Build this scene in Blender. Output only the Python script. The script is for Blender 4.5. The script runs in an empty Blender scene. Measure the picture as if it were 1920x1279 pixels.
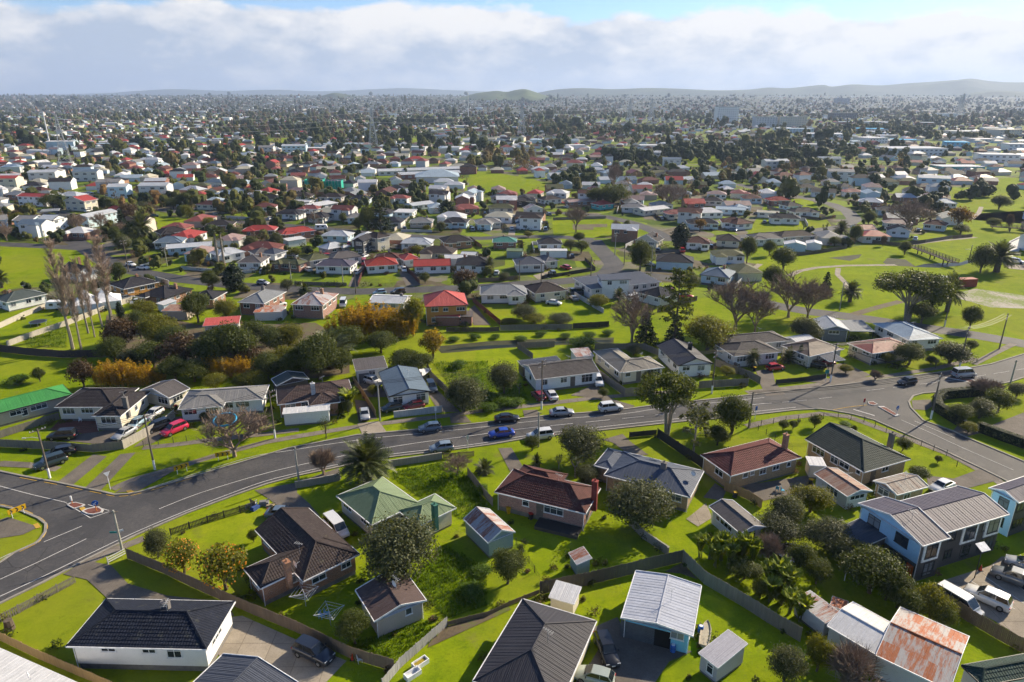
import bpy, math, random
import numpy as np
from mathutils import Vector
R=math.radians
sc=bpy.context.scene
# ---------------------------------------------------------------- camera, sky, sun, exposure
CAMZ=55.0
cam=bpy.data.cameras.new('camera'); cam.lens=24; cam.sensor_width=36; cam.clip_start=.5; cam.clip_end=60000
co=bpy.data.objects.new('camera',cam); sc.collection.objects.link(co)
co.location=(0,0,CAMZ); co.rotation_euler=(R(90-19.767),0,0); sc.camera=co
SUN_EL=R(29); SUN_DIR=Vector((math.cos(R(38))*math.cos(SUN_EL),math.sin(R(38))*math.cos(SUN_EL),math.sin(SUN_EL)))
sl=bpy.data.lights.new('sun','SUN'); sl.energy=5.0; sl.angle=R(.5); sl.color=(1,.86,.64)
so=bpy.data.objects.new('sun',sl); sc.collection.objects.link(so)
so.rotation_euler=SUN_DIR.to_track_quat('Z','Y').to_euler(); so.location=(200,150,300)
EXPOSURE=.97
sc.view_settings.view_transform='Standard'; sc.view_settings.look='None'; sc.view_settings.exposure=EXPOSURE
sc.view_settings.gamma=1; sc.view_settings.use_curve_mapping=False
sc.cycles.use_denoising=True; sc.cycles.max_bounces=4; sc.cycles.diffuse_bounces=2; sc.cycles.glossy_bounces=2; sc.cycles.use_adaptive_sampling=True; sc.cycles.adaptive_threshold=.03; sc.cycles.volume_bounces=0; sc.cycles.transparent_max_bounces=8
sc.cycles.caustics_reflective=False; sc.cycles.caustics_refractive=False
wd=bpy.data.worlds.new('World'); sc.world=wd; wd.use_nodes=True
def world():
    nt=wd.node_tree; N=nt.nodes; L=nt.links; N.clear()
    out=N.new('ShaderNodeOutputWorld'); bg=N.new('ShaderNodeBackground'); bg.inputs[1].default_value=.085
    sky=N.new('ShaderNodeTexSky'); sky.sky_type='NISHITA'; sky.sun_disc=False; sky.sun_elevation=SUN_EL
    sky.sun_rotation=math.atan2(SUN_DIR.x,SUN_DIR.y); sky.air_density=.8; sky.dust_density=.25; sky.ozone_density=5
    L.new(sky.outputs[0],bg.inputs[0])
    tc=N.new('ShaderNodeTexCoord'); sp=N.new('ShaderNodeSeparateXYZ'); L.new(tc.outputs['Generated'],sp.inputs[0])
    def M(op,a,b=None,clamp=False):
        n=N.new('ShaderNodeMath'); n.operation=op; n.use_clamp=clamp
        for i,v in enumerate((a,b)):
            if v is None: continue
            if isinstance(v,(int,float)): n.inputs[i].default_value=v
            else: L.new(v,n.inputs[i])
        return n.outputs[0]
    def noise(scale,zs,det,rough=.55,off=0):
        mp=N.new('ShaderNodeMapping'); mp.inputs['Scale'].default_value=(1,1,zs); mp.inputs['Location'].default_value=(off,off*.7,0); L.new(tc.outputs['Generated'],mp.inputs[0])
        n=N.new('ShaderNodeTexNoise'); n.inputs['Scale'].default_value=scale; n.inputs['Detail'].default_value=det; n.inputs['Roughness'].default_value=rough
        L.new(mp.outputs[0],n.inputs[0]); return n.outputs[0]
    z=sp.outputs[2]
    puffs=noise(9,2.2,9,.58,3.1); broad=noise(2.2,1.5,3,.5,1.7); fine=noise(26,2.,8,.6,5.)
    # top of the cloud bank above the horizon, uneven
    top=M('ADD',M('MULTIPLY',M('SUBTRACT',puffs,.5),.075),M('ADD',M('MULTIPLY',M('SUBTRACT',broad,.5),.10),.102))
    d=M('SUBTRACT',top,z)
    cov=M('MULTIPLY',M('ADD',d,.004),95,True)
    wisp=M('MULTIPLY',M('SUBTRACT',noise(5,6,8,.62,9.),.56),3.2,True)
    cov=M('MAXIMUM',cov,M('MULTIPLY',wisp,.55))
    sd=N.new('ShaderNodeVectorMath'); sd.operation='DOT_PRODUCT'; L.new(tc.outputs['Generated'],sd.inputs[0]); sd.inputs[1].default_value=SUN_DIR
    near=M('MULTIPLY',M('SUBTRACT',sd.outputs['Value'],.35),1.7,True)
    # sunlit crowns, shaded underside
    lit=M('ADD',M('MULTIPLY',M('SUBTRACT',z,.025),9.),M('ADD',M('MULTIPLY',M('SUBTRACT',puffs,.5),3.6),M('ADD',M('MULTIPLY',M('SUBTRACT',fine,.5),1.5),M('MULTIPLY',near,.75))),True)
    mx=N.new('ShaderNodeMix'); mx.data_type='RGBA'; L.new(lit,mx.inputs[0])
    mx.inputs[6].default_value=(.26,.305,.38,1); mx.inputs[7].default_value=(.52,.51,.50,1)
    cb=N.new('ShaderNodeBackground'); L.new(mx.outputs[2],cb.inputs[0]); cb.inputs[1].default_value=1
    ms=N.new('ShaderNodeMixShader'); L.new(cov,ms.inputs[0]); L.new(bg.outputs[0],ms.inputs[1]); L.new(cb.outputs[0],ms.inputs[2])
    L.new(ms.outputs[0],out.inputs[0])
world()
# ---------------------------------------------------------------- measured layout, metres
HOUSES=[('house','white house with dark tiled hip roof in the bottom corner beside the driveway',-37.3,57.0,-0.03,[(-7.1,7.1,-3.4,3.4,3.3,'h',24)],'t:navy','white',{'wins': [(0,0.26,1.5,0.6),(0,0.57,1.4,0.7),(0,0.76,1.5,1.2)],'base': 0.7,'chim': [(1.1,0.8,5.3,'conc')],'sg': 1}),('garage','grey ribbed metal gable roof at the bottom edge beside the parked dark car',-26.2,47.5,2.75,[(-4.6,4.6,-4.5,4.5,2.7,'gy',16)],'m:slate','white',{'plain': 1,'sg': 1}),('building','white flat roofed building corner at the bottom left edge with satellite dish',-49.1,45.4,2.75,[(-11.9,11.9,-7.0,7.0,3.0,'flat',2)],'m:white','white',{'plain': 1,'sg': 1}),('house','brown brick house with dark L-shaped tiled roof and brick chimney',-25.6,68.3,-0.83,[(-2.3,2.3,-5.7,5.7,2.9,'h',24),(-8.8,4.4,-1.6,5.7,2.9,'hg',24)],'t:brown','brick',{'wins': [(1,0.37,1.7,1.3),(1,0.57,1.7,1.3),(1,0.76,1.5,0.8)],'base': 0.6,'chim': [(2.6,-2.5,5.0,'brick')],'sg': 1}),('cottage','beige cottage with brown metal gable roof behind the clotheslines',-13.5,61.9,0.56,[(-3.0,3.0,-2.9,2.9,2.7,'gy',14)],'m:umber','beige',{'base': 0.1,'wins': [(0,0.7,0.8,0.9)],'sg': 1}),('house','pale house with faded green hip roof and green chimney',-18.5,80.9,2.31,[(-4.6,4.6,-3.7,3.7,2.8,'h',24),(-8.9,-4.2,-6.7,-0.6,2.8,'h',22)],'m:sage','cream',{'chim': [(-9.4,-2.9,5.2,'green')],'sg': -1}),('shed','rusty roofed blue grey shed in the long grass behind the green roofed house',-3.0,75.3,0.59,[(-2.0,2.0,-3.1,3.1,2.5,'gy',28)],'r:rustz','teal',{'plain': 1,'sg': 1}),('house','pink brick house with mossy dark red tiled hip roof and red chimney',5.0,82.8,-0.41,[(-6.6,6.6,-3.4,3.4,3.1,'h',27),(-5.7,1.2,0.1,5.1,3.1,'h',24)],'t:maroon','pinkbrick',{'base': 0.7,'wins': [(0,0.33,1.0,1.0),(0,0.66,2.8,1.2),(1,0.4,1.6,1.2)],'door': (0,0.5),'chim': [(6.7,0.2,6.0,'red')],'sg': 1}),('house','tan brick house with blue grey metal hip roof and small chimney',20.9,87.9,-0.49,[(-6.3,6.3,-4.0,4.0,2.8,'h',20),(-8.6,-5.6,-2.1,3.9,2.8,'h',18)],'m:bluegrey','tan',{'base': 0.5,'wins': [(0,0.86,1.7,1.1),(1,0.3,1.4,0.9),(1,0.7,1.4,0.9)],'chim': [(1.4,-0.3,5.0,'conc')],'sg': 1}),('house','tan brick house with dark red tiled roof and brick chimney at the corner',36.7,92.7,-1.16,[(-3.4,3.4,-6.8,6.8,2.9,'h',24)],'t:tred','tan',{'wins': [(1,0.22,1.0,0.9),(1,0.32,0.8,0.8),(1,0.48,1.3,1.1),(1,0.68,1.3,1.0),(1,0.88,0.8,1.0)],'chim': [(1.2,5.4,6.0,'brick')],'sg': 1}),('house','tan brick house with dark green tiled roof on the grassy corner lot',54.0,95.0,-1.16,[(-5.6,5.6,-4.9,4.9,2.9,'hg',22)],'t:green','tan',{'base': 0.4,'wins': [(0,0.2,2.4,1.2),(0,0.5,1.4,1.2),(0,0.68,1.8,1.0),(0,0.92,0.8,0.7),(1,0.52,1.4,0.9)],'door': (1,0.25),'chim': [(1.1,6.1,4.8,'stone')],'sg': 1}),('garage','long garage with rusty brown gable roof between the two tan brick houses',47.8,86.0,-1.24,[(-3.3,3.3,-2.2,2.2,2.4,'gx',16)],'r:rustb','palewall',{'wins': [(1,0.5,2.6,0.7)],'base': 0,'sg': 1}),('garage','tan garage with weathered grey brown sheet roof beside the white sedan',56.0,85.6,-1.2,[(-2.0,2.0,-3.1,3.1,2.4,'gy',18)],'r:rustg','tan',{'base': 0,'sg': 1}),('container_shed','small white box shed behind the dark red roofed house',46.4,91.9,-0.15,[(-1.2,1.2,-1.3,1.3,2.4,'flat',2)],'m:white','cream',{'plain': 1,'sg': 1}),('townhouse_block','two storey dark townhouse block with pale blue end wall and ribbed gable roof',48.3,72.0,-1.21,[(-4.7,4.7,-2.3,2.3,5.6,'gy',15),(-3.2,3.8,2.0,13.6,5.6,'gy',15)],'m:mauve','skywall',{'two': 1,'base': 0,'plain': 0,'modern': 1,'sg': 1}),('lean_to_wing','dark single storey wing against the pale blue end of the townhouse block',44.2,72.8,-1.2,[(-2.1,2.1,-2.0,2.0,3.0,'my+',8)],'m:slate','char',{'plain': 1,'sg': 1}),('townhouse','pale blue gabled townhouse cut by the right edge above the parked cars',69.3,79.6,-1.16,[(-1.9,1.9,-5.2,5.2,5.6,'gy',20)],'m:mauve','skywall',{'two': 1,'base': 0,'modern': 1,'sg': 1}),('house','large house with charcoal ribbed hip roof at the bottom centre',2.6,53.8,-0.41,[(-4.2,4.2,-6.1,6.1,2.9,'h',21)],'m:char','cream',{'wins': [(1,0.4,1.2,1.0)],'base': 0.3,'sg': -1}),('garage','bright blue garage with white sheet roof and open dark bay',16.5,60.8,-0.36,[(-3.7,3.7,-4.1,4.1,2.8,'gy',7)],'m:whitemetal','blue',{'base': 0,'wins': [(0,0.83,1.4,0.9)],'bays': [(0,0.2,3.6,'shut'),(0,0.53,2.7,'open')],'sg': 1}),('shed','small cream shed with white sloping roof behind the charcoal roofed house',6.0,62.9,-0.4,[(-1.5,1.5,-1.3,1.3,2.1,'my+',8)],'m:white','cream',{'plain': 1,'sg': 1}),('shed','little grey green tin shed on the lawn against the fence',8.3,69.5,-1.23,[(-1.2,1.2,-1.0,1.0,2.0,'my+',12)],'r:rustz','teal',{'plain': 1,'sg': 1}),('shed','lilac grey sheet metal shed beside the bottom hedge',21.3,54.3,-0.95,[(-1.2,1.2,-2.3,2.3,2.3,'my+',6)],'m:lilac','lilac',{'plain': 1,'wins': [(0,0.6,0.8,1.2)],'sg': 1}),('long_shed','long shed with plain white gable roof beside the rusty roof',36.8,56.9,2.25,[(-2.6,2.6,-2.8,2.8,2.8,'gx',12)],'m:white','palewall',{'plain': 1,'sg': -1}),('large_shed','large shed with patchy orange rust sheet roof near the bottom corner',41.4,54.3,2.41,[(-3.2,3.2,-4.5,4.5,2.9,'gx',12)],'r:rusto','palewall',{'plain': 1,'sg': -1}),('lean_to','low lean-to with rust and white patchwork roof behind the banana plants',33.5,60.6,2.05,[(-2.1,2.1,-1.3,1.3,2.2,'my-',4)],'r:rustz','palewall',{'plain': 1,'sg': -1}),('lean_to','small rust brown lean-to roof behind the long white roofed shed',36.1,61.1,2.57,[(-0.8,0.8,-0.8,0.8,2.2,'my-',4)],'r:rusto','palewall',{'plain': 1,'sg': -1}),('building','dark green roof in the bottom corner beside the rusty shed',48.7,51.3,1.77,[(-1.2,1.2,-5.1,5.1,3.2,'h',25)],'t:bottle','palewall',{'plain': 1,'sg': -1}),('garage','white garage with grey brown gable roof beside the olive trees',29.8,77.3,-1.2,[(-3.3,3.3,-2.0,2.0,2.5,'gx',18)],'m:taupe','palewall',{'wins': [(0,0.5,2.4,1.0),(0,0.2,0.8,1.0)],'base': 0,'sg': 1}),('house','house with vivid green metal hip roof at the left edge',-88.9,113.3,0.79,[(-7.0,7.0,-3.2,3.2,2.8,'h',20)],'m:vgreen','beige',{'wins': [(0,0.36,2.0,1.0),(0,0.62,2.6,1.0),(0,0.45,1.0,1.5)],'base': 0.4,'sg': 1}),('house','white house with dark tiled cross hip roof above the red paved yard',-70.0,111.5,0.0,[(-2.5,2.5,-5.1,5.1,3.0,'h',24),(-11.2,-0.6,-1.5,7.0,3.0,'h',20)],'t:darkbrown','cream',{'base': 0.5,'wins': [(0,0.5,2.6,1.2),(1,0.3,0.9,1.2),(1,0.55,1.0,1.2),(1,0.8,1.0,1.2)],'chim': [(2.1,-2.3,5.2,'conc')],'sg': 1}),('house','low cream house with brown grey gable roof behind the cream boundary wall',-65.7,118.4,-0.44,[(-3.9,3.9,-2.4,2.4,2.7,'gy',16)],'m:taupe','cream',{'wins': [(0,0.75,2.6,1.4)],'sg': 1}),('house','white house with long grey gable roof behind the pink red car',-53.1,115.8,0.18,[(-7.2,7.2,-3.4,3.4,2.8,'h',18),(-7.0,0.6,-5.2,0.8,2.8,'h',20)],'m:grey','white',{'base': 0.4,'wins': [(0,0.55,2.2,1.1),(0,0.75,2.4,1.1)],'door': (0,0.45),'sg': 1}),('house','house with dark brown tiled roof behind the white canopy',-37.0,117.2,0.34,[(-6.7,6.7,-3.8,3.8,2.8,'h',23),(-1.4,4.0,-6.2,-1.2,2.8,'h',24)],'t:umber','brick',{'base': 0.4,'chim': [(-0.3,-2.4,5.4,'white')],'sg': 1}),('carport','white canopy carport along the street in front of the dark brown roof',-36.5,110.0,0.21,[(-4.0,4.0,-1.1,1.1,2.5,'my+',5)],'m:white','white',{'plain': 1,'sg': 1}),('garage','dark green grey gable roof behind the dark brown tiled house',-43.4,123.2,0.56,[(-3.1,3.1,-2.0,2.0,2.8,'gy',18)],'m:dkgreen','char',{'plain': 1,'sg': 1}),('garage','white garage with grey roof and dark roller door beside the white boat',-29.2,130.4,0.32,[(-3.2,3.2,-2.8,2.8,3.0,'my+',5)],'m:taupe','palewall',{'base': 0,'bays': [(0,0.3,3.0,'shut')],'sg': 1}),('house','white house with blue grey ribbed gable roof facing the street',-21.0,122.0,0.33,[(-3.9,3.9,-6.3,6.3,2.8,'gy',15)],'m:bluesteel','white',{'wins': [(0,0.18,1.8,1.5),(0,0.8,1.8,1.5)],'base': 0.4,'sg': 1}),('house','white house with brown tiled gable roof and red car on its lawn',9.8,128.2,0.3,[(-6.8,6.8,-4.0,4.0,3.0,'gx',18)],'t:taupe','white',{'wins': [(0,0.13,1.4,1.2),(0,0.45,1.4,1.2),(0,0.84,2.4,1.7),(3,0.5,1.2,1.4)],'door': (0,0.6),'base': 0.5,'sg': 1}),('garage','flat grey roofed garage behind the white house with the red car',5.8,133.4,0.33,[(-4.4,4.4,-1.5,1.5,2.5,'my+',3)],'m:slate','char',{'plain': 1,'sg': 1}),('house','cream house with grey brown hip roof and white french doors',25.6,130.8,0.31,[(-4.7,4.7,-3.2,3.3,2.9,'h',18),(-5.2,0.5,-3.0,9.9,2.9,'h',20)],'m:khaki','cream',{'base': 0.5,'wins': [(0,0.12,1.2,0.9),(0,0.8,3.0,1.7)],'door': (0,0.4),'sg': 1}),('shed','rust streaked flat roofed shed behind the cream house',15.2,138.7,0.22,[(-2.0,2.0,-2.2,2.2,2.4,'my+',4)],'r:rustz','palewall',{'plain': 1,'sg': 1}),('house','white gabled house with charcoal roof and skylight behind the spreading tree',36.8,136.5,0.16,[(-3.8,3.8,-6.3,6.3,3.0,'gy',20)],'m:slate2','white',{'wins': [(0,0.22,1.6,1.0),(0,0.7,1.6,1.2)],'base': 0.3,'chim': [(1.2,0.0,5.4,'char')],'sg': 1}),('house','brown roofed house with patio roof beside the street fence',54.4,146.7,0.24,[(-7.9,7.9,-3.4,3.4,2.9,'h',18),(-9.8,1.5,-9.4,-1.4,2.9,'h',20)],'t:taupe','palewall',{'wins': [],'sg': 1}),('house','cream house with brown roof and dark carport behind the black fence',66.1,141.0,-1.11,[(-3.9,3.9,-5.3,5.3,2.9,'h',19)],'m:umber2','cream',{'wins': [(1,0.3,1.4,1.0)],'sg': 1}),('carport','dark flat carport roof in front of the cream house',67.8,136.3,0.26,[(-2.0,2.0,-2.6,2.6,2.5,'my+',3)],'m:slate','none',{'plain': 1,'sg': 1}),('house','cream house with dull red hip roof beside the round trees',81.9,142.2,-1.26,[(-3.6,3.6,-6.0,6.0,2.9,'h',17)],'m:dullred','beige',{'wins': [(0,0.25,1.6,0.9),(0,0.75,1.8,0.6)],'base': 0.4,'sg': 1}),('garage','slate blue gabled garage beside the park road',77.0,156.4,-0.13,[(-3.0,3.0,-4.0,4.0,3.0,'gy',18)],'m:lightgrey','slatewall',{'wins': [(0,0.45,2.4,0.8)],'base': 0,'sg': 1}),('carport','flat grey carport beside the slate blue garage',83.0,156.3,-0.07,[(-2.9,2.9,-3.7,3.7,2.6,'my+',3)],'m:steel','none',{'plain': 1,'sg': 1}),('house','long white house with pale blue grey roof beside the park road',92.9,151.9,-1.42,[(-6.2,6.2,-4.3,4.3,3.0,'h',18)],'m:paleblue','white',{'base': 0.6,'sg': 1}),('shed','white roofed shed tucked behind the brown roofed houses',66.2,148.0,-1.19,[(-1.8,1.8,-2.8,2.8,2.5,'gy',12)],'m:white','palewall',{'plain': 1,'sg': 1})]
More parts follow.
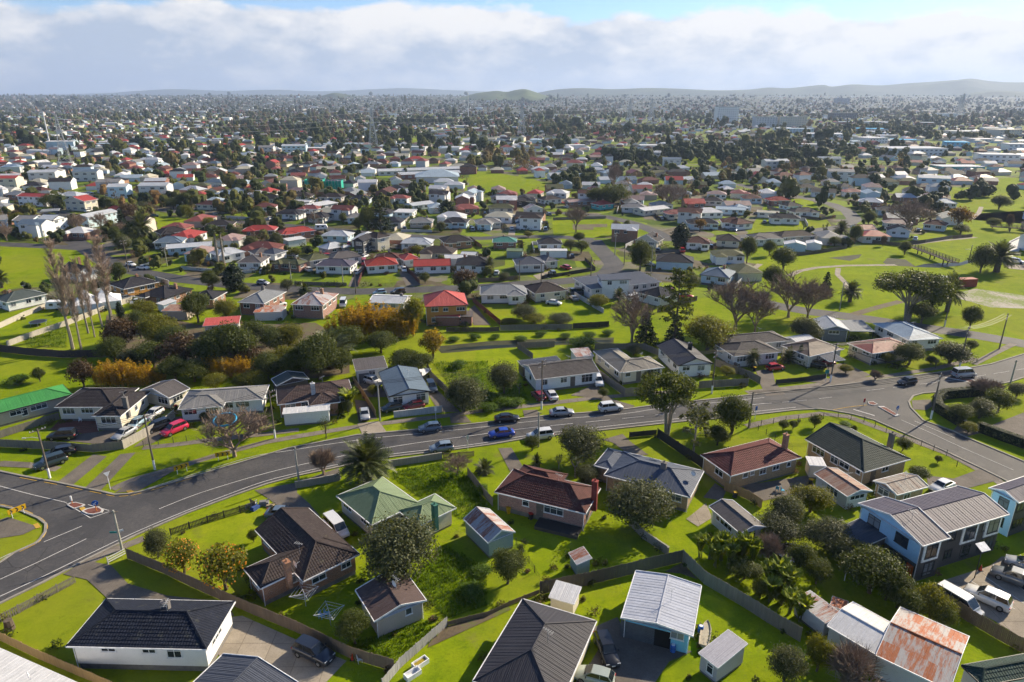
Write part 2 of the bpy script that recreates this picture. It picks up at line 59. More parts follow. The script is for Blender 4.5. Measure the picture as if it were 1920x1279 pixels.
MID=[(-220.7,294.6,0.64,5.6,9.0,5.2,'ga',18,'m:grey','paleblue',1,'pale blue two storey townhouse at the left edge'),(-207.6,294.2,-0.08,8.7,9.0,5.2,'ga',18,'m:grey','paleblue',1,'pale blue two storey townhouse with three white windows'),(-198.2,294.7,-0.09,7.7,10.0,5.2,'ga',18,'m:lightgrey','white',1,'white two storey townhouse beside the bare street trees'),(-251.4,365.8,-0.22,18.3,8.0,5.2,'ga',18,'m:red','white',1,'long white two storey house with red roof'),(-219.0,350.7,-0.26,12.7,9.0,5.2,'gc',18,'m:red','cream',1,'cream two storey house with red gable roof'),(-235.8,361.5,-0.14,6.5,7.0,2.8,'ga',18,'m:red','palewall',0,'small red roofed house beside the cream two storey house'),(-193.1,336.7,0.87,6.5,9.0,2.8,'gc',24,'m:red','white',0,'white house with bright red gable roof'),(-186.3,307.1,1.29,17.1,8.0,5.2,'ga',14,'m:lightgrey','paleblue',1,'long pale teal two storey flats'),(-223.5,332.4,0.44,7.6,6.0,2.8,'ma',3,'m:steel','none',0,'flat grey carport'),(-153.9,353.4,-0.17,13.7,8.0,2.8,'h',22,'t:maroon','cream',0,'cream house with maroon hip roof'),(-126.0,294.6,0.16,11.6,9.0,2.8,'h',22,'t:darkbrown','brick',0,'brick house with near black hip roof'),(-139.5,278.5,0.74,11.0,9.0,2.8,'h',22,'t:darkbrown','brick',0,'brick house with dark brown hip roof'),(-131.0,259.5,0.19,10.6,8.0,2.8,'h',22,'m:bluesteel','white',0,'white house with blue grey hip roof'),(-119.7,250.5,0.39,15.4,8.0,2.8,'ga',12,'m:lightgrey','paleblue',0,'long pale blue house with light grey roof'),(-101.0,238.6,0.8,9.9,8.0,2.8,'h',22,'m:lightgrey','white',0,'white house with grey roof and brick chimney'),(-112.0,196.0,-0.64,9.4,10.3,2.8,'h',22,'t:char','orange',0,'orange house with charcoal hip roof'),(-97.7,186.4,-0.36,9.4,10.3,2.8,'h',22,'t:char','brick',0,'brown brick house with charcoal hip roof'),(-84.5,182.8,-0.09,7.2,7.7,2.8,'h',22,'t:char','brick',0,'low house with charcoal roof and brick chimney'),(-136.2,182.1,1.01,10.2,8.0,2.8,'h',22,'m:dkgreen','white',0,'white house with dark green roof and blue awning'),(-137.6,211.8,0.95,6.3,12.0,2.8,'gc',32,'t:darkbrown','white',0,'white gabled house behind the bare poplars'),(-87.7,171.7,0.0,6.7,5.0,2.4,'ma',4,'r:rustb','beige',0,'small garage with rusty brown roof'),(-93.7,177.8,-0.58,3.4,4.0,2.2,'ma',5,'m:white','paleblue',0,'tiny pale blue garden shed'),(-71.3,159.7,0.25,8.2,5.0,2.6,'ma',6,'m:pinkred','palewall',0,'low pinkish red sheet roof in the thicket'),(-87.4,226.4,0.0,8.4,9.0,2.8,'h',22,'m:taupe','white',0,'white house with grey brown roof and awning'),(-74.1,223.5,-0.34,10.8,5.5,2.8,'h',22,'t:moss','redbrick',0,'red brick house with mossy green roof'),(-58.0,220.9,-0.1,12.3,8.0,2.8,'h',22,'m:mauve','white',0,'white house with lilac grey hip roof'),(-43.5,222.4,0.27,10.5,9.0,2.8,'h',22,'t:red','white',0,'white house with red tiled roof behind the red van'),(-42.7,231.2,0.02,9.0,7.0,2.8,'h',22,'t:maroon','beige',0,'house with dark maroon roof'),(-26.4,221.3,0.12,12.3,8.0,2.8,'ga',20,'m:red','white',0,'white house with bright red gable roof and front steps'),(-35.7,230.2,0.52,6.0,8.0,2.8,'h',22,'m:red','white',0,'red roofed rear house beside the maroon fence'),(-12.6,223.4,0.0,12.0,9.0,2.8,'h',22,'t:char','white',0,'white house with black tiled hip roof'),(-104.8,283.4,0.09,13.3,8.0,2.8,'h',22,'m:red','brick',0,'brick house with red hip roof'),(-88.8,278.6,0.67,14.8,8.0,2.8,'h',22,'m:red','brick',0,'long brick house with red roof'),(-69.9,271.9,-0.14,11.6,7.7,2.8,'h',22,'m:lightgrey','paleblue',0,'pale blue house with silver ribbed roof'),(-55.1,250.1,-0.22,4.4,9.0,5.2,'gc',30,'t:char','char',1,'black two storey house with charcoal gables'),(-51.2,255.6,0.88,6.6,9.0,5.2,'h',22,'t:brown','cream',1,'cream two storey house with brown roof'),(-35.9,257.2,-0.02,12.0,8.0,2.8,'h',22,'m:lightgrey','white',0,'white house with light grey hip roof'),(-21.6,260.6,0.31,11.4,9.0,2.8,'h',22,'t:darkbrown','brick',0,'dark brown house with solar panels'),(-88.6,316.7,-0.2,9.2,9.0,2.8,'h',22,'t:char','palewall',0,'grey house with charcoal hip roof'),(-104.9,325.4,-0.19,12.2,8.0,2.8,'h',22,'t:char','white',0,'white house with black hip roof'),(-99.6,339.9,-0.2,10.6,7.0,2.8,'h',22,'m:dullred','white',0,'house with dull red roof'),(-71.7,314.4,0.22,8.3,8.0,2.8,'h',22,'m:grey','paleblue',0,'pale house with grey gable roof'),(-51.1,329.7,-0.17,9.5,8.0,2.8,'ma',3,'m:white','white',0,'white flat roofed hall'),(-47.5,353.9,0.74,14.1,8.0,2.8,'ga',14,'m:lightgrey','white',0,'long white building with silver roof'),(-40.1,302.9,0.0,10.2,8.0,2.8,'h',22,'m:grey','beige',0,'beige house with striped grey roof'),(-24.7,302.2,-0.12,11.0,8.0,2.8,'h',22,'t:char','paleblue',0,'pale blue house with charcoal roof'),(-11.4,297.6,-0.19,6.8,8.0,2.8,'h',22,'m:grey','paleblue',0,'pale blue house with grey hip roof'),(-81.8,372.6,0.0,11.4,9.0,2.8,'h',22,'t:navy','paleblue',0,'pale blue house with near black roof'),(-98.7,381.7,-0.16,13.1,9.0,2.8,'h',22,'t:brown','palewall',0,'grey house with brown hip roof'),(-117.7,386.0,0.0,13.2,9.0,2.8,'h',22,'t:brown','palewall',0,'house with broad brown hip roof'),(-132.8,376.1,-0.13,15.9,8.0,2.8,'h',22,'t:char','cream',0,'cream house with charcoal hip roof'),(-109.7,363.0,-0.24,10.0,6.0,2.8,'ga',14,'m:white','white',0,'small white outbuilding'),(-98.0,354.3,1.0,16.2,8.0,2.6,'ma',4,'m:white','palewall',0,'white roofed row of garages'),(-67.8,178.6,-0.18,7.6,12.0,3.6,'h',22,'m:steel','redbrick',0,'red brick house with grey hip roof and brick chimney'),(-52.6,175.5,-0.12,8.7,11.3,3.9,'h',22,'r:rustz','pinkbrick',0,'pink brick house with peeling pale green roof'),(-33.2,179.3,-0.13,9.9,8.0,2.8,'ga',12,'m:lightgrey','palewall',0,'pale house half hidden by the tall bamboo'),(-17.3,170.1,0.15,10.9,11.0,5.2,'h',25,'m:pinkred','orange',1,'large two storey house with pinkish red hip roof'),(-16.3,166.0,0.0,6.4,4.0,2.5,'ma',6,'m:pinkred','redbrick',0,'red lean-to shed below the two storey red roofed house'),(-11.6,166.3,0.0,3.1,4.0,2.4,'ma',6,'m:taupe','redbrick',0,'lean-to with grey roof beside the red lean-to shed'),(-63.3,171.1,0.08,7.4,5.0,2.3,'ma',4,'r:rusto','palewall',0,'red and white striped carport'),(-14.9,236.3,-0.19,5.7,5.0,2.8,'ga',14,'m:white','white',0,'white roofed sleep-out'),(-19.4,232.5,0.0,7.8,6.0,2.5,'ga',14,'m:white','palewall',0,'silver roofed garage'),(-66.0,249.0,0.85,9.3,7.0,2.8,'h',22,'m:lightgrey','beige',0,'house with pale grey roof behind the round tree'),(-67.0,229.8,0.74,8.9,7.0,2.8,'h',22,'t:moss','cream',0,'cream house with moss green roof'),(-58.5,232.6,0.59,11.0,8.0,2.8,'h',22,'m:taupe','white',0,'white L shaped house with grey brown roof'),(-89.2,239.3,0.66,7.0,7.0,2.8,'h',22,'m:taupe','white',0,'low white house with pinkish roof'),(-84.8,239.0,1.19,7.0,7.0,2.8,'h',22,'m:slate','white',0,'white house with solar panelled roof'),(-84.7,263.5,0.74,7.7,5.0,2.5,'ma',4,'m:white','white',0,'white garage row with cars in front'),(-2.5,188.1,0.04,13.1,9.0,2.8,'h',22,'m:steel','white',0,'white house with steel grey hip roof'),(9.5,190.2,0.37,10.0,9.0,2.8,'h',22,'t:brown','cream',0,'cream house with brown hip roof'),(31.2,197.3,0.37,23.2,12.0,3.2,'ma',2,'m:slate','palewall',0,'large flat dark roofed hall'),(29.4,191.9,0.11,8.6,6.0,5.6,'ma',2,'m:slate','white',0,'white raised box on the flat roofed hall'),(41.5,185.6,-0.87,8.2,9.0,2.8,'h',22,'t:navy','palewall',0,'building with near black roof behind the tall pine'),(55.3,227.5,-0.24,12.3,9.0,2.8,'h',22,'t:char','paleblue',0,'pale blue house with charcoal roof and carport'),(64.6,208.3,-0.52,9.0,10.0,2.8,'h',22,'m:bluesteel','paleblue',0,'pale blue house with steel blue hip roof'),(5.7,223.5,0.12,9.8,9.0,2.8,'h',22,'m:slate','palewall',0,'grey house with slate roof on the corner lawn'),(11.8,228.1,0.47,5.1,8.0,2.8,'h',22,'m:slate','palewall',0,'grey front wing beside the corner lawn'),(-2.8,259.3,0.0,9.3,7.0,2.8,'h',22,'m:teal','redbrick',0,'brick house with teal green roof'),(14.2,256.0,0.03,9.2,8.0,2.8,'h',22,'t:char','white',0,'white house with black hip roof by the street corner'),(15.0,243.4,0.0,9.8,3.0,2.5,'ma',3,'m:white','white',0,'long white flat roofed garage'),(1.1,243.7,-0.08,6.0,5.0,2.5,'ga',14,'m:sage','teal',0,'green shed'),(7.5,301.3,0.0,12.0,8.0,2.8,'h',22,'m:bluesteel','white',0,'white two level house with grey roof'),(8.3,298.1,-0.15,10.0,7.0,5.2,'h',22,'t:brown','white',1,'white upper storey with brown hip roof'),(-10.7,301.4,0.16,11.4,8.0,2.8,'h',22,'m:grey','cream',0,'cream house with pale grey roof'),(-5.4,343.1,0.0,12.8,8.0,2.8,'h',22,'t:moss','cream',0,'cream house with mossy roof'),(-6.3,379.0,0.1,11.0,8.0,2.8,'h',22,'m:slate','cream',0,'cream house with slate hip roof'),(5.3,365.9,0.34,9.3,8.0,2.8,'h',22,'t:char','char',0,'dark house with charcoal roof'),(20.1,372.2,0.54,11.6,8.0,2.8,'h',22,'t:brown','white',0,'white house with brown hip roof'),(10.4,339.1,0.26,8.8,7.0,2.8,'gc',22,'r:rustz','white',0,'white house with patchy pink grey roof'),(35.9,364.4,0.34,15.8,7.0,2.8,'ga',14,'m:pinkgrey','brick',0,'low units with pinkish roof'),(46.5,354.4,0.55,9.4,8.0,2.8,'h',22,'m:red','tealwall',0,'turquoise house with red roof'),(60.9,344.2,-0.19,12.3,8.0,2.8,'h',22,'m:grey','palewall',0,'grey house with grey roof by the reserve'),(68.5,338.4,0.55,17.1,9.0,2.8,'ga',12,'m:white','cream',0,'house with wide white roof'),(78.0,325.6,0.0,11.7,8.0,2.8,'h',22,'m:dullred','cream',0,'cream house with dull red roof'),(83.5,299.6,-0.13,13.5,8.0,2.8,'h',22,'t:navy','paleblue',0,'pale blue house with near black roof by the golden tree'),(97.8,301.9,-0.17,10.6,9.0,2.8,'h',22,'t:maroon','white',0,'white house with maroon roof'),(107.8,338.4,-0.32,14.2,8.0,2.8,'ga',12,'m:paleblue','paleblue',0,'long pale blue house'),(106.3,366.2,-0.24,10.8,8.0,2.8,'h',22,'t:char','palewall',0,'grey house with charcoal hip roof by the parked cars'),(70.8,258.5,-0.15,9.1,9.0,2.8,'h',22,'t:maroon','white',0,'white house with maroon hip roof behind the conifer'),(84.0,263.1,-0.31,9.0,9.0,2.8,'h',22,'t:brown','cream',0,'cream house with brown hip roof'),(53.1,261.5,-0.51,9.0,8.0,2.8,'gc',28,'t:char','cream',0,'cream house with charcoal gable roof'),(99.6,299.1,0.4,9.5,8.0,2.8,'h',22,'t:maroon','white',0,'white house with maroon tiled roof'),(99.6,266.5,0.0,12.8,8.0,2.8,'h',22,'m:taupe','palewall',0,'grey house with grey brown roof'),(112.3,270.8,0.21,16.0,8.0,2.8,'h',22,'t:brown','beige',0,'beige house with brown hip roof'),(124.4,312.7,-0.3,13.5,8.0,2.8,'h',22,'t:char','white',0,'white house with black roof by the street bend'),(140.1,330.7,0.17,13.4,8.0,2.8,'h',22,'t:char','white',0,'white house with black hip roof behind its timber fence'),(141.4,349.4,0.27,9.2,8.0,2.8,'h',22,'t:char','paleblue',0,'small house with black roof'),(142.0,369.1,0.0,12.1,8.0,2.8,'h',22,'t:red','redbrick',0,'brick house with red tiled roof'),(112.9,342.1,0.28,8.6,8.0,2.8,'h',22,'m:paleblue','paleblue',0,'pale blue house'),(122.5,328.1,-0.36,10.1,6.0,2.8,'ga',12,'m:cream','palewall',0,'house with cream coloured roof'),(106.8,254.9,-0.29,7.6,6.0,2.5,'gc',14,'m:white','paleblue',0,'pale blue garage with white roof'),(114.6,256.4,-0.36,5.5,6.0,2.5,'gc',14,'m:white','white',0,'white garage with white roof'),(147.2,285.4,0.0,7.9,8.0,2.8,'ga',20,'m:dullred','white',0,'small white unit with dull red roof'),(160.0,281.8,-0.39,8.7,8.0,2.8,'gc',22,'t:brown','white',0,'white unit with brown roof'),(168.9,298.8,-0.32,11.6,7.0,2.8,'h',22,'m:pinkgrey','palewall',0,'long unit with pinkish roof'),(183.8,295.9,-0.66,8.8,8.0,2.8,'h',22,'t:maroon','paleblue',0,'pale blue unit with maroon roof'),(186.3,358.2,-0.47,11.5,9.0,3.6,'h',22,'m:lightgrey','redbrick',0,'raised brick house with light grey roof'),(182.8,335.7,-0.27,8.7,9.0,2.8,'h',22,'t:char','paleblue',0,'pale blue house with black roof behind the bare trees'),(225.6,360.1,-0.25,10.5,9.0,2.8,'h',22,'m:paleblue','palewall',0,'house with pale blue roof')]
FENCES=[('picket',1.1,'greywood','weathered picket fence along the street in the bottom left corner',[(-57.4,59.7),(-55.6,62.2),(-52.3,67.3)]),('paling',1.3,'tanwood','tan paling fence below the bottom left lawn',[(-56.2,58.6),(-48.9,55.4),(-41.7,52.5),(-38.9,51.3)]),('paling',1.6,'brownwood','long brown paling fence between the citrus garden and the driveway',[(-48.5,71.8),(-42.3,68.8),(-38.3,66.6),(-29.1,61.9),(-23.4,59.2),(-16.7,55.5),(-11.9,53.8)]),('rail',1.0,'whitepaint','short white rail fence at the driveway mouth below the street name pole',[(-50.3,70.7),(-49.1,72.5)]),('paling',1.3,'whitewood','whitewashed paling fence running towards the bathtubs',[(-12.7,51.7),(-11.4,54.3),(-7.1,60.2)]),('board',0.6,'brownwood','low brown board retaining fence behind the charcoal roof',[(-7.1,60.2),(-2.4,61.9),(-0.3,63.4),(3.2,65.4)]),('paling',1.9,'darkwood','tall dark paling fence behind the little tin shed',[(3.3,65.2),(8.7,66.7),(15.5,69.1),(21.3,71.1)]),('paling',1.9,'greywood','tall grey paling fence beside the banana plants',[(21.3,71.1),(23.0,67.0),(26.7,62.8),(28.3,60.7),(30.8,57.8)]),('wire',1.0,'dark','sagging wire fence beside the rusty roofed shed',[(0.5,74.7),(2.1,70.9),(3.4,67.3)]),('block',1.2,'concrete','grey concrete wall curving below the big round tree',[(16.1,78.9),(17.3,76.0),(19.8,72.6),(19.7,72.3)]),('paling',1.5,'greywood','grey paling fence left of the pink brick house',[(-6.8,91.7),(-4.3,86.4),(-2.7,83.3)]),('board',1.8,'blackwood','black stained board fence beside the blue grey roofed house',[(24.8,104.2),(29.5,94.7),(31.6,88.6)]),('board',1.0,'blackwood','low black board fence under the spreading tree',[(20.1,104.3),(24.9,105.2)]),('paling',1.5,'tanwood','tan paling fence in front of the dark red roofed house',[(31.4,87.6),(34.0,85.3),(35.3,82.9)]),('block',1.1,'concrete','concrete block wall along the street left of the date palm',[(-32.1,88.2),(-26.1,90.5)]),('block',1.1,'concrete','concrete block wall along the street right of the date palm',[(-19.3,94.4),(-11.2,97.0)]),('picket',1.0,'brownwood','low brown picket fence at the street end of the block wall',[(-11.0,97.0),(-6.1,97.8)]),('picket',1.1,'darkwood','dark picket fence along the street by the rubbish pile',[(-45.3,76.6),(-41.6,79.5),(-36.3,83.0),(-37.4,83.9)]),('paling',1.5,'greywood','grey paling fence along the side street corner',[(-86.5,101.0),(-76.9,100.1),(-68.6,99.1),(-64.2,100.2)]),('block',1.5,'creamwall','cream rendered wall beside the dark parked car',[(-64.2,100.3),(-62.8,104.1),(-61.4,107.7),(-61.2,112.0)]),('paling',1.4,'greywood','grey fence between the green roofed house and the paved yard',[(-87.8,103.4),(-84.9,107.1),(-81.6,111.2)]),('block',1.3,'creamwall','cream wall along the lawn below the white awning house',[(-128.7,162.6),(-128.8,172.7),(-128.0,181.9)]),('block',1.3,'creamwall','long cream wall behind the bare poplars',[(-117.5,149.4),(-115.6,157.5),(-113.1,165.1),(-111.0,176.3),(-107.8,186.7)]),('board',1.8,'purplewood','dark purple brown fence along the shaded lawn',[(-118.3,146.1),(-108.7,143.5),(-100.1,141.9),(-91.7,142.3)]),('paling',1.5,'tanwood','tan paling fence beside the white house with the ribbed roof',[(-32.4,128.3),(-28.2,119.6),(-24.7,112.1)]),('block',1.2,'whitewall','pale wall along the street in front of the dark and red cars',[(-21.3,111.9),(-17.1,113.1),(-12.9,114.2)]),('paling',1.7,'greywood','grey paling fence beside the boat driveway',[(-9.2,114.4),(-12.5,121.7),(-16.5,129.7),(-18.3,135.8)]),('wire',1.3,'teal','teal mesh gate across the boat driveway',[(-12.7,114.0),(-9.6,114.0)]),('paling',1.8,'greywood','tall grey paling fence curving round the cream house',[(17.6,131.5),(19.9,125.9),(21.9,121.1),(27.8,121.8)]),('paling',1.6,'greywood','grey paling fence along the street behind the spreading tree',[(37.3,125.0),(47.3,126.5),(47.5,126.3)]),('paling',1.6,'greywood','grey paling fence beside the charcoal gabled house',[(43.9,137.2),(48.7,130.8),(50.2,127.1)]),('paling',1.5,'greywood','grey fence closing the open green lot',[(4.6,140.9),(1.3,148.0),(9.9,148.9)]),('paling',1.5,'greywood','grey back fence below the bare tree by the creek',[(19.1,147.3),(30.1,147.3),(32.9,143.3)]),('paling',1.5,'greywood','grey fence along the creek below the round shrubs',[(-2.9,160.6),(6.6,161.1),(15.1,161.5)]),('board',1.5,'blackwood','dark fence along the creek beside the bare tree',[(15.3,162.0),(24.5,163.7)]),('board',1.2,'darkwood','dark fence below the red two storey house',[(-16.2,159.7),(-5.3,159.7),(-3.1,160.3)]),('board',1.5,'redwood','dark red fence beside the red two storey house',[(-11.1,185.5),(-6.8,174.6),(-3.0,164.8)]),('board',1.0,'blackwood','low black fence round the small front lawn',[(53.4,127.1),(58.9,128.4),(64.9,130.2)]),('wire',1.1,'dark','post and wire fence round the grassy corner lot',[(41.6,107.8),(49.0,110.2),(56.3,111.5),(59.1,111.8),(62.9,110.0),(64.8,106.0),(68.1,101.1),(70.4,97.9),(70.0,94.5),(70.6,92.4)]),('wire',1.1,'dark','wire fence beside the corner lot path',[(42.1,108.5),(43.7,105.1),(46.1,99.3)]),('wire',1.1,'dark','chain wire fence in front of the pink red car',[(-61.2,100.8),(-56.9,102.2),(-53.0,103.4)]),('board',1.1,'greywood','low grey fence along the back street',[(-67.2,204.6),(-59.1,203.5),(-50.7,202.9)]),('wire',1.1,'dark','black metal fence in front of the red tiled house',[(-47.1,202.9),(-40.9,202.9),(-34.8,202.9)]),('board',1.5,'redwood','maroon fence between the two red roofed houses',[(-36.6,226.3),(-31.8,213.7),(-28.5,204.6)]),('board',1.5,'redwood','maroon fence left of the red tiled house',[(-49.3,225.4),(-48.5,213.7),(-47.1,202.3)]),('board',1.2,'blackwood','black fence round the corner lawn',[(9.4,211.1),(18.6,216.7),(27.7,222.5),(25.8,237.4)]),('board',1.3,'brownwood','brown fence along the back street',[(-10.7,207.5),(-4.3,208.7),(2.0,210.9)]),('block',1.2,'whitewall','white wall along the side of the cream brown roofed house',[(16.8,196.6),(19.3,188.9),(22.5,180.4),(24.6,175.1)]),('block',1.2,'whitewall','long white boundary wall behind the brick houses',[(-138.9,327.0),(-122.3,321.4)]),('block',1.0,'whitewall','white wall by the lane',[(-146.8,336.7),(-139.9,342.8)]),('block',1.0,'whitewall','low white wall with pillars',[(-111.3,224.5),(-99.5,220.8),(-93.7,216.3),(-84.6,219.8)]),('block',1.0,'whitewall','low white front wall',[(-47.5,291.4),(-34.2,290.8)]),('block',1.3,'creamwall','cream wall beside the lane',[(-50.6,292.9),(-48.5,323.2)]),('board',1.4,'darkwood','dark timber fence at the park edge',[(102.7,243.9),(114.1,249.0),(128.0,257.4)]),('board',1.4,'darkwood','brown fence behind the white units',[(140.2,269.6),(149.8,261.8),(163.9,268.1)]),('board',1.3,'greywood','grey fence beside the park slope',[(164.4,268.7),(180.1,277.2)]),('board',1.3,'brownwood','brown fence beside the golden tree by the park',[(180.0,276.6),(190.4,280.3)]),('board',1.3,'darkwood','dark timber fence along the street bend',[(136.3,328.4),(144.3,320.0),(155.0,327.6)]),('board',1.3,'greywood','pale green fence above the playground',[(19.3,320.9),(31.7,322.9),(44.6,324.9)]),('paling',1.8,'brownwood','brown paling fence between the car park and the back gardens',[(48.8,64.5),(50.6,60.8),(52.1,58.3),(53.9,55.7)])]
CARS=[('suv','navy','dark navy four wheel drive parked on the concrete driveway',-20.6,55.8,-0.47,None),('wagon','black','black wagon facing the viewer beside the blue garage',9.9,56.3,-1.39,None),('hatch','palegreen','pale silver green car at the bottom edge',8.2,52.7,2.8,None),('van','white','white van parked behind the brown brick house',-23.5,77.4,-0.89,None),('sedan','steelblue','blue grey car half hidden behind the brown brick roof',-31.9,81.0,0.0,None),('hatch','bluegrey','light blue grey hatchback parked on the near side of the road',-11.6,99.7,-2.89,None),('hatch','slateblue','slate blue hatchback parked on the far side near the sign post',-14.3,106.8,-2.91,None),('sedan','blue','bright blue sedan driving along the main road',-1.8,104.7,-2.93,None),('suv','white','white four wheel drive behind the near power pole',4.8,103.9,-2.88,None),('sedan','black','black sedan parked on the far side of the road',-0.9,110.5,0.12,None),('sedan','silver','silver sedan parked on the far side of the road',9.1,113.0,0.13,None),('suv','white2','white four wheel drive with spare wheel on the far side',18.3,114.9,0.26,None),('hatch','red','dark red hatchback on the lawn of the white house',5.1,120.3,1.96,None),('sedan','white','white car on the lawn beside the dark red hatchback',7.6,120.7,1.81,None),('suv','white','white car in the shade beside the tall curving fence',17.4,127.4,-1.49,None),('hatch','black','black hatchback driving past the junction',79.9,127.1,-2.8,None),('van','silver','silver people mover driving away to the right',93.8,131.0,0.17,None),('hatch','red2','bright red hatchback in the driveway by the hedge',56.1,134.9,0.29,None),('suv','black','black car under the dark carport',65.2,136.6,-0.37,None),('hatch','red','small red car under the dark carport',68.1,137.9,0.0,None),('sedan','white','white sedan parked beside the tan garage',63.7,87.9,-2.65,None),('suv','darkblue','dark blue car beside the boat driveway',-16.0,124.3,-1.27,None),('suv','white','white car in front of the dark roller door',-28.2,127.3,-0.59,None),('hatch','teal','dark teal car behind the pale street wall',-22.3,114.9,-2.7,None),('hatch','red','red car behind the pale street wall',-18.3,115.7,-2.75,None),('sedan','silver','silver sedan in the driveway beside the clipped hedge',-26.8,112.3,-1.31,None),('suv','black','black four wheel drive on the red paved yard',-76.5,103.9,-3.03,None),('wagon','black','black wagon parked on the verge behind the white based pole',-73.4,98.1,-2.65,None),('suv','darkgreen','dark green car parked on the verge nearest the white based pole',-72.8,94.9,-2.32,None),('sedan','silver','silver car beside the cream rendered wall',-66.4,104.7,-1.84,None),('hatch','skyblue','light blue car beside the white house with cross hip roof',-66.2,108.3,-1.66,None),('hatch','white','white car at the back of the drive by the cream wall',-65.1,112.3,-1.77,None),('suv','black','black car beside the pink red car',-62.0,107.1,-2.24,None),('suv','pinkred','pink red four wheel drive on the lawn of the white house',-58.5,106.1,-2.13,None),('van','white','white van over the fence in the car park',50.8,63.0,-1.05,None),('suv','white2','white four wheel drive in the car park',54.8,64.0,2.32,None),('suv','grey','grey four wheel drive in the car park behind the white one',60.2,67.5,2.39,None),('sedan','silver','silver car at the right edge of the car park',63.4,69.8,2.47,None),('hatch','white','white car parked beside the pole on the left back street',-130.7,229.2,-0.55,None),('hatch','white','white car on the verge of the left back street',-125.5,229.8,0.48,None),('sedan','white2','white sedan on the left back street',-124.1,224.5,-0.3,None),('hatch','teal','dark teal car beside the triangular green',-172.2,329.7,0.5,None),('hatch','silver','silver blue car on the lawn by the back street',-76.9,204.6,-0.33,None),('hatch','skyblue','light blue car on the back street',-39.0,193.6,-2.73,None),('suv','black','black car on the back street beside the light blue car',-33.6,194.1,-2.82,None),('van','white','white van beside the pink brick house',-46.9,181.9,-1.44,None),('van','red2','bright red van beside the red tiled house',-51.1,231.2,-1.4,None),('hatch','white','white car in the drive between the red roofed houses',-35.7,221.3,-1.42,None),('van','darkblue','dark van outside the flat roofed hall',19.3,193.2,0.18,None),('sedan','white','white sedan beside the small lean-to shed',11.7,183.1,-0.33,None),('suv','white','white car beside the park footbridge',176.0,233.3,-0.82,None),('hatch','red','red car at the park edge',123.9,265.2,-0.9,None),('hatch','silver','silver car below the pale blue house with carport',47.1,229.3,-0.35,None),('sedan','red2','red car behind the tall pine',50.0,189.7,0.0,None),('hatch','black','dark car under the trees of the left back street',-170.6,286.0,0.0,None),('suv','white','white car beside the red brick house',-64.6,181.0,0.92,None),('hatch','white','white car beside the bare trees of the townhouses',-191.2,288.9,0.0,None),('suv','white','white car on the street by the long two storey flats',-231.0,396.4,0.53,None),('hatch','white','white car parked by the large dark tree',-251.0,411.7,0.36,None),('van','white','white van on the far bending street',164.6,467.6,0.91,None)]
POLES=[(-70.6,91.1,8.4,'lamp','timber power pole with white base and lamp arm on the side street corner'),(-55.8,93.6,9.5,'cross','timber power pole with white base near the yellow chevron sign'),(-50.1,73.5,6.0,'name','pale pole with teal street name blade above the white rail fence'),(-32.2,89.9,6.0,'plain','bare grey pole at the end of the concrete block wall'),(-40.4,104.0,8.9,'cross','dark power pole with white base beside the white canopy'),(-23.7,110.7,7.7,'plain','slim pole in front of the ribbed blue grey roof'),(5.5,115.4,9.8,'cross','power pole with white base beside the red car lawn'),(4.4,101.0,6.4,'plain','grey pole beside the white four wheel drive'),(39.2,122.6,9.1,'cross','power pole with white base behind the spreading tree'),(64.9,128.2,8.4,'cross','dark power pole with white base beside the teal street sign'),(96.3,136.4,9.1,'cross','power pole with white base beside the round hedge trees'),(75.7,111.4,8.9,'cross','tall power pole with white base at the hedge corner'),(41.6,107.8,7.0,'plain','slim dark pole by the corner lot fence'),(101.4,127.8,5.0,'plain','slim grey pole at the right edge of the main road'),(112.3,147.5,8.6,'cross','lattice-like power pole beside the park road path'),(109.4,163.8,7.4,'plain','tall dark pole with white base at the edge of the park road'),(89.0,177.4,8.1,'plain','pale pole beside the palm in the park'),(-177.2,257.0,7.0,'plain','white pole on the townhouse lawn'),(-126.8,220.4,10.8,'cross','white power pole beside the parked white cars'),(-118.1,228.8,6.8,'cross','pale power pole in front of the long pale blue house'),(-46.1,194.5,6.5,'plain','leaning slim pole on the back street'),(-70.5,211.7,5.5,'plain','white pole in front of the mossy roofed house'),(-52.2,204.6,6.3,'plain','thin pole in front of the lilac grey roof'),(37.7,246.2,8.4,'cross','tall white pole at the reserve corner'),(24.3,204.6,8.7,'plain','dark pole at the corner lawn'),(9.0,204.6,6.9,'plain','thin pole in front of the slate roofed house'),(2.4,209.8,6.6,'plain','dark thin pole beside the brown fence'),(45.4,217.2,9.2,'plain','dark pole by the pale blue house with carport'),(38.7,230.8,8.3,'plain','dark pole between the round dark trees'),(-59.4,290.8,5.5,'plain','grey pole beside the big Norfolk pine'),(-91.9,301.7,7.5,'plain','grey pole by the walled corner'),(-87.5,303.4,6.9,'plain','grey pole in front of the charcoal hip roof'),(127.6,297.9,5.8,'plain','dark pole on the verge of the bending street'),(160.0,234.5,6.1,'lamp','curved lamp post in the park')]
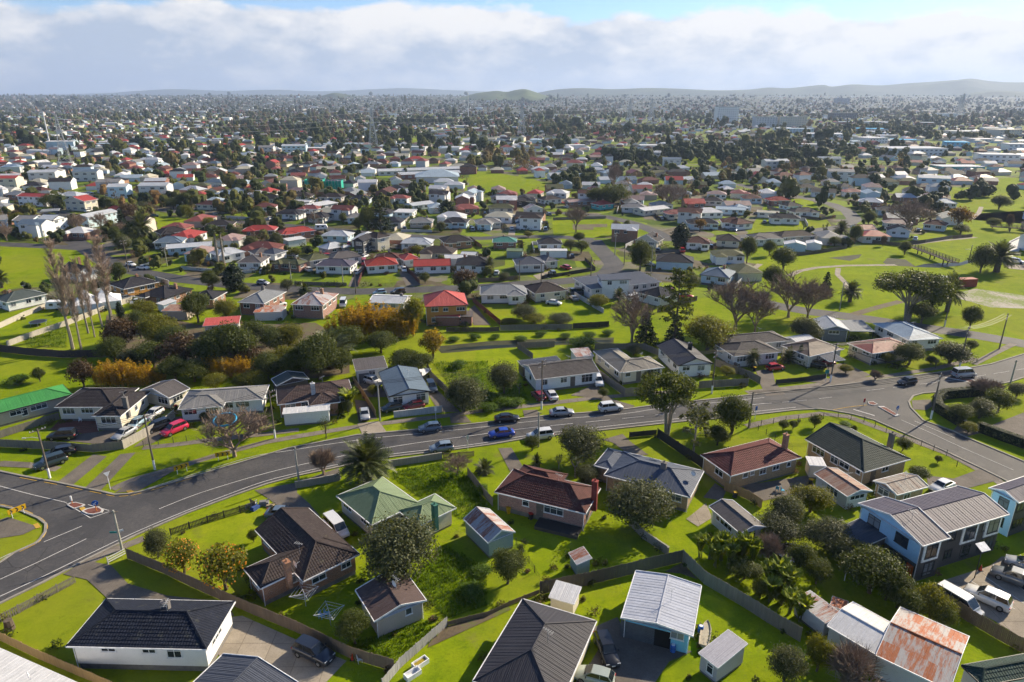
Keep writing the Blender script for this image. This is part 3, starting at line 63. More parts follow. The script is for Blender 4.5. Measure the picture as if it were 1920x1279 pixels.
TREES=[('olive',-44.7,72.1,4.5,3.7,'grey green shrub beside the street name pole'),('citrus',-40.1,69.0,5.2,4.9,'sparse orange laden citrus tree by the long brown fence'),('citrus',-33.8,66.1,6.8,6.0,'dense orange laden citrus tree by the long brown fence'),('olive',-13.4,68.0,8.8,10.3,'large dark olive tree behind the beige cottage'),('round',-16.7,57.6,4.4,3.7,'small leafy tree beside the beige cottage'),('round',-33.8,75.2,1.9,1.5,'small shrub at the corner of the brown brick house'),('phoenix',-21.7,89.4,7.4,8.3,'big date palm beside the street wall'),('twig',-29.0,92.1,4.8,3.9,'brown leafless bush at the street beside the date palm'),('thin',-31.7,104.0,4.2,2.5,'thin olive street shrub in front of the white canopy'),('bare',-8.4,91.8,4.1,4.9,'leafless small tree in the long grass'),('olive',10.6,95.7,7.3,8.1,'wide olive bush beside the main road'),('round',3.3,99.7,2.7,2.8,'dark shrub beside the grey pole'),('cabbage',9.7,91.3,4.2,3.3,'twin headed cabbage tree behind the pink brick house'),('cabbage',7.3,93.2,3.3,1.7,'slim cabbage tree behind the pink brick house'),('flax',3.9,95.0,2.1,1.9,'spiky flax beside the lawn path'),('flax',11.1,90.1,2.5,2.1,'spiky flax at the edge of the blue grey roof'),('flax',12.8,91.6,2.2,2.0,'second spiky flax at the edge of the blue grey roof'),('olive',16.9,78.3,7.6,9.4,'big round grey green tree beside the pink brick house'),('umbrella',26.7,105.3,12.0,9.9,'tall spreading tree with bare forked trunks beside the road'),('euc',29.5,98.4,9.8,6.5,'pale trunked gum tree behind the black fence'),('round',37.7,105.3,7.3,6.6,'dark rounded tree at the corner lot edge'),('yellowg',41.9,82.1,4.7,6.0,'yellow green tree behind the long rusty garage'),('olive',37.0,78.9,5.3,5.4,'olive tree beside the grey brown gable garage'),('olive',34.8,75.7,4.1,6.3,'dark grey tree below the olive tree'),('olive',40.5,73.7,4.7,6.9,'grey tree against the dark lean-to wing'),('round',53.2,107.9,2.5,2.3,'tallest garden shrub on the grassy corner lot'),('round',47.3,106.9,2.1,1.9,'first round shrub on the grassy corner lot'),('round',49.2,107.3,1.8,1.7,'second round shrub on the grassy corner lot'),('round',58.4,104.7,2.2,1.2,'slender shrub on the grassy corner lot'),('round',64.3,99.7,2.3,2.6,'loose shrub on the grassy corner lot'),('round',67.7,95.7,1.3,1.3,'small ball shrub on the grassy corner lot'),('round',61.5,90.3,2.5,3.2,'dark shrub on the grassy corner lot'),('low',59.1,108.8,0.9,2.6,'low spreading bush on the grassy corner lot'),('banana',23.7,72.0,3.3,2.5,'banana plant in the clump beside the tall grey fence'),('banana',25.0,71.6,3.3,2.4,'banana plant in the clump beside the tall grey fence'),('banana',26.3,71.3,3.9,2.8,'banana plant in the clump beside the tall grey fence'),('banana',27.6,71.3,3.3,2.6,'banana plant in the clump beside the tall grey fence'),('banana',28.8,70.9,4.4,2.8,'banana plant in the clump beside the tall grey fence'),('banana',25.2,70.3,3.3,2.4,'banana plant in the clump beside the tall grey fence'),('banana',26.7,69.9,3.5,2.6,'banana plant in the clump beside the tall grey fence'),('banana',29.8,70.3,3.9,2.6,'banana plant in the clump beside the tall grey fence'),('banana',30.5,66.6,3.4,3.0,'banana plant behind the rust and white lean-to'),('banana',31.7,66.1,4.2,3.3,'banana plant behind the rust and white lean-to'),('banana',32.3,64.8,3.9,3.3,'banana plant behind the rust and white lean-to'),('banana',29.5,63.9,3.4,2.7,'banana plant behind the rust and white lean-to'),('banana',31.2,62.1,3.3,3.2,'banana plant behind the rust and white lean-to'),('banana',32.0,60.9,3.3,2.8,'banana plant behind the rust and white lean-to'),('banana',31.0,65.5,3.2,3.0,'banana plant behind the rust and white lean-to'),('round',28.1,68.0,2.7,3.9,'dark bush between the two banana clumps'),('round',42.0,65.5,6.1,7.0,'big dark tree below the townhouse block'),('round',43.9,63.0,4.4,4.0,'middle dark tree beside the car park fence'),('yellowg',46.3,60.9,5.3,4.3,'lighter tree at the car park fence'),('round',43.9,60.9,4.3,3.6,'leafy tree in the row beside the car park fence'),('round',43.3,64.3,4.7,3.7,'dark tree under the big dark tree'),('round',35.5,69.7,3.8,3.3,'dark bush behind the trampoline'),('olive',41.7,70.3,4.5,4.6,'grey tree right of the dark lean-to'),('round',36.4,67.1,3.5,3.2,'shaded bush beside the football goal'),('round',46.8,59.3,3.9,2.9,'bush at the end of the car park fence row'),('yellowg',28.8,64.6,2.8,2.5,'leafy bush between the banana plants and the fence'),('round',80.4,110.4,3.4,4.8,'dark tree in the hedged corner garden'),('olive',84.5,111.5,4.2,5.8,'spreading tree in the hedged corner garden'),('round',89.8,114.4,4.5,4.9,'tall tree in the hedged corner garden'),('twig',92.0,120.8,4.1,6.2,'leafless shrub behind the hedged corner garden'),('olive',97.7,120.8,3.4,4.1,'bush at the right edge of the hedged corner garden'),('yellowg',79.0,105.9,2.3,2.8,'small bush inside the curved hedge'),('olive',11.3,89.8,3.4,4.0,'bush beside the cabbage trees'),('yellowg',6.5,90.6,2.1,2.8,'garden bush behind the pink brick house'),('round',33.0,108.3,4.1,3.8,'dark bush at the foot of the gum tree'),('round',34.3,101.5,3.7,3.9,'dark bush beside the pale trunked gum tree'),('low',-14.0,152.9,1.7,3.3,'weedy shrub along the creek bank'),('low',-9.0,154.4,1.9,3.8,'weedy shrub along the creek bank'),('low',-3.9,155.1,1.4,3.1,'weedy shrub along the creek bank'),('low',1.9,152.9,1.9,3.8,'weedy shrub along the creek bank'),('low',7.1,156.7,1.7,3.4,'weedy shrub along the creek bank'),('low',12.9,155.1,1.7,3.6,'weedy shrub along the creek bank'),('low',18.7,155.9,2.0,3.9,'weedy shrub along the creek bank'),('low',23.5,157.5,1.7,3.4,'weedy shrub along the creek bank'),('olive',27.5,128.7,2.9,3.3,'shrub beside the charcoal gabled house'),('yellowg',44.8,131.8,2.4,3.1,'green shrub behind the street fence'),('round',16.7,143.0,2.3,3.6,'dark shrub behind the rust streaked shed'),('yellowg',70.2,133.0,2.2,2.9,'garden shrub beside the dark carport'),('round',-41.1,114.9,2.7,2.6,'dark shrub beside the white canopy'),('olive',-55.0,110.4,2.2,2.1,'shrub at the white house corner'),('yellowg',-27.0,121.6,2.5,2.5,'shrub by the ribbed roof house'),('round',17.6,120.8,2.0,2.1,'low tree at the curving fence'),('yellowg',28.5,71.6,2.8,2.3,'leafy clump among the banana plants'),('yellowg',26.0,72.1,2.6,2.3,'leafy clump beside the grey brown garage'),('yellowg',30.9,63.4,3.0,2.7,'leafy clump at the tall grey fence'),('twig',32.4,72.1,3.6,4.2,'brown leafless shrub beside the trampoline'),('olive',27.1,52.5,4.7,4.0,'grey green bush at the bottom beside the lilac shed'),('yellowg',30.9,53.9,5.1,3.0,'leafy bush against the long white shed'),('twig',33.1,51.7,4.5,5.8,'tangled brown bush at the bottom edge'),('round',-0.5,67.1,5.0,4.5,'leafy tree beside the sagging wire fence'),('low',-5.0,65.2,1.8,3.7,'low bush in the long grass'),('low',-3.6,69.0,1.2,3.3,'weedy low bush beside the wire fence'),('low',-4.3,86.9,1.9,2.4,'rounded low shrub by the lawn'),('flax',-4.3,92.9,2.2,3.3,'yellow green garden plants by the grey paling fence'),('bamboo',-82.4,126.8,5.3,4.4,'orange yellow bamboo clump behind the white cross hip house'),('bamboo',-79.7,126.8,6.0,4.7,'orange yellow bamboo clump behind the white cross hip house'),('bamboo',-77.0,126.8,5.8,4.7,'orange yellow bamboo clump behind the white cross hip house'),('bamboo',-74.4,127.3,5.1,4.4,'orange yellow bamboo clump behind the white cross hip house'),('bamboo',-72.1,128.4,3.8,3.7,'orange yellow bamboo clump behind the white cross hip house'),('bamboo',-62.4,131.2,5.0,4.3,'orange yellow bamboo clump behind the grey roofed white house'),('bamboo',-59.7,130.6,4.7,4.2,'orange yellow bamboo clump behind the grey roofed white house'),('bamboo',-57.3,131.2,4.9,4.5,'orange yellow bamboo clump behind the grey roofed white house'),('bamboo',-54.6,131.2,4.3,4.0,'orange yellow bamboo clump behind the grey roofed white house'),('bamboo',-41.0,154.4,6.8,7.0,'tall bamboo clump behind the creek meadow'),('bamboo',-38.2,154.4,9.5,7.4,'tall bamboo clump behind the creek meadow'),('bamboo',-35.0,155.1,10.2,8.0,'tall bamboo clump behind the creek meadow'),('bamboo',-31.9,155.1,9.1,7.1,'tall bamboo clump behind the creek meadow'),('bamboo',-28.7,155.9,7.7,6.5,'tall bamboo clump behind the creek meadow'),('bamboo',-25.7,156.7,8.1,6.5,'tall bamboo clump behind the creek meadow'),('yellowg',-24.1,158.3,10.6,6.0,'tall yellow green tree at the end of the bamboo'),('willow',-17.6,141.6,7.8,6.4,'yellow weeping shrub on the creek meadow'),('brown',-85.8,125.7,6.2,5.3,'rust brown tree beside the orange bamboo'),('round',-96.4,128.4,3.1,2.9,'small dark tree on the shaded lawn'),('low',-100.4,127.9,2.2,5.6,'dark low shrubs on the shaded lawn'),('poplar',-101.2,147.4,26.3,4.7,'tallest leafless poplar at the end of the row'),('poplar',-99.2,147.4,23.1,3.2,'leafless poplar second in the row'),('poplar',-101.0,155.9,17.5,2.6,'thin short leafless poplar'),('poplar',-104.5,169.3,22.7,5.8,'leafless poplar nearest the marquee tents'),('poplar',-104.3,158.7,19.4,2.9,'slender leafless poplar in the gap of the row'),('poplar',-103.8,164.0,19.5,3.0,'slim leafless poplar beside the tent side poplar'),('brown',-88.8,145.7,8.7,7.8,'brown leafed tree behind the poplar trunks'),('yellowg',-80.9,147.4,9.4,8.8,'olive gold tree in the thicket'),('round',-87.3,139.7,5.7,6.6,'green bush at the foot of the thicket'),('brown',-70.1,135.9,8.2,9.6,'rust topped tree in the thicket'),('round',-65.0,135.9,7.5,9.2,'dark green tree in the thicket'),('round',-59.5,135.9,10.3,9.6,'tallest dark tree in the thicket'),('round',-76.7,135.9,6.1,8.0,'shaded tree in the thicket'),('yellowg',-50.5,145.7,7.7,7.3,'golden green tree left of the bamboo'),('olive',-57.1,149.2,5.9,7.5,'grey green tree left of the bamboo'),('round',-59.9,149.2,6.5,7.5,'dense dark tree by the pinkish red roof'),('round',-39.5,129.5,10.2,9.4,'large dark tree above the green grey gable'),('round',-43.7,128.7,7.6,6.5,'shaded tree beside the large dark tree'),('round',-35.9,133.0,5.4,5.6,'dark tree beside the grey roofed garage'),('yellowg',-48.7,135.9,5.5,5.7,'yellow flowering shrub in the thicket'),('round',-69.1,129.5,5.2,6.6,'shaded dark tree at the foot of the rust topped tree'),('round',-19.3,134.4,4.0,5.7,'dark bush beside the yellow weeping shrub'),('round',-22.9,135.9,4.3,6.9,'dark bush at the creek meadow edge'),('round',-29.7,145.0,5.1,7.3,'second dark shrub mass at the foot of the tall bamboo'),('round',-36.7,144.0,7.0,7.2,'dark shrub mass at the foot of the tall bamboo'),('round',-53.0,144.0,6.7,7.2,'dark tree between the grey green and golden trees'),('yellowg',-44.1,135.9,6.1,5.7,'olive green tree under the bamboo edge'),('round',-49.7,128.7,6.4,6.1,'dark tree above the light green garden shrubs'),('brown',-56.1,135.9,6.1,5.7,'brown tree right of the tallest dark tree'),('round',-76.0,143.0,7.3,7.2,'dark tree behind the olive gold tree'),('round',-65.2,143.0,7.3,7.7,'dark tree above the rust topped tree'),('olive',-81.3,135.9,4.9,6.2,'grey green tree beside the poplar foot'),('round',-64.8,128.4,4.8,6.3,'low dark tree between the two bamboo rows'),('phoenix',-38.9,135.9,8.5,10.3,'palm rising from the thicket'),('round',-89.2,154.8,7.4,5.1,'dark conifer like tree behind the poplars'),('yellowg',-51.1,125.2,4.4,6.6,'leafy hydrangea like shrub beside the green grey gable'),('yellowg',-54.1,126.0,2.9,4.8,'light green shrub behind the grey roofed white house'),('yellowg',-50.5,133.0,3.8,6.7,'light green shrub in the garden thicket'),('yellowg',-58.7,124.1,4.1,4.9,'round light green bush behind the grey roof'),('olive',-8.7,114.4,7.4,8.7,'round olive tree beside the overgrown lot'),('olive',-1.6,122.6,7.2,6.5,'olive tree in the overgrown lot'),('cabbage',1.4,122.6,2.5,2.1,'small cabbage tree in the overgrown lot'),('low',-5.7,120.8,2.0,4.1,'green weedy shrub in the overgrown lot'),('low',-3.6,119.1,1.9,4.1,'green weedy shrub in the overgrown lot'),('low',-1.5,116.7,2.2,4.4,'green weedy shrub in the overgrown lot'),('low',0.5,117.2,1.8,4.0,'green weedy shrub in the overgrown lot'),('low',-4.5,114.9,2.0,4.4,'green weedy shrub in the overgrown lot'),('low',-7.6,127.3,2.3,3.2,'green weedy shrub in the overgrown lot'),('low',-11.4,135.9,2.5,3.9,'green weedy shrub in the overgrown lot'),('banana',-30.1,114.9,4.5,4.6,'banana like plant by the silver sedan'),('hedgeb',-32.2,113.7,2.1,3.7,'clipped block hedge beside the white canopy'),('round',-30.0,113.1,3.0,2.0,'round clipped bush beside the block hedge'),('bare',-44.9,97.7,8.7,11.2,'spreading leafless tree with the blue hoop in it'),('twig',-44.4,105.9,4.1,5.5,'tangled leafless hedge by the white canopy'),('conifer',31.4,151.0,8.5,6.5,'dark conifer beside the bare creek tree'),('conifer',38.6,152.9,6.9,5.8,'dark conifer below the tall pine'),('pine',38.4,152.1,18.0,8.3,'tall open pine above the creek'),('bare',28.4,152.1,13.4,12.6,'large leafless brown tree by the creek'),('yellowg',44.8,147.1,8.7,11.3,'wide yellow green tree by the creek'),('bare',55.7,161.5,14.1,14.7,'leafless tree above the yellow green tree'),('bare',72.9,171.6,13.3,13.5,'leafless tree beside the park road'),('bare',77.4,170.6,11.4,11.2,'second leafless tree beside the park road'),('bare',59.7,158.7,10.9,9.2,'smaller leafless tree by the park road bend'),('olive',69.2,152.9,6.7,7.6,'grey green tree beside the slate blue garage'),('low',16.1,148.5,3.4,7.7,'dark creek side shrub'),('olive',27.4,143.6,2.7,3.8,'round shrub behind the cream house'),('phoenix',51.5,135.9,4.4,3.4,'small palm in front of the brown roofed house'),('cypress',62.6,138.4,4.9,1.5,'thin dark cypress by the carport'),('flax',60.5,139.1,3.7,3.7,'leafy garden plants beside the thin cypress'),('yellowg',81.4,138.4,3.4,4.0,'light green bush in front of the dull red roof'),('round',86.1,137.8,5.2,6.7,'round dark tree in front of the long white house'),('olive',95.4,138.4,5.4,8.6,'round tree behind the white based pole'),('round',90.9,137.8,2.0,2.8,'clipped bush between the two round trees'),('round',105.0,146.4,2.6,3.2,'dark bush at the park road corner'),('twig',74.4,129.0,2.4,2.6,'bare street shrub beside the signs'),('thin',90.8,135.9,2.5,1.6,'thin street tree behind the power pole'),('round',114.5,161.9,6.3,5.3,'small round street tree beside the park road'),('round',104.9,166.2,5.8,6.6,'round tree leaning at the park edge'),('umbrella',102.4,168.4,13.7,16.0,'large dark spreading tree in the park'),('round',110.8,172.9,10.8,9.4,'dark tree joined to the large spreading tree'),('phoenix',117.5,176.3,10.7,6.9,'palm beside the dark park trees'),('phoenix',95.7,185.9,5.9,6.0,'small palm on the park lawn'),('conifer',91.0,191.4,7.9,5.0,'dark conifer on the park slope'),('round',77.7,197.1,8.0,7.0,'dark tree at the park path'),('round',90.5,223.0,8.1,8.6,'dark round tree behind the park fence'),('round',81.5,232.2,10.3,5.9,'upright tree beside the grey brown roofs'),('round',93.7,244.8,5.9,4.7,'upright bush by the park fence'),('phoenix',160.6,220.8,10.1,11.0,'dark palm by the park car park'),('round',154.3,219.3,9.6,8.8,'dark tree beside the car park palm'),('phoenix',133.4,275.2,7.6,6.5,'palm beside the street bend'),('cabbage',128.3,278.5,6.4,4.4,'slim palm beside the street bend'),('round',134.7,265.7,8.0,5.5,'dark tree by the small white units'),('round',128.3,261.6,3.3,5.0,'ball bush at the park fence corner'),('round',143.9,246.5,5.1,4.7,'tree at the end of the footbridge'),('brown',143.8,261.6,4.6,2.5,'thin brown tree by the white units'),('bare',166.0,285.4,16.0,20.2,'large leafless tree above the white units'),('gold',194.8,297.6,9.8,11.2,'golden brown tree above the park'),('round',188.5,285.4,4.5,6.7,'green bush below the golden brown tree'),('round',249.9,352.6,7.3,9.9,'round dark tree at the far park'),('round',211.7,300.1,4.7,6.1,'round tree beside the upper footbridge'),('brown',215.3,295.1,7.8,3.2,'brown narrow tree at the upper footbridge'),('norfolk',-55.8,288.9,16.8,13.2,'big Norfolk pine above the back street'),('round',-60.6,285.4,12.3,7.2,'dark tree beside the big Norfolk pine'),('round',-66.4,295.1,5.8,6.0,'round dark tree left of the big Norfolk pine'),('cypress',-83.1,197.7,9.1,7.0,'dark pointed cypress on the back street'),('phoenix',-144.8,265.7,12.6,8.8,'date palm in the dark tree group'),('round',-146.9,263.6,9.4,7.5,'dark tree beside the grouped date palm'),('conifer',-163.3,285.4,11.2,7.6,'tall dark conifer in the tree group'),('round',-149.5,255.8,8.9,5.3,'light tree at the edge of the tree group'),('round',-140.2,255.8,4.7,6.9,'low dark tree below the grouped date palm'),('fanpalm',-96.9,220.8,15.3,3.9,'tall fan palm with brown skirt'),('fanpalm',-95.7,222.2,15.0,3.6,'second tall fan palm with brown skirt'),('round',-236.5,354.3,8.1,12.7,'dark tree by the red roofed two storey house'),('olive',-187.1,349.1,5.6,6.0,'round grey tree by the bright red gable'),('round',-174.4,354.3,6.0,8.8,'brown green ball tree on the street corner'),('round',-169.4,357.9,8.7,10.0,'dark ball tree on the street corner'),('bare',-180.3,283.1,10.5,7.6,'leafless tree in front of the townhouses'),('bare',-202.9,271.9,8.6,7.7,'leafless tree at the left townhouses'),('bare',-174.8,290.1,9.1,6.8,'leafless tree beside the long flats'),('phoenix',-155.0,200.7,5.8,4.9,'palm at the left edge'),('round',-80.8,167.1,8.5,8.2,'dark leafy tree behind the brick houses'),('yellowg',-74.4,169.3,6.3,6.4,'bright green tree beside the dark leafy tree'),('round',-90.2,197.7,6.5,5.4,'grey green round tree by the back street'),('yellowg',-95.6,169.3,6.5,6.1,'olive gold tree beside the tents'),('cypress',-101.7,169.3,5.3,2.2,'small pointed conifer beside the tents'),('olive',-67.3,197.7,4.1,4.5,'small tree on the back street verge'),('flax',-61.5,196.0,2.9,4.8,'agave garden on the back street'),('brown',-14.0,194.8,7.7,8.5,'rust orange tree on the back street'),('round',-27.0,205.7,3.7,3.6,'bright green tree on the red roofed lawn'),('olive',-2.5,210.3,2.9,4.4,'round shrub beside the back street'),('olive',3.1,169.3,4.6,7.8,'round grey shrub beside the creek fence'),('yellowg',-0.7,166.2,1.5,4.4,'low pale shrub beside the creek fence'),('yellowg',5.7,166.2,3.1,6.6,'middle pale shrub beside the creek fence'),('olive',12.6,166.6,2.9,7.7,'wide shrub at the end of the creek fence'),('yellowg',23.6,178.7,4.8,5.8,'light green tree behind the white wall'),('phoenix',29.9,183.8,4.6,3.9,'palm behind the flat roofed hall'),('round',42.4,220.8,11.1,8.1,'round dark tree at the street curve'),('round',43.1,224.5,4.9,6.1,'lower dark tree at the street curve'),('cypress',64.5,258.7,10.3,7.8,'wide dark cypress behind the maroon roof'),('gold',80.5,291.4,5.7,5.9,'golden tree in front of the near black roof'),('bare',27.3,290.1,12.7,10.0,'leafless tree in the playground reserve'),('round',48.6,287.7,5.9,3.6,'small tree in the playground reserve'),('bare',43.3,285.4,6.7,4.5,'leafless small tree in the playground reserve'),('round',52.1,193.6,6.8,6.0,'dark spreading tree beside the tall pine'),('round',26.5,268.8,4.3,4.7,'dark tree at the corner of the reserve'),('round',25.7,249.2,5.0,5.9,'round dark tree beside the black hip roof'),('olive',22.1,253.9,4.9,6.0,'grey shrub beside the black hip roof'),('yellowg',6.6,279.6,3.1,4.0,'round yellow green tree by the lane'),('phoenix',-7.4,219.3,5.4,3.5,'small palm beside the black tiled roof'),('round',-63.3,249.2,4.0,4.7,'round dark tree in the back gardens'),('round',-76.9,252.0,2.4,4.4,'bright tree in the back gardens'),('olive',-88.5,253.9,8.1,6.0,'grey green tree beside the red brick roofs'),('olive',-98.6,253.9,6.1,6.0,'bushy tree beside the red hip roof'),('yellowg',-78.8,243.0,3.9,5.4,'light green tree behind the mossy roof'),('yellowg',-34.4,244.8,4.3,5.8,'yellow green tree behind the white hip roofed house'),('round',-120.4,325.1,6.3,6.1,'round tree by the white boundary wall'),('gold',-127.1,354.3,4.1,6.1,'orange tinted tree behind the black hip roof'),('cypress',-31.6,332.7,8.5,8.8,'dark hedge like tree beside the long white building'),('bare',81.9,357.9,13.7,17.2,'big russet leafless tree behind the white roofs'),('round',53.3,361.5,11.9,16.8,'dark tree mass behind the units'),('round',45.5,367.1,9.8,14.2,'dark round tree behind the units'),('bare',61.5,420.6,18.9,9.7,'tall leafless tree above the dark tree mass')]
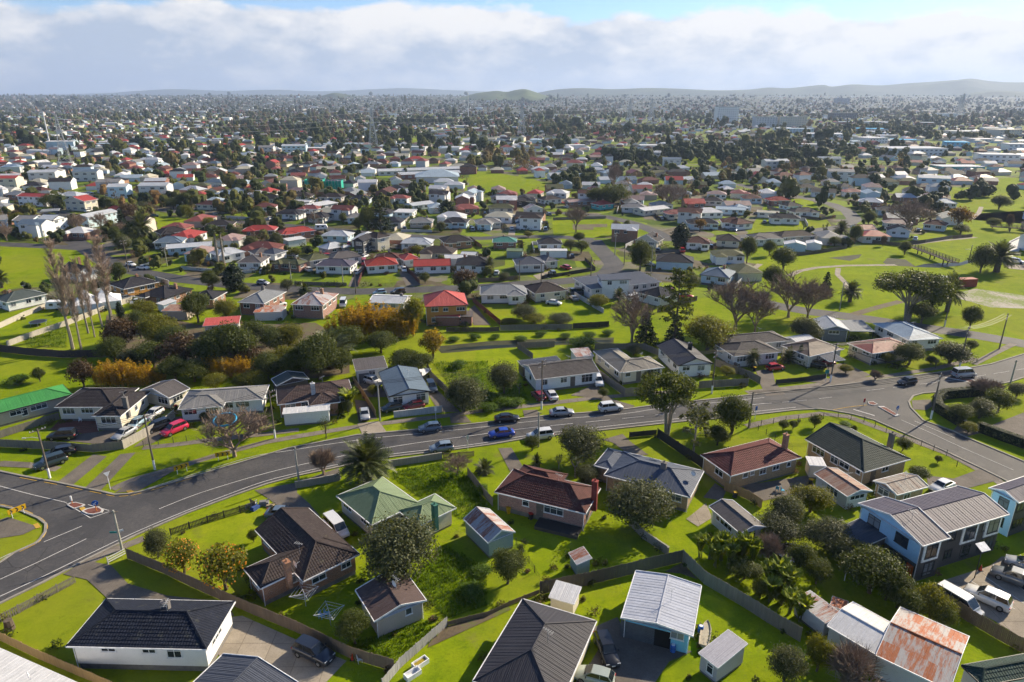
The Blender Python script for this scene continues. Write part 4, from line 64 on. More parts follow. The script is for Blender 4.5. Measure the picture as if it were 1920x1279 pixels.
POLYS=[('asphalt',0.03,'main_road',[(-70.5,65.8),(-64.1,71.0),(-63.7,72.8),(-62.2,74.9),(-62.1,75.7),(-62.5,77.4),(-63.6,79.2),(-65.5,80.5),(-69.4,82.5),(-72.9,83.5),(-84.7,86.9),(-91.9,96.0),(-79.6,93.1),(-75.7,91.8),(-68.7,89.8),(-64.0,88.3),(-60.6,87.3),(-58.2,86.4),(-56.3,86.6),(-54.7,87.3),(-48.1,92.1),(-41.3,97.2),(-37.1,100.4),(-26.6,105.1),(-16.6,107.1),(-7.6,109.2),(5.1,112.4),(20.2,115.1),(27.9,117.4),(38.5,119.8),(49.5,122.6),(66.5,126.8),(80.3,130.6),(95.0,134.7),(104.2,138.1),(115.8,144.3),(130.7,152.9),(117.9,135.9),(106.2,130.6),(101.3,128.1),(96.1,126.2),(83.4,123.1),(80.6,122.6),(78.0,121.3),(75.7,118.6),(74.7,116.0),(73.9,110.7),(76.7,106.7),(77.7,104.2),(81.7,96.0),(84.9,91.3),(77.4,81.4),(74.9,90.6),(73.5,94.0),(70.8,100.2),(67.7,106.1),(65.2,110.9),(62.5,113.3),(59.4,114.9),(57.4,115.5),(52.7,115.1),(42.5,112.6),(31.2,110.4),(13.9,106.5),(2.1,103.8),(-3.6,101.7),(-11.4,99.5),(-20.1,97.4),(-26.9,94.5),(-32.8,91.8),(-36.9,89.4),(-40.5,86.3),(-45.5,81.7),(-50.0,76.6),(-53.6,71.6),(-56.3,67.3),(-58.9,63.7),(-64.8,58.9)]),('yellow_paint',0.07,'tactile_pad',[(-65.2,79.0),(-64.8,79.4),(-63.7,78.4),(-64.2,78.1)]),('yellow_paint',0.07,'tactile_pad',[(-57.0,87.4),(-56.4,87.7),(-55.7,87.2),(-56.2,86.7)]),('yellow_paint',0.07,'tactile_pad',[(-61.3,83.0),(-60.8,83.3),(-60.1,82.7),(-60.6,82.3)]),('paint',0.05,'painted_panel',[(89.2,130.9),(92.3,128.7),(96.1,126.8),(94.8,129.8)]),('brickpave',0.06,'red_panel',[(90.0,130.9),(92.7,129.0),(95.5,127.0),(94.3,129.8)]),('asphalt',0.03,'back_street',[(-173.3,274.3),(-155.3,254.4),(-133.5,230.9),(-119.6,222.4),(-103.8,214.2),(-84.4,207.2),(-67.9,203.0),(-46.1,200.0),(-27.8,202.4),(-12.9,204.2),(1.1,208.5),(14.5,211.7),(23.7,215.9),(28.6,221.0),(31.9,231.1),(31.3,242.8),(30.0,257.5),(29.3,274.0),(36.3,274.2),(36.9,257.9),(38.3,243.3),(38.8,230.1),(34.7,217.6),(27.6,210.1),(16.7,205.0),(2.9,201.7),(-11.4,197.3),(-26.9,195.4),(-46.2,193.0),(-69.2,196.1),(-86.5,200.5),(-106.6,207.8),(-123.0,216.3),(-138.2,225.7),(-160.4,249.6),(-178.5,269.6)]),('asphalt',0.034,'back_street',[(-205.7,270.1),(-179.3,265.0),(-163.2,261.2),(-160.3,263.3),(-158.9,272.5),(-152.0,271.4),(-154.2,260.0),(-163.2,254.2),(-180.7,258.2),(-207.1,263.3)]),('asphalt',0.034,'back_street',[(32.8,224.1),(43.4,221.0),(54.3,214.0),(63.1,210.2),(60.3,203.8),(50.9,207.9),(40.4,214.7),(30.9,217.4)]),('asphalt',0.026,'back_street',[(31.2,271.0),(21.2,276.2),(6.4,277.3),(-13.0,273.9),(-31.4,276.2),(-52.1,280.9),(-75.5,291.9),(-99.3,302.1),(-130.3,313.3),(-154.3,334.6),(-181.3,347.7),(-197.7,355.0),(-226.2,378.2),(-264.8,418.2),(-259.7,423.1),(-221.4,383.2),(-193.8,360.8),(-178.3,354.0),(-150.4,340.4),(-126.7,319.4),(-96.7,308.6),(-72.6,298.2),(-49.8,287.5),(-30.2,283.1),(-13.2,280.9),(6.0,284.3),(22.9,283.0),(34.4,277.2)]),('asphalt',0.026,'back_street',[(11.3,347.5),(30.4,344.0),(47.7,333.6),(58.6,314.9),(64.7,293.3),(67.8,272.5),(60.9,271.4),(57.9,291.8),(52.2,312.2),(42.6,328.8),(27.9,337.5),(10.1,340.6)]),('asphalt',0.026,'back_street',[(151.8,461.2),(158.8,421.6),(169.2,400.8),(175.8,371.1),(172.7,345.0),(165.2,322.0),(150.5,301.5),(130.0,289.4),(112.0,284.5),(93.9,276.4),(91.0,282.8),(109.6,291.0),(127.2,295.8),(145.7,306.6),(159.0,325.2),(165.9,346.5),(168.8,370.6),(162.6,398.6),(152.1,419.7),(144.9,459.9)]),('asphalt',0.03,'park_road',[(70.0,191.3),(76.3,184.1),(82.4,179.0),(92.3,174.4),(104.1,166.8),(115.0,159.7),(121.5,154.6),(125.8,150.9),(121.6,146.0),(117.4,149.6),(111.3,154.4),(100.5,161.3),(89.1,168.7),(79.0,173.5),(71.8,179.4),(65.1,187.0)]),('asphalt',0.03,'back_street',[(-242.5,352.2),(-219.2,340.7),(-198.2,331.4),(-181.1,325.4),(-183.4,318.8),(-200.8,324.9),(-222.1,334.3),(-245.6,346.0)]),('concrete',0.03,'park_path',[(88.6,215.8),(95.4,223.1),(102.9,227.7),(115.1,230.9),(132.5,231.7),(132.6,229.5),(115.4,228.7),(103.7,225.7),(96.8,221.4),(90.2,214.3)]),('concrete',0.03,'park_path',[(111.3,225.6),(107.0,216.9),(105.0,206.8),(101.8,197.5),(100.3,198.0),(103.4,207.2),(105.5,217.4),(109.8,226.3)]),('dirt',0.03,'park_path',[(90.4,174.9),(99.1,180.8),(110.0,187.5),(111.3,185.4),(100.4,178.7),(91.8,172.8)]),('concrete',0.03,'park_path',[(153.8,264.5),(171.2,272.9),(191.2,280.6),(191.9,278.7),(172.0,271.0),(154.6,262.7)]),('concrete',0.03,'park_path',[(74.6,214.2),(80.3,224.9),(85.3,232.7),(87.0,231.6),(82.0,224.0),(76.4,213.2)]),('concrete',0.03,'park_path',[(215.4,322.8),(231.1,341.4),(245.9,362.1),(247.5,360.9),(232.7,340.1),(216.9,321.5)]),('path',0.04,'footpath',[(-81.3,96.3),(-76.7,95.8),(-70.8,94.4),(-71.1,93.0),(-76.9,94.3),(-81.5,94.8)]),('path',0.04,'footpath',[(-60.0,88.3),(-58.1,91.1),(-53.2,94.8),(-48.2,98.9),(-41.8,103.3),(-36.9,105.4),(-29.3,108.4),(-21.7,110.7),(-13.8,112.9),(-6.1,115.3),(3.8,117.9),(14.2,120.8),(24.9,123.0),(34.7,124.6),(35.0,123.1),(25.2,121.6),(14.6,119.3),(4.2,116.4),(-5.7,113.9),(-13.4,111.5),(-21.3,109.3),(-28.8,107.0),(-36.3,104.0),(-41.0,102.0),(-47.3,97.7),(-52.3,93.6),(-57.1,90.0),(-58.7,87.5)]),('path',0.04,'footpath',[(-61.4,101.3),(-56.5,102.4),(-49.3,104.7),(-43.4,106.0),(-37.5,107.8),(-37.1,106.4),(-43.0,104.6),(-48.9,103.2),(-56.1,101.0),(-61.1,99.9)]),('path',0.04,'footpath',[(41.1,109.1),(49.1,112.5),(56.8,114.3),(61.7,113.0),(64.7,108.8),(68.0,104.4),(72.0,98.8),(74.2,92.6),(74.7,88.4),(73.1,88.2),(72.6,92.2),(70.6,98.1),(66.7,103.5),(63.4,107.9),(60.7,111.7),(56.9,112.7),(49.6,111.0),(41.8,107.6)]),('path',0.04,'footpath',[(46.0,123.8),(52.9,125.4),(62.4,127.8),(69.8,129.7),(80.2,132.8),(91.3,136.6),(102.9,142.3),(103.6,141.0),(91.9,135.3),(80.6,131.4),(70.2,128.2),(62.8,126.3),(53.3,123.9),(46.4,122.3)]),('path',0.04,'footpath',[(100.0,138.7),(110.2,146.3),(117.6,151.6),(118.5,150.4),(111.1,145.1),(100.8,137.5)]),('path',0.04,'footpath',[(-54.2,70.7),(-52.1,73.6),(-49.0,76.5),(-48.1,75.4),(-51.1,72.7),(-53.1,69.9)]),('drive',0.045,'driveway',[(-54.8,68.8),(-53.6,71.4),(-49.9,70.5),(-46.0,67.1),(-40.3,65.0),(-32.9,63.9),(-31.2,61.7),(-38.9,61.7),(-46.7,64.3),(-51.3,67.8)]),('concrete',0.05,'driveway',[(-32.6,61.3),(-30.3,61.7),(-23.1,58.1),(-17.1,55.2),(-18.5,52.5),(-20.2,50.7),(-25.8,51.2),(-31.2,56.6)]),('drive',0.045,'driveway',[(-38.1,87.6),(-32.4,89.8),(-31.6,86.9),(-29.0,84.1),(-26.7,81.1),(-30.8,81.1),(-35.4,85.5)]),('drive',0.045,'driveway',[(-32.3,90.0),(-27.2,94.1),(-26.0,90.8),(-31.9,88.3)]),('drive',0.045,'driveway',[(15.3,103.4),(19.1,105.5),(19.9,102.9),(22.2,98.2),(19.3,97.9),(16.9,102.4)]),('drive',0.045,'driveway',[(-2.3,100.4),(-0.1,100.6),(1.9,93.8),(-0.3,93.0)]),('drive',0.045,'driveway',[(8.5,59.7),(11.8,61.5),(12.4,58.8),(14.4,57.9),(19.0,56.5),(16.2,55.1),(14.2,52.4),(13.1,50.9),(5.0,50.9),(7.5,53.9),(9.3,57.1)]),('concrete',0.05,'car_park',[(49.0,66.4),(52.4,67.8),(59.4,70.4),(62.2,72.2),(66.2,69.2),(57.7,57.8),(54.9,58.5),(53.6,61.0)]),('drive',0.045,'footpath',[(57.5,68.9),(62.0,72.2),(62.3,71.9),(57.8,68.1)]),('drive',0.045,'driveway',[(63.7,91.8),(67.4,90.9),(73.7,94.0),(75.1,90.9),(67.1,87.9),(61.3,86.7)]),('drive',0.045,'driveway',[(76.6,106.5),(80.3,110.0),(81.2,106.8),(94.4,114.0),(94.8,111.5),(89.4,104.0),(80.8,105.7),(78.0,104.6)]),('drive',0.045,'driveway',[(76.6,119.3),(80.5,119.6),(79.0,116.6),(77.0,115.0),(74.7,115.3)]),('drive',0.045,'driveway',[(11.4,121.7),(16.8,127.4),(19.2,120.0),(23.2,116.8),(21.1,115.2),(16.0,120.3)]),('drive',0.045,'driveway',[(2.0,114.9),(4.7,115.2),(5.0,112.5),(2.3,111.6)]),('drive',0.045,'driveway',[(-11.4,112.6),(-8.5,112.6),(-7.2,109.9),(-10.9,109.6)]),('drive',0.045,'driveway',[(-16.8,123.3),(-15.1,124.6),(-9.6,114.3),(-12.8,114.3),(-14.6,117.2)]),('concrete',0.05,'driveway',[(-27.6,109.6),(-23.9,110.4),(-21.7,106.1),(-25.8,105.3)]),('drive',0.045,'driveway',[(-30.2,119.6),(-27.8,119.0),(-24.4,111.5),(-27.4,109.9)]),('drive',0.045,'driveway',[(-33.1,130.1),(-27.8,128.7),(-23.8,120.8),(-27.9,120.8)]),('drive',0.045,'driveway',[(51.8,134.4),(55.6,135.3),(53.6,128.0),(53.5,122.1),(49.4,121.3),(50.3,127.2)]),('drive',0.045,'driveway',[(67.9,137.0),(72.6,138.8),(75.1,132.0),(66.3,126.5),(65.9,131.1)]),('drive',0.045,'driveway',[(56.6,129.6),(67.8,130.3),(68.2,128.0),(66.3,126.5)]),('brickpave',0.05,'paved_yard',[(-80.8,107.1),(-81.5,111.2),(-75.5,112.1),(-71.8,106.3),(-74.2,105.6)]),('drive',0.045,'driveway',[(-77.4,103.4),(-73.9,105.8),(-70.7,106.8),(-66.5,107.6),(-67.5,114.3),(-65.1,116.0),(-65.2,111.5),(-65.5,102.2),(-70.3,102.0)]),('drive',0.045,'driveway',[(-68.7,90.0),(-65.9,88.9),(-65.6,97.7),(-68.2,98.4)]),('drive',0.045,'driveway',[(-63.6,88.3),(-60.8,87.2),(-61.6,99.0),(-63.8,98.4)]),('drive',0.045,'driveway',[(-58.4,86.9),(-55.1,87.6),(-52.4,93.7),(-54.7,92.9),(-57.6,90.6)]),('drive',0.045,'driveway',[(-81.8,96.2),(-76.7,95.8),(-75.8,94.1),(-80.7,94.5)]),('drive',0.045,'driveway',[(-71.2,79.5),(-69.9,80.8),(-64.1,78.5),(-65.0,76.8),(-68.4,75.7)]),('drive',0.045,'driveway',[(-62.5,104.8),(-62.3,111.5),(-59.9,112.6),(-58.6,110.4),(-60.3,102.2),(-62.9,100.8)]),('drive',0.045,'driveway',[(-50.2,202.3),(-52.2,220.8),(-51.9,232.2),(-49.7,228.3),(-47.2,201.5)]),('drive',0.045,'driveway',[(-37.4,220.8),(-35.0,224.5),(-27.9,203.8),(-32.2,202.0)]),('drive',0.045,'driveway',[(-11.7,178.7),(-10.4,182.5),(-5.4,164.9),(-9.8,164.9)]),('drive',0.045,'driveway',[(15.6,200.7),(27.0,204.9),(24.3,196.6),(18.6,190.4),(16.5,195.0)]),('concrete',0.05,'driveway',[(6.8,215.7),(12.8,222.5),(14.0,219.5),(8.5,210.2)]),('concrete',0.05,'driveway',[(-1.8,283.9),(-0.7,304.0),(1.9,305.8),(1.2,283.9)]),('concrete',0.05,'driveway',[(24.0,80.3),(27.8,84.2),(27.7,80.6),(25.2,78.6)]),('drive',0.045,'driveway',[(27.8,85.7),(30.6,89.6),(31.7,87.6),(30.3,84.9)]),('drive',0.045,'driveway',[(34.2,88.8),(45.5,91.8),(45.3,87.9),(36.2,84.8)]),('dirt',0.048,'bare_earth',[(18.7,69.2),(21.3,71.0),(22.5,67.8),(20.6,68.9)]),('dirt',0.048,'bare_earth',[(-8.7,59.3),(-7.0,60.1),(-0.4,63.2),(-0.1,62.7),(-8.9,57.0)]),('rough',0.02,'rough_lawn',[(-12.5,67.3),(-9.0,74.3),(-3.3,70.5),(-2.8,63.4),(-7.2,61.3)]),('rough',0.02,'rough_lawn',[(-18.6,92.9),(-11.0,95.8),(-6.8,92.1),(-3.4,83.4),(-7.0,80.2),(-13.2,85.5),(-17.8,90.6)]),('rough',0.02,'rough_lawn',[(-8.6,126.6),(-3.4,129.6),(2.2,125.2),(3.7,117.1),(-7.9,114.0)]),('rough',0.02,'rough_lawn',[(-17.2,57.6),(-9.6,60.9),(-7.8,58.9),(-11.5,54.5),(-16.6,56.6)]),('rough',0.02,'rough_lawn',[(-17.5,139.1),(-5.3,139.9),(-4.3,127.3),(-13.0,127.3)]),('rough',0.02,'rough_lawn',[(-117.4,154.8),(-112.7,163.8),(-103.2,148.3),(-113.0,149.2)]),('dirt',0.02,'thicket_floor',[(-92.2,143.1),(-108.2,173.9),(-98.1,175.1),(-79.4,164.9),(-70.6,164.9),(-50.8,167.1),(-38.5,151.9),(-34.2,133.0),(-40.8,130.1),(-72.7,135.9)]),('water',0.02,'creek',[(-15.9,146.1),(-11.8,148.5),(-5.0,149.9),(0.2,150.6),(11.8,152.6),(23.7,153.9),(23.5,152.4),(11.7,151.2),(0.2,148.9),(-4.9,148.1),(-11.6,147.0)]),('mud',0.015,'creek_bank',[(-18.0,149.2),(-11.9,151.0),(-5.1,153.0),(12.0,155.0),(24.6,155.5),(24.0,151.6),(11.7,150.2),(-3.2,148.0),(-11.6,145.7),(-16.0,144.8)]),('mud',0.015,'creek_bank',[(113.6,241.5),(129.0,247.7),(125.0,241.5),(119.5,236.8)]),('mud',0.015,'creek_bank',[(130.0,234.5),(135.2,241.5),(140.4,239.1),(137.9,227.8),(129.3,230.0)]),('water',0.02,'creek',[(136.8,227.8),(143.4,232.2),(157.4,234.5),(161.6,237.9),(163.8,236.3),(154.6,230.0),(144.9,226.7)]),('paledirt',0.015,'worn_field',[(130.1,194.1),(140.5,199.9),(149.8,192.5),(143.6,179.0),(132.2,180.4),(128.6,189.3)]),('concrete',0.02,'car_park',[(169.5,230.0),(177.8,232.2),(173.7,221.4),(168.1,225.6)]),('dirt',0.02,'play_area',[(27.5,309.5),(43.4,310.6),(42.4,303.0),(36.2,302.3),(35.5,296.4),(26.6,296.4)])]
LINES=[('edge_line',0.14,0,[(-59.72,64.85),(-56.99,68.31),(-54.07,72.4),(-50.34,77.35),(-45.79,82.34),(-40.88,87.15),(-37.21,90.26),(-33.04,92.59),(-27.08,95.36),(-20.22,98.26),(-11.49,100.4),(-3.6,102.62),(2.11,104.73),(14.06,107.73),(31.52,111.74),(42.96,113.95),(53.19,116.23)]),('edge_line',0.12,0,[(-64.6,71.76),(-63.8,73.04),(-62.24,74.92)]),('edge_line',0.12,0,[(-54.28,88.02),(-48.39,92.75),(-41.53,97.91),(-36.83,99.5),(-32.05,101.32),(-23.65,103.96),(-16.4,105.52),(-7.49,107.52),(5.08,110.66),(19.95,113.28),(27.6,115.77),(38.02,118.12),(48.8,120.56)]),('centre_line',0.13,0,[(-61.82,67.83),(-59.74,70.52),(-58.0,73.04),(-56.09,75.84)]),('centre_line',0.13,9,[(-61.27,75.15),(-58.34,78.68)]),('centre_line',0.13,0,[(-49.89,82.74),(-45.86,86.86),(-39.32,91.65),(-33.71,94.86),(-24.48,99.15),(-15.97,102.25),(-7.32,104.73)]),('centre_line',0.13,6,[(-7.32,104.73),(2.15,107.52),(14.34,110.23),(32.1,114.17),(47.87,117.88)]),('centre_line',0.12,6,[(44.3,117.17),(55.13,119.09),(62.01,120.8)]),('centre_line',0.12,6,[(70.22,123.85),(89.66,128.96),(109.48,135.34)]),('side_line',0.12,0,[(-76.6,88.76),(-70.27,86.44),(-63.92,84.35)]),('side_line',0.12,0,[(-63.75,84.08),(-58.26,80.54)]),('side_line',0.12,0,[(-56.53,82.08),(-58.26,80.54)]),('side_line',0.12,0,[(-60.54,83.81),(-56.68,82.34)]),('side_line',0.12,0,[(70.11,110.87),(72.3,106.31),(74.55,100.95),(78.2,93.39)]),('side_line',0.12,0,[(72.28,110.44),(75.5,103.96)]),('hold_line',0.3,0,[(63.56,115.31),(66.18,112.61)]),('parking_line',0.1,0,[(53.02,66.95),(55.43,62.0)]),('parking_line',0.1,0,[(55.21,67.61),(57.17,62.75)]),('parking_line',0.1,0,[(57.43,68.29),(58.95,63.5)]),('parking_line',0.1,0,[(59.69,68.98),(60.76,64.27)]),('parking_line',0.1,0,[(61.98,69.68),(62.6,65.06)]),('parking_line',0.1,0,[(64.31,70.39),(64.47,65.86)]),('yellow_dash',0.12,3,[(-73.2,83.94),(-69.65,82.87),(-65.74,80.92),(-63.43,79.17),(-62.34,77.35),(-61.91,75.61),(-62.09,74.7),(-63.43,72.51)]),('yellow_dash',0.12,3,[(-75.29,91.18),(-68.34,89.2),(-63.62,87.73),(-60.28,86.72),(-57.94,86.01),(-56.07,86.15),(-54.48,86.86),(-47.92,91.65)]),('yellow_line',0.14,0,[(59.68,115.08),(62.99,116.23),(66.95,117.17)])]
KERBS=[[(-70.5,65.85),(-64.08,71.03),(-63.65,72.83),(-62.17,74.92),(-62.13,75.72),(-62.48,77.35),(-63.57,79.17),(-65.49,80.54),(-69.38,82.48),(-72.91,83.54),(-84.67,86.86)],[(-91.94,96.03),(-79.64,93.07),(-75.71,91.8),(-68.71,89.8),(-63.97,88.31),(-60.61,87.29),(-58.17,86.44),(-56.29,86.58),(-54.7,87.29),(-48.12,92.12),(-41.28,97.22),(-37.11,100.4),(-26.63,105.12),(-16.6,107.12),(-7.58,109.18),(5.15,112.39),(20.22,115.08),(27.94,117.41),(38.48,119.82),(49.5,122.57),(66.47,126.76),(80.28,130.65),(94.96,134.74),(104.24,138.11),(115.8,144.3),(130.72,152.86)],[(-64.78,58.9),(-58.9,63.69),(-56.3,67.25),(-53.58,71.55),(-49.97,76.65),(-45.5,81.69),(-40.55,86.29),(-36.9,89.35),(-32.81,91.8),(-26.89,94.53),(-20.07,97.39),(-11.4,99.5),(-3.57,101.69),(2.09,103.77),(13.93,106.51),(31.21,110.44),(42.53,112.61),(52.74,115.08),(57.4,115.54),(59.38,114.85),(62.5,113.28),(65.22,110.87),(67.74,106.11),(70.75,100.22),(73.46,94.04),(74.87,90.56),(77.38,81.43)],[(84.95,91.33),(81.73,96.03),(77.71,104.15),(76.72,106.71),(73.93,110.66),(74.66,116.0),(75.69,118.6),(77.99,121.3),(80.58,122.57),(83.39,123.08),(96.06,126.23),(101.34,128.13),(106.16,130.65),(117.92,135.95)]]
ISLANDS=[[(-63.34,83.57),(-63.37,84.08),(-62.58,84.35),(-60.88,83.74),(-61.06,83.24),(-61.85,82.67)],[(-60.43,82.08),(-60.1,82.74),(-58.6,83.24),(-57.5,82.41),(-57.38,81.76),(-58.31,81.27),(-59.21,81.37)],[(67.77,118.45),(68.9,118.59),(69.15,117.38),(68.17,116.85),(67.45,117.38)],[(68.68,116.45),(69.81,116.45),(70.72,112.62),(69.7,112.25)]]
GREENS=[[(-198.6,261.6),(-159.9,253.9),(-143.1,228.3),(-150.1,207.0),(-152.3,196.0)],[(-176.8,332.7),(-147.1,322.1),(-141.0,305.4),(-152.8,295.1)],[(-31.9,522.8),(-16.4,538.1),(14.9,488.2),(28.8,441.1),(23.8,411.1),(-25.9,420.6)],[(18.9,322.1),(46.0,328.1),(59.9,287.7),(30.7,278.5),(17.3,281.9)],[(171.9,699.6),(257.9,726.6),(221.8,608.6),(150.1,598.9)],[(338.3,491.4),(369.8,501.5),(326.9,441.1),(305.6,441.1)],[(96.5,285.4),(116.7,253.9),(159.9,274.1),(233.2,340.7),(260.4,349.1),(124.4,152.9),(106.6,152.9),(65.0,181.2),(44.5,169.3),(47.9,183.8),(80.7,213.7)],[(-347.1,943.8),(-306.7,992.9),(-272.1,878.5),(-313.2,858.6)],[(-156.1,967.7),(-122.8,992.9),(-105.9,858.6),(-134.1,849.0)],[(143.5,386.8),(170.0,393.2),(142.8,304.0),(98.7,285.4)],[(277.8,441.1),(326.9,441.1),(234.5,310.8),(210.4,325.1)],[(-39.3,152.9),(-21.0,158.7),(27.9,152.9),(25.2,135.9),(-14.9,135.9),(-34.3,135.9)]]
PT={'chevron': [(-51.1,92.7),(-46.3,96.6),(-68.6,81.1)],'bollardsign': [(-62.8,83.9),(-58.3,82.1),(70.4,113.1)],'giveway': [(-59.6,87.9)],'parksign': [(-13.7,110.9),(-7.3,100.1),(43.8,111.1)],'namesign': [(63.9,128.2)],'redsign': [(66.2,116.9)],'clothesline': [(-23.6,63.3),(-20.0,60.3)],'bath': [(-9.4,54.7),(-10.0,53.3)],'bin': [(-0.5,81.7),(2.6,80.3),(44.8,89.2),(-62.4,115.1),(51.4,134.0),(32.4,85.7)],'tramp': [(35.4,71.9),(-120.8,165.4)],'goal': [(41.2,66.7)],'hoop': [(-48.0,106.3)],'stump': [(-55.0,59.7)],'cone': [(-16.5,55.4),(57.6,69.5),(53.6,89.6)],'chairs': [(-21.3,61.4),(-20.8,61.7),(39.2,87.5),(39.8,87.1),(-15.7,55.1),(-77.3,110.2)],'rubbish': [(-36.3,83.4)],'lampsolar': [(56.0,68.1)],'barrel': [(20.5,59.2),(16.9,56.5)],'boat': [(-18.5,130.1),(20.8,58.4)],'tent': [(-116.0,178.7),(-112.3,181.2)],'caravan': [(-124.0,178.7),(-83.0,296.0)],'container': [(138.7,202.5),(134.0,204.2)],'bridge': [(150.1,252.8),(150.3,226.7),(207.5,295.4),(213.2,278.8)],'pipe': [(187.3,252.8),(199.2,266.7),(210.8,277.2)],'hedge1': [(92.5,122.1),(83.2,120.3),(80.4,117.9),(78.7,114.3),(79.3,108.8)],'hedge2': [(81.4,106.5),(83.3,103.2),(86.0,99.3)],'gate': [(79.3,108.5),(80.7,106.0)],'deck': [(3.9,80.3),(9.5,78.0),(8.5,75.3)],'dish': [(-47.3,52.8),(-26.5,68.3),(-14.8,68.3),(-9.7,83.7),(28.2,90.4)],'pylon': [(-346.8,546.0),(-149.1,762.7),(13.8,986.6),(231.1,1411.2),(302.7,1559.2),(2925.1,4696.7),(3016.1,4345.9),(4697.9,6930.4)],'monopole': [(-515.9,791.4),(-107.5,1774.6)],'scaffold': [(-122.5,432.4),(-109.9,427.1)],'school': [(-92.5,511.0),(-45.7,535.1),(-62.7,476.5),(-39.3,468.5)],'offices': [(464.5,1559.2),(469.4,1331.4),(517.8,1331.4),(823.0,1789.4),(7766.0,17014.3)],'shops': [(448.6,1121.3),(427.6,967.7),(564.5,1121.3),(442.0,877.2),(395.3,701.0),(490.5,891.1),(658.7,1039.0),(700.9,1020.2),(427.5,622.2),(347.4,547.7),(723.8,1431.6),(684.6,1331.4),(494.5,790.5),(1200.6,1973.8),(597.8,905.5),(543.0,758.3)],'terraces': [(209.1,558.9),(262.0,582.6),(225.4,480.1),(266.4,440.8),(130.9,646.3),(130.5,574.9),(-247.8,715.6),(-225.1,733.7),(-317.7,475.5),(-290.8,479.4),(-242.8,420.6),(-224.7,397.5),(-206.7,403.1),(-93.5,919.1),(-316.7,439.7)],'tarp': [(73.1,230.8)]}
CLUST=[(81.1,286.3,629.2,70,0.12,12),(124.7,280.5,686.8,50,0.1,13),(202.5,257.4,554.2,16,0.2,9),(-26.2,19.1,629.2,16,0.62,13),(-35.3,0.0,580.2,12,0.5,10),(-263.8,-129.3,1387.2,30,0.08,18),(-398.3,-303.0,1157.9,22,0.1,16),(-458.9,-389.6,1157.9,14,0.6,12),(37.4,98.2,1252.1,18,0.4,12),(510.8,640.7,1157.9,34,0.35,12),(563.7,663.2,1107.8,24,0.2,13),(524.2,573.8,943.8,14,0.25,12),(580.9,630.5,943.8,20,0.38,11),(37.6,58.3,491.4,16,0.1,8),(318.8,374.4,668.5,20,0.3,9),(207.6,227.5,367.1,8,0.1,8),(249.0,279.3,393.2,12,0.15,8),(-560.2,-484.1,921.0,26,0.7,9),(-433.1,-367.9,787.3,14,0.1,11),(-132.0,-77.7,508.4,8,0.15,7),(41.4,107.8,1107.8,20,0.3,13),(157.5,248.7,1107.8,26,0.3,12),(0.0,20.8,546.0,14,0.65,11),(28.3,49.4,460.5,10,0.2,8)]
HILLS=[('hill',[(-553,6),(-110,42),(220,78),(440,115),(714,130),(1044,120),(1374,130),(1704,125),(2090,109),(2419,115),(2637,135),(2857,130),(3182,161),(3294,145),(3510,166),(3786,156),(4057,176),(4328,192),(4543,207),(4715,222),(4929,197),(5260,186),(6240,207),(7353,156),(8489,63)],7500,900,'long hazy ridge with a summit mast on the right horizon'),('hill',[(-611,9),(-407,31),(-304,50),(-236,69),(-186,76),(-101,85),(-34,79),(27,91),(84,95),(135,82),(203,60),(305,41),(475,12)],4600,500,'green volcanic cone on the middle horizon'),('hill',[(-1687,10),(-1455,32),(-1357,57),(-1279,75),(-1222,71),(-1147,57),(-995,39),(-767,10)],5200,400,'small dark knoll on the left horizon'),('hill',[(3139,6),(3421,38),(3576,80),(3738,92),(3945,84),(4278,69),(4910,22)],5600,400,'low dark hill at the right edge of the horizon'),('hill',[(-13953,59),(-9172,68),(-7447,95),(-6675,140),(-6003,167),(-5149,140),(-4193,158),(-3434,131),(-2477,167),(-1905,185),(-1049,149),(-286,122),(859,86),(3249,59)],13000,900,'faint blue mountain range behind the left suburbs')]
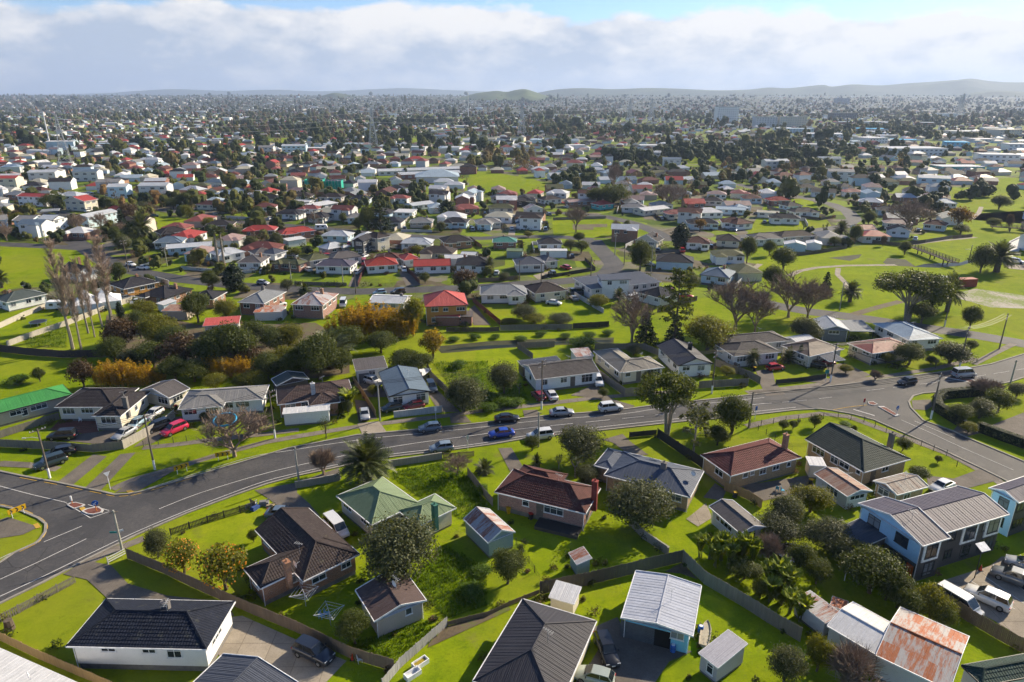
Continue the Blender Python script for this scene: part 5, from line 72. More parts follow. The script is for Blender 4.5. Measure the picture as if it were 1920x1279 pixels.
# ---------------------------------------------------------------- mesh helpers
rng=random.Random(7)
class MB:
    def __init__(s): s.v=[];s.f=[];s.m=[];s.u=[]
    def face(s,pts,m=0,uv=None):
        n=len(s.v); s.v.extend(pts); s.f.append(tuple(range(n,n+len(pts)))); s.m.append(m); s.u.append(uv)
    def box(s,x0,x1,y0,y1,z0,z1,m=0,bottom=False):
        p=[(x0,y0,z0),(x1,y0,z0),(x1,y1,z0),(x0,y1,z0),(x0,y0,z1),(x1,y0,z1),(x1,y1,z1),(x0,y1,z1)]
        n=len(s.v); s.v.extend(p)
        F=[(0,1,5,4),(1,2,6,5),(2,3,7,6),(3,0,4,7),(4,5,6,7)]+([(3,2,1,0)] if bottom else [])
        for f in F: s.f.append(tuple(n+i for i in f)); s.m.append(m); s.u.append(None)
    def beam(s,a,b,w,h,m=0):
        a=Vector(a);b=Vector(b);d=(b-a); 
        if d.length<1e-6: return
        d.normalize(); up=Vector((0,0,1)) if abs(d.z)<.95 else Vector((1,0,0))
        x=d.cross(up).normalized()*w/2; y=x.cross(d).normalized()*h/2
        n=len(s.v)
        for p in (a,b):
            for q in (-x-y,x-y,x+y,-x+y): s.v.append(tuple(p+q))
        for f in [(0,1,5,4),(1,2,6,5),(2,3,7,6),(3,0,4,7),(3,2,1,0),(4,5,6,7)]: s.f.append(tuple(n+i for i in f)); s.m.append(m); s.u.append(None)
    def tube(s,a,b,r0,r1,k=6,m=0,cap=True):
        a=Vector(a);b=Vector(b);d=(b-a)
        if d.length<1e-6: return
        d.normalize(); up=Vector((0,0,1)) if abs(d.z)<.9 else Vector((1,0,0))
        x=d.cross(up).normalized(); y=x.cross(d)
        n=len(s.v)
        for p,r in ((a,r0),(b,r1)):
            for i in range(k):
                t=2*math.pi*i/k; s.v.append(tuple(p+x*(r*math.cos(t))+y*(r*math.sin(t))))
        for i in range(k):
            j=(i+1)%k; s.f.append((n+i,n+j,n+k+j,n+k+i)); s.m.append(m); s.u.append(None)
        if cap:
            s.f.append(tuple(n+k+i for i in range(k))); s.m.append(m); s.u.append(None)
            s.f.append(tuple(n+k-1-i for i in range(k))); s.m.append(m); s.u.append(None)
    def disc(s,c,r,k=16,z=0,m=0):
        s.face([(c[0]+r*math.cos(2*math.pi*i/k),c[1]+r*math.sin(2*math.pi*i/k),z) for i in range(k)],m)
    def mesh(s,name,mats,smooth=False):
        me=bpy.data.meshes.new(name); me.from_pydata(s.v,[],s.f)
        for a in mats: me.materials.append(a)
        if len(mats)>1: me.polygons.foreach_set('material_index',s.m)
        if any(u is not None for u in s.u):
            ul=me.uv_layers.new(name='UVMap'); buf=[]
            for f,u in zip(s.f,s.u):
                if u is None: buf.extend([0.]*(2*len(f)))
                else:
                    for q in u: buf.extend(q)
            ul.data.foreach_set('uv',buf)
        if smooth: me.polygons.foreach_set('use_smooth',[True]*len(s.f))
        me.update(); return me
COL=sc.collection
def link(name,me,parent=None,loc=None,rz=0,scale=None):
    o=bpy.data.objects.new(name,me); COL.objects.link(o)
    if parent is not None: o.parent=parent
    if loc is not None: o.location=loc
    if rz: o.rotation_euler=(0,0,rz)
    if scale is not None: o.scale=scale
    return o
def tag(o,label,cat,group=None,kind=None):
    if label: o['label']=label
    if cat: o['category']=cat
    if group: o['group']=group
    if kind: o['kind']=kind
    return o
def thing(name,label,cat,loc=(0,0,0),rz=0,group=None):
    return tag(link(name,None,None,loc,rz),label,cat,group)
def slotmat(o,m,i=0):
    o.material_slots[i].link='OBJECT'; o.material_slots[i].material=m
# ---------------------------------------------------------------- materials
MATS={}
def nodes(name):
    m=bpy.data.materials.new(name); m.use_nodes=True; nt=m.node_tree; b=nt.nodes['Principled BSDF']; return m,nt,b
def nz(nt,vec,scale,det=4,rough=.55):
    n=nt.nodes.new('ShaderNodeTexNoise'); n.inputs['Scale'].default_value=scale; n.inputs['Detail'].default_value=det; n.inputs['Roughness'].default_value=rough
    if vec: nt.links.new(vec,n.inputs[0])
    return n.outputs[0]
def ramp(nt,fac,stops):
    r=nt.nodes.new('ShaderNodeValToRGB'); e=r.color_ramp.elements
    while len(e)<len(stops): e.new(.5)
    for k,(p,c) in zip(e,stops): k.position=p; k.color=tuple(c)+(1,)
    nt.links.new(fac,r.inputs[0]); return r.outputs[0]
def mth(nt,op,a,b=None,clamp=False):
    n=nt.nodes.new('ShaderNodeMath'); n.operation=op; n.use_clamp=clamp
    for i,v in enumerate((a,b)):
        if v is None: continue
        if isinstance(v,(int,float)): n.inputs[i].default_value=v
        else: nt.links.new(v,n.inputs[i])
    return n.outputs[0]
def mixc(nt,f,a,b,mode='MIX'):
    n=nt.nodes.new('ShaderNodeMix'); n.data_type='RGBA'; n.blend_type=mode
    for i,v in ((0,f),(6,a),(7,b)):
        if isinstance(v,(int,float)): n.inputs[i].default_value=v
        elif isinstance(v,tuple): n.inputs[i].default_value=v+(1,) if len(v)==3 else v
        else: nt.links.new(v,n.inputs[i])
    return n.outputs[2]
def coord(nt,kind,scale=(1,1,1)):
    t=nt.nodes.new('ShaderNodeTexCoord'); mp=nt.nodes.new('ShaderNodeMapping'); mp.inputs['Scale'].default_value=scale
    nt.links.new(t.outputs[kind],mp.inputs[0]); return mp.outputs[0]
def bump(nt,b,h,st,dist=.05):
    n=nt.nodes.new('ShaderNodeBump'); n.inputs['Strength'].default_value=st; n.inputs['Distance'].default_value=dist
    nt.links.new(h,n.inputs['Height']); nt.links.new(n.outputs[0],b.inputs['Normal'])
def sc3(c,k): return tuple(max(0,v*k) for v in c)
def worldpos(nt,scale=(1,1,1)):
    t=nt.nodes.new('ShaderNodeNewGeometry'); mp=nt.nodes.new('ShaderNodeMapping'); mp.inputs['Scale'].default_value=scale
    nt.links.new(t.outputs['Position'],mp.inputs[0]); return mp.outputs[0]
def simple(name,col,rough=.6,metal=0,var=.25,scale=2.,spec=.3,kind='Object'):
    if name in MATS: return MATS[name]
    m,nt,b=nodes(name); v=coord(nt,kind)
    f=nz(nt,v,scale,5)
    nt.links.new(ramp(nt,f,[(.25,sc3(col,1-var)),(.5,col),(.8,sc3(col,1+var))]),b.inputs['Base Color'])
    b.inputs['Roughness'].default_value=rough; b.inputs['Metallic'].default_value=metal; b.inputs['Specular IOR Level'].default_value=spec
    MATS[name]=m; return m
ROOFC=dict(navy=(.022,.026,.040),brown=(.052,.041,.04),umber=(.085,.06,.056),umber2=(.12,.09,.075),slate=(.06,.068,.09),slate2=(.05,.052,.066),white=(.50,.50,.51),sage=(.155,.205,.115),maroon=(.10,.042,.037),bluegrey=(.07,.085,.12),red=(.30,.048,.04),tred=(.135,.048,.044),green=(.05,.062,.055),mauve=(.088,.078,.104),char=(.04,.039,.047),whitemetal=(.36,.38,.44),lilac=(.36,.35,.38),bottle=(.035,.06,.05),taupe=(.10,.09,.088),vgreen=(.05,.22,.06),darkbrown=(.042,.037,.04),grey=(.20,.195,.19),dkgreen=(.07,.085,.08),bluesteel=(.11,.15,.195),khaki=(.19,.175,.15),dullred=(.22,.072,.062),lightgrey=(.40,.42,.45),steel=(.20,.21,.22),paleblue=(.30,.37,.43),moss=(.11,.115,.06),teal=(.06,.20,.17),pinkred=(.42,.085,.075),pinkgrey=(.27,.19,.175),cream=(.42,.39,.30),azure=(.03,.33,.58))
def roofmat(key):
    if key in MATS: return MATS[key]
    ty,c=key.split(':'); m,nt,b=nodes('roof_'+key.replace(':','_'))
    uv=nt.nodes.new('ShaderNodeUVMap').outputs[0]; sp=nt.nodes.new('ShaderNodeSeparateXYZ'); nt.links.new(uv,sp.inputs[0])
    U,V=sp.outputs[0],sp.outputs[1]
    pos=coord(nt,'Object')
    if ty=='r':
        zinc,rust,amt={'rustz':((.36,.35,.36),(.25,.085,.045),.36),'rusto':((.36,.34,.33),(.33,.085,.02),.16),'rustb':((.26,.17,.13),(.20,.075,.045),.42),'rustg':((.27,.24,.21),(.20,.12,.085),.55)}[c]
        cell=nt.nodes.new('ShaderNodeTexWhiteNoise'); cell.noise_dimensions='2D'
        cx=nt.nodes.new('ShaderNodeCombineXYZ'); nt.links.new(mth(nt,'FLOOR',mth(nt,'DIVIDE',U,.82)),cx.inputs[0]); nt.links.new(mth(nt,'FLOOR',mth(nt,'DIVIDE',V,2.1)),cx.inputs[1]); nt.links.new(cx.outputs[0],cell.inputs[0])
        mp=nt.nodes.new('ShaderNodeMapping'); mp.inputs['Scale'].default_value=(2.4,.5,1); nt.links.new(uv,mp.inputs[0])
        streak=nz(nt,mp.outputs[0],1.6,6,.65)
        f=mth(nt,'ADD',mth(nt,'MULTIPLY',mth(nt,'SUBTRACT',cell.outputs[0],amt),1.35),mth(nt,'MULTIPLY',mth(nt,'SUBTRACT',streak,.5),4.5),True)
        f=mth(nt,'MULTIPLY',mth(nt,'ADD',f,0),1,True)
        n2=nz(nt,uv,5,4)
        col=mixc(nt,f,mixc(nt,n2,sc3(zinc,.75),sc3(zinc,1.15)),mixc(nt,n2,sc3(rust,.6),sc3(rust,1.35)))
        nt.links.new(col,b.inputs['Base Color']); b.inputs['Roughness'].default_value=.75
        w=mth(nt,'SINE',mth(nt,'MULTIPLY',U,2*math.pi/.12)); bump(nt,b,w,.35,.02)
    else:
        k=ROOFC[c]; big=nz(nt,pos,.35,5,.6); fine=nz(nt,pos,3.5,5,.6)
        col=mixc(nt,big,sc3(k,.72),sc3(k,1.3)); col=mixc(nt,mth(nt,'MULTIPLY',mth(nt,'SUBTRACT',fine,.45),1.2,True),col,sc3(k,1.55))
        if ty=='t':
            cell=nt.nodes.new('ShaderNodeTexWhiteNoise'); cell.noise_dimensions='2D'; cx=nt.nodes.new('ShaderNodeCombineXYZ')
            nt.links.new(mth(nt,'FLOOR',mth(nt,'DIVIDE',U,.3)),cx.inputs[0]); nt.links.new(mth(nt,'FLOOR',mth(nt,'DIVIDE',V,.36)),cx.inputs[1]); nt.links.new(cx.outputs[0],cell.inputs[0])
            col=mixc(nt,mth(nt,'MULTIPLY',cell.outputs[0],.5),col,sc3(k,.5))
            lich=mth(nt,'MULTIPLY',mth(nt,'SUBTRACT',nz(nt,pos,1.1,7,.7),.57),4.,True)
            col=mixc(nt,mth(nt,'MULTIPLY',lich,.55),col,(.15,.15,.10))
            b.inputs['Roughness'].default_value=.75; b.inputs['Specular IOR Level'].default_value=.12
            w=mth(nt,'SINE',mth(nt,'MULTIPLY',U,2*math.pi/.3)); bump(nt,b,w,.5,.03)
        else:
            mp=nt.nodes.new('ShaderNodeMapping'); mp.inputs['Scale'].default_value=(1.3,.12,1); nt.links.new(uv,mp.inputs[0])
            st=nz(nt,mp.outputs[0],2.,5,.6); col=mixc(nt,mth(nt,'MULTIPLY',mth(nt,'SUBTRACT',st,.5),1.6,True),col,sc3(k,.6))
            if c in('sage','whitemetal','lightgrey'):
                rs=mth(nt,'MULTIPLY',mth(nt,'SUBTRACT',nz(nt,mp.outputs[0],3.,7,.7),.60),6.,True); col=mixc(nt,mth(nt,'MULTIPLY',rs,.7),col,(.17,.11,.08))
            b.inputs['Roughness'].default_value=.55; b.inputs['Specular IOR Level'].default_value=.15
            w=mth(nt,'SINE',mth(nt,'MULTIPLY',U,2*math.pi/.19)); bump(nt,b,w,.4,.02)
        nt.links.new(col,b.inputs['Base Color'])
    MATS[key]=m; return m
WALLC=dict(white=(.80,.80,.80),cream=(.66,.60,.48),beige=(.46,.39,.33),palewall=(.62,.61,.60),teal=(.25,.34,.35),tan=(.40,.27,.14),blue=(.20,.55,.74),lilac=(.44,.42,.45),char=(.05,.05,.055),paleblue=(.52,.66,.74),orange=(.52,.25,.06),slatewall=(.12,.15,.18),tealwall=(.06,.42,.42),brick=(.33,.15,.075),pinkbrick=(.33,.165,.135),redbrick=(.27,.10,.065),none=(.3,.3,.3),skywall=(.40,.63,.80))
def wallmat(k):
    key='wall_'+k
    if key in MATS: return MATS[key]
    m,nt,b=nodes(key); c=WALLC[k]; pos=coord(nt,'Object')
    n1=nz(nt,pos,.6,5); n2=nz(nt,pos,5,4)
    if 'brick' in k or k=='tan':
        sp=nt.nodes.new('ShaderNodeSeparateXYZ'); nt.links.new(pos,sp.inputs[0]); cb=nt.nodes.new('ShaderNodeCombineXYZ')
        nt.links.new(mth(nt,'ADD',sp.outputs[0],sp.outputs[1]),cb.inputs[0]); nt.links.new(sp.outputs[2],cb.inputs[1])
        br=nt.nodes.new('ShaderNodeTexBrick'); nt.links.new(cb.outputs[0],br.inputs[0]); br.inputs['Scale'].default_value=1
        br.inputs['Brick Width'].default_value=.24; br.inputs['Row Height'].default_value=.086; br.inputs['Mortar Size'].default_value=.008
        br.inputs['Color1'].default_value=sc3(c,.65)+(1,); br.inputs['Color2'].default_value=sc3(c,1.3)+(1,); br.inputs['Mortar'].default_value=(.36,.33,.29,1)
        col=mixc(nt,mth(nt,'MULTIPLY',n1,.5),br.outputs[0],sc3(c,.7)); b.inputs['Roughness'].default_value=.85
    else:
        col=mixc(nt,mth(nt,'MULTIPLY',mth(nt,'SUBTRACT',n1,.4),1.3,True),c,sc3(c,.82)); col=mixc(nt,mth(nt,'MULTIPLY',mth(nt,'SUBTRACT',n2,.55),2.5,True),col,sc3(c,.75))
        sp=nt.nodes.new('ShaderNodeSeparateXYZ'); nt.links.new(pos,sp.inputs[0])
        w=mth(nt,'FRACT',mth(nt,'DIVIDE',sp.outputs[2],.18)); bump(nt,b,w,.5,.02); b.inputs['Roughness'].default_value=.6
    nt.links.new(col,b.inputs['Base Color']); MATS[key]=m; return m
WOODC=dict(greywood=(.21,.185,.155),tanwood=(.34,.23,.11),brownwood=(.20,.145,.10),darkwood=(.09,.075,.06),blackwood=(.028,.027,.027),purplewood=(.06,.042,.042),redwood=(.13,.035,.025),whitewood=(.40,.39,.37),whitepaint=(.6,.6,.6),concrete=(.30,.285,.25),creamwall=(.46,.42,.35),whitewall=(.50,.50,.49),dark=(.06,.055,.05),teal=(.08,.17,.18))
def woodmat(k):
    key='fence_'+k
    if key in MATS: return MATS[key]
    m,nt,b=nodes(key); c=WOODC[k]; pos=worldpos(nt); st=worldpos(nt,(1,1,.08))
    cell=nz(nt,st,4.5,3,.7); big=nz(nt,pos,.5,4)
    col=mixc(nt,cell,sc3(c,.45),sc3(c,1.5)); col=mixc(nt,mth(nt,'MULTIPLY',big,.55),col,sc3(c,.65))
    nt.links.new(col,b.inputs['Base Color']); b.inputs['Roughness'].default_value=.85; MATS[key]=m; return m
def grassmat(name,cols,rough=False):
    m,nt,b=nodes(name); p=worldpos(nt)
    big=nz(nt,p,.045,5,.6); mid=nz(nt,p,.35,6,.62); fine=nz(nt,p,3.2,6,.7); patch=nz(nt,p,.012,3,.5)
    col=ramp(nt,mth(nt,'ADD',mth(nt,'MULTIPLY',big,.45),mth(nt,'MULTIPLY',mid,.55)),[(.30,cols[0]),(.46,cols[1]),(.60,cols[2]),(.75,cols[3])])
    col=mixc(nt,mth(nt,'MULTIPLY',mth(nt,'SUBTRACT',fine,.42),2.2 if rough else 1.5,True),col,sc3(cols[0],.55)); col=mixc(nt,mth(nt,'MULTIPLY',mth(nt,'SUBTRACT',nz(nt,p,1.1,6,.7),.53),2.6,True),col,sc3(cols[0],.7))
    col=mixc(nt,mth(nt,'MULTIPLY',mth(nt,'SUBTRACT',patch,.5),1.5,True),col,cols[2])
    nt.links.new(col,b.inputs['Base Color']); b.inputs['Roughness'].default_value=.9; b.inputs['Specular IOR Level'].default_value=.03
    lot=nt.nodes.new('ShaderNodeTexVoronoi'); lot.distance='CHEBYCHEV'; lot.inputs['Scale'].default_value=.055; nt.links.new(p,lot.inputs[0]); ls=nt.nodes.new('ShaderNodeSeparateXYZ'); nt.links.new(lot.outputs['Color'],ls.inputs[0])
    col=mixc(nt,mth(nt,'MULTIPLY',ls.outputs[0],.36),col,sc3(cols[1],.62)); col=mixc(nt,mth(nt,'MULTIPLY',mth(nt,'SUBTRACT',ls.outputs[1],.55),1.1,True),col,(.22,.225,.022))
    worn=mth(nt,'MULTIPLY',mth(nt,'SUBTRACT',nz(nt,p,.16,7,.68),.585),8,True); col=mixc(nt,mth(nt,'MULTIPLY',worn,.6),col,(.16,.135,.05)); clover=mth(nt,'MULTIPLY',mth(nt,'SUBTRACT',nz(nt,p,.55,5,.7),.58),6,True); col=mixc(nt,mth(nt,'MULTIPLY',clover,.5),col,sc3(cols[0],.75)); nt.links.new(col,b.inputs['Base Color'])
    h=mth(nt,'ADD',fine,mth(nt,'MULTIPLY',nz(nt,p,14,4,.7),.6)); bump(nt,b,h,.9 if rough else .55,.16 if rough else .07)
    MATS[name]=m; return m
GC=[(.09,.148,.005),(.18,.245,.006),(.25,.305,.008),(.31,.315,.018)]
M_GRASS=grassmat('grass',GC); M_ROUGH=grassmat('rough_grass',[(.065,.115,.004),(.13,.195,.005),(.185,.245,.006),(.23,.26,.012)],True)
def groundtex(name,stops,s1=.3,s2=4.,rough=.9,bst=.2,crack=None,spec=.25):
    m,nt,b=nodes(name); p=worldpos(nt)
    f=mth(nt,'ADD',mth(nt,'MULTIPLY',nz(nt,p,s1,6,.6),.6),mth(nt,'MULTIPLY',nz(nt,p,s2,5,.65),.4))
    col=ramp(nt,f,stops)
    if crack:
        br=nt.nodes.new('ShaderNodeTexBrick'); nt.links.new(p,br.inputs[0]); br.offset=0; br.inputs['Scale'].default_value=1; br.inputs['Brick Width'].default_value=crack; br.inputs['Row Height'].default_value=crack; br.inputs['Mortar Size'].default_value=.03
        br.inputs['Color1'].default_value=(1,1,1,1); br.inputs['Color2'].default_value=(.86,.86,.86,1); br.inputs['Mortar'].default_value=(.5,.48,.45,1); col=mixc(nt,1.,col,br.outputs[0],'MULTIPLY')
    nt.links.new(col,b.inputs['Base Color']); b.inputs['Roughness'].default_value=rough; b.inputs['Specular IOR Level'].default_value=spec
    bump(nt,b,nz(nt,p,30,3),bst,.02); MATS[name]=m; return m
def asphalt():
    m,nt,b=nodes('asphalt'); p=worldpos(nt)
    f=mth(nt,'ADD',mth(nt,'MULTIPLY',nz(nt,p,.12,6,.65),.55),mth(nt,'MULTIPLY',nz(nt,p,2.5,6,.7),.45))
    col=ramp(nt,f,[(.28,(.034,.034,.038)),(.5,(.062,.060,.062)),(.72,(.11,.103,.098))])
    seal=mth(nt,'MULTIPLY',mth(nt,'SUBTRACT',nz(nt,worldpos(nt,(1,.35,1)),.22,3,.4),.57),9,True)
    col=mixc(nt,mth(nt,'MULTIPLY',seal,.6),col,(.036,.035,.038))
    crk=nt.nodes.new('ShaderNodeTexVoronoi'); crk.feature='DISTANCE_TO_EDGE'; crk.inputs['Scale'].default_value=.33; nt.links.new(p,crk.inputs[0])
    cm=mth(nt,'MULTIPLY',mth(nt,'LESS_THAN',crk.outputs['Distance'],.012),mth(nt,'MULTIPLY',mth(nt,'SUBTRACT',nz(nt,p,.09,3),.48),8,True)); col=mixc(nt,mth(nt,'MULTIPLY',cm,.7),col,(.02,.02,.022))
    pv_=nt.nodes.new('ShaderNodeTexVoronoi'); pv_.distance='CHEBYCHEV'; pv_.inputs['Scale'].default_value=.12; nt.links.new(p,pv_.inputs[0]); ps=nt.nodes.new('ShaderNodeSeparateXYZ'); nt.links.new(pv_.outputs['Color'],ps.inputs[0])
    col=mixc(nt,mth(nt,'MULTIPLY',mth(nt,'GREATER_THAN',ps.outputs[0],.80),.35),col,(.04,.04,.043)); dust=mth(nt,'MULTIPLY',mth(nt,'SUBTRACT',nz(nt,p,.5,7,.72),.55),5,True); col=mixc(nt,mth(nt,'MULTIPLY',dust,.35),col,(.15,.14,.125))
    nt.links.new(col,b.inputs['Base Color']); b.inputs['Roughness'].default_value=.8; b.inputs['Specular IOR Level'].default_value=.3
    bump(nt,b,nz(nt,p,40,3),.25,.01); MATS['asphalt']=m; return m
M_ASPH=asphalt()
groundtex('concrete',[(.3,(.20,.17,.135)),(.5,(.29,.25,.20)),(.7,(.36,.32,.265))],.4,5,crack=3.2)
groundtex('drive',[(.3,(.075,.066,.058)),(.5,(.125,.108,.092)),(.7,(.19,.165,.14))],.35,5)
groundtex('path',[(.3,(.12,.10,.085)),(.5,(.185,.16,.135)),(.7,(.25,.22,.185))],.5,5,crack=1.8)
groundtex('dirt',[(.3,(.055,.042,.025)),(.5,(.12,.092,.06)),(.62,(.10,.13,.02)),(.75,(.21,.175,.13))],.25,2.5,bst=.6)
groundtex('paledirt',[(.3,(.16,.15,.07)),(.45,(.14,.19,.02)),(.55,(.30,.27,.22)),(.75,(.45,.43,.39))],.12,1.5,bst=.4)
groundtex('mud',[(.3,(.02,.02,.012)),(.5,(.04,.042,.018)),(.7,(.07,.085,.02))],.3,3)
groundtex('brickpave',[(.3,(.10,.035,.025)),(.5,(.16,.06,.045)),(.7,(.21,.09,.07))],.6,6)
groundtex('kerb',[(.3,(.17,.16,.14)),(.5,(.25,.23,.20)),(.7,(.32,.30,.27))],.6,6)
M_PAINT=groundtex('paint',[(.25,(.10,.095,.09)),(.42,(.42,.41,.40)),(.7,(.62,.61,.59))],1.2,9)
M_YPAINT=groundtex('yellow_paint',[(.25,(.12,.09,.04)),(.42,(.42,.26,.04)),(.7,(.5,.33,.06))],1.2,9)
def water():
    m,nt,b=nodes('water'); b.inputs['Base Color'].default_value=(.018,.022,.014,1); b.inputs['Roughness'].default_value=.3; b.inputs['Specular IOR Level'].default_value=.04
    bump(nt,b,nz(nt,worldpos(nt),2.5,4),.12,.05); MATS['water']=m
water(); MATS['asphalt']=M_ASPH; MATS['rough']=M_ROUGH
def glass():
    m,nt,b=nodes('window_glass'); oi=nt.nodes.new('ShaderNodeObjectInfo')
    nt.links.new(ramp(nt,oi.outputs['Random'],[(.0,(.012,.016,.022)),(.55,(.03,.04,.05)),(.8,(.10,.12,.135)),(1,(.26,.27,.28))]),b.inputs['Base Color'])
    b.inputs['Roughness'].default_value=.08; b.inputs['Specular IOR Level'].default_value=.6; MATS['glass']=m; return m
M_GLASS=glass()
M_WHITE=simple('white_paint',(.74,.74,.74),.5); M_DARKF=simple('dark_frame',(.03,.03,.032),.5); M_BASE=simple('foundation',(.17,.16,.15),.9)
M_DOOR=simple('door_paint',(.13,.11,.10),.5); M_METAL=simple('galvanised',(.50,.51,.52),.5,.2); M_RUB=simple('rubber',(.018,.018,.018),.8); M_CHROME=simple('alloy',(.40,.40,.41),.35,.8)
M_POLE=simple('pole_timber',(.15,.125,.10),.9,scale=1.5); M_POLEC=simple('pole_concrete',(.34,.33,.29),.9); M_BLACK=simple('black_plastic',(.02,.02,.022),.5)
M_BARK=simple('bark',(.105,.08,.06),.95,scale=4,var=.4); M_PALEBARK=simple('pale_bark',(.26,.225,.18),.9,scale=3,var=.35); M_TWIG=simple('twig',(.25,.185,.135),.95,scale=3,var=.35)
def leafmat(name,lo,mid,hi,trans=.35,gloss=.25):
    m,nt,b=nodes('leaf_'+name); N=nt.nodes; L=nt.links
    oi=N.new('ShaderNodeObjectInfo'); g_=N.new('ShaderNodeNewGeometry'); pos=coord(nt,'Object')
    f=mth(nt,'ADD',mth(nt,'MULTIPLY',g_.outputs['Random Per Island'],.55),mth(nt,'MULTIPLY',nz(nt,pos,.7,3),.45))
    col=ramp(nt,f,[(.2,lo),(.5,mid),(.85,hi)])
    col=mixc(nt,mth(nt,'MULTIPLY',oi.outputs['Random'],.35),col,sc3(mid,.55))
    L.new(col,b.inputs['Base Color']); b.inputs['Roughness'].default_value=.55; b.inputs['Specular IOR Level'].default_value=gloss
    tr=N.new('ShaderNodeBsdfTranslucent'); L.new(mixc(nt,1.,col,(1.25,1.15,.5),'MULTIPLY'),tr.inputs[0])
    ms=N.new('ShaderNodeMixShader'); ms.inputs[0].default_value=trans; L.new(b.outputs[0],ms.inputs[1]); L.new(tr.outputs[0],ms.inputs[2])
    L.new(ms.outputs[0],N['Material Output'].inputs[0]); MATS['leaf_'+name]=m; return m
LF=dict(round=leafmat('dark',(.036,.052,.011),(.075,.100,.017),(.145,.165,.03),.45),olive=leafmat('olive',(.042,.052,.022),(.080,.094,.038),(.155,.165,.072),.4),
 yellowg=leafmat('yellowgreen',(.08,.095,.010),(.155,.165,.016),(.26,.25,.03),.52),brown=leafmat('brown',(.045,.028,.014),(.085,.052,.025),(.14,.085,.04),.3),
 gold=leafmat('gold',(.12,.065,.012),(.22,.13,.02),(.32,.20,.035),.4),bamboo=leafmat('bamboo',(.24,.17,.016),(.42,.27,.02),(.55,.36,.035),.65),
 conifer=leafmat('conifer',(.014,.026,.010),(.028,.048,.017),(.055,.08,.027),.25),palm=leafmat('palm',(.028,.038,.010),(.06,.078,.018),(.13,.15,.045),.3,.4),
 banana=leafmat('banana',(.12,.17,.014),(.25,.31,.026),(.42,.46,.09),.6,.4),weed=leafmat('weed',(.045,.095,.008),(.095,.17,.012),(.16,.24,.02),.45),willow=leafmat('willow',(.16,.13,.014),(.30,.22,.022),(.42,.31,.045),.55))
def carpaint(name,c):
    key='paint_'+name
    if key in MATS: return MATS[key]
    m,nt,b=nodes(key); b.inputs['Base Color'].default_value=tuple(c)+(1,); b.inputs['Roughness'].default_value=.28; b.inputs['Coat Weight'].default_value=.6; b.inputs['Coat Roughness'].default_value=.08
    b.inputs['Metallic'].default_value=.1; MATS[key]=m; return m
CARC=dict(navy=(.015,.02,.035),black=(.012,.012,.014),palegreen=(.33,.37,.33),white=(.62,.62,.62),white2=(.66,.66,.65),steelblue=(.12,.16,.21),bluegrey=(.20,.25,.30),slateblue=(.11,.15,.20),blue=(.012,.05,.36),silver=(.36,.37,.39),red=(.22,.012,.02),red2=(.42,.015,.02),darkblue=(.02,.03,.05),teal=(.02,.045,.055),darkgreen=(.025,.04,.04),skyblue=(.25,.36,.44),pinkred=(.55,.02,.07),grey=(.14,.15,.16))
# ---------------------------------------------------------------- ground, roads
def area2(p): return sum(p[i][0]*p[(i+1)%len(p)][1]-p[(i+1)%len(p)][0]*p[i][1] for i in range(len(p)))
def sheet(name,pts,z,mat,kind='structure'):
    me=bpy.data.meshes.new(name); p=list(pts)
    if area2(p)<0: p=p[::-1]
    from mathutils.geometry import tessellate_polygon
    tri=tessellate_polygon([[Vector((x,y,0)) for x,y in p]])
    fs=[]
    for t in tri:
        a,b,c=(p[i] for i in t)
        s=(b[0]-a[0])*(c[1]-a[1])-(c[0]-a[0])*(b[1]-a[1])
        fs.append(tuple(t) if s>0 else tuple(t[::-1]))
    me.from_pydata([(x,y,z) for x,y in p],[],fs); me.materials.append(mat); me.update()
    o=link(name,me); o['kind']=kind; return o
G0=26000
gm=MB()
xs=[-G0,-4000,-1000,-300,300,1000,4000,G0]; ys=[-3000,-300,0,600,2000,6000,G0]
for i in range(len(xs)-1):
    for j in range(len(ys)-1): gm.face([(xs[i],ys[j],0),(xs[i+1],ys[j],0),(xs[i+1],ys[j+1],0),(xs[i],ys[j+1],0)])
o=link('ground',gm.mesh('ground',[M_GRASS])); o['kind']='structure'
def suburb():
    m,nt,b=nodes('suburb_yards'); p=worldpos(nt); v=nt.nodes.new('ShaderNodeTexVoronoi'); v.distance='CHEBYCHEV'; v.inputs['Scale'].default_value=.075; nt.links.new(p,v.inputs[0])
    sp=nt.nodes.new('ShaderNodeSeparateXYZ'); nt.links.new(v.outputs['Color'],sp.inputs[0])
    f=mth(nt,'ADD',mth(nt,'MULTIPLY',sp.outputs[0],.8),mth(nt,'MULTIPLY',nz(nt,p,.09,5,.65),.4))
    col=ramp(nt,f,[(.22,(.06,.10,.006)),(.36,(.17,.23,.007)),(.5,(.14,.19,.008)),(.58,(.07,.085,.015)),(.68,(.10,.08,.05)),(.80,(.19,.165,.135)),(.9,(.10,.14,.008)),(1,(.19,.25,.007))])
    col=mixc(nt,mth(nt,'MULTIPLY',mth(nt,'SUBTRACT',nz(nt,p,.8,5,.7),.45),1.5,True),col,(.035,.045,.012)); nt.links.new(col,b.inputs['Base Color']); b.inputs['Roughness'].default_value=.9; b.inputs['Specular IOR Level'].default_value=.1
    return m
M_SUB=suburb()
sheet('suburb_ground',[(-9000,188),(9000,188),(9000,14000),(-9000,14000)],.012,M_SUB)
for g_ in GREENS: sheet('lawn',g_,.0145,M_GRASS)
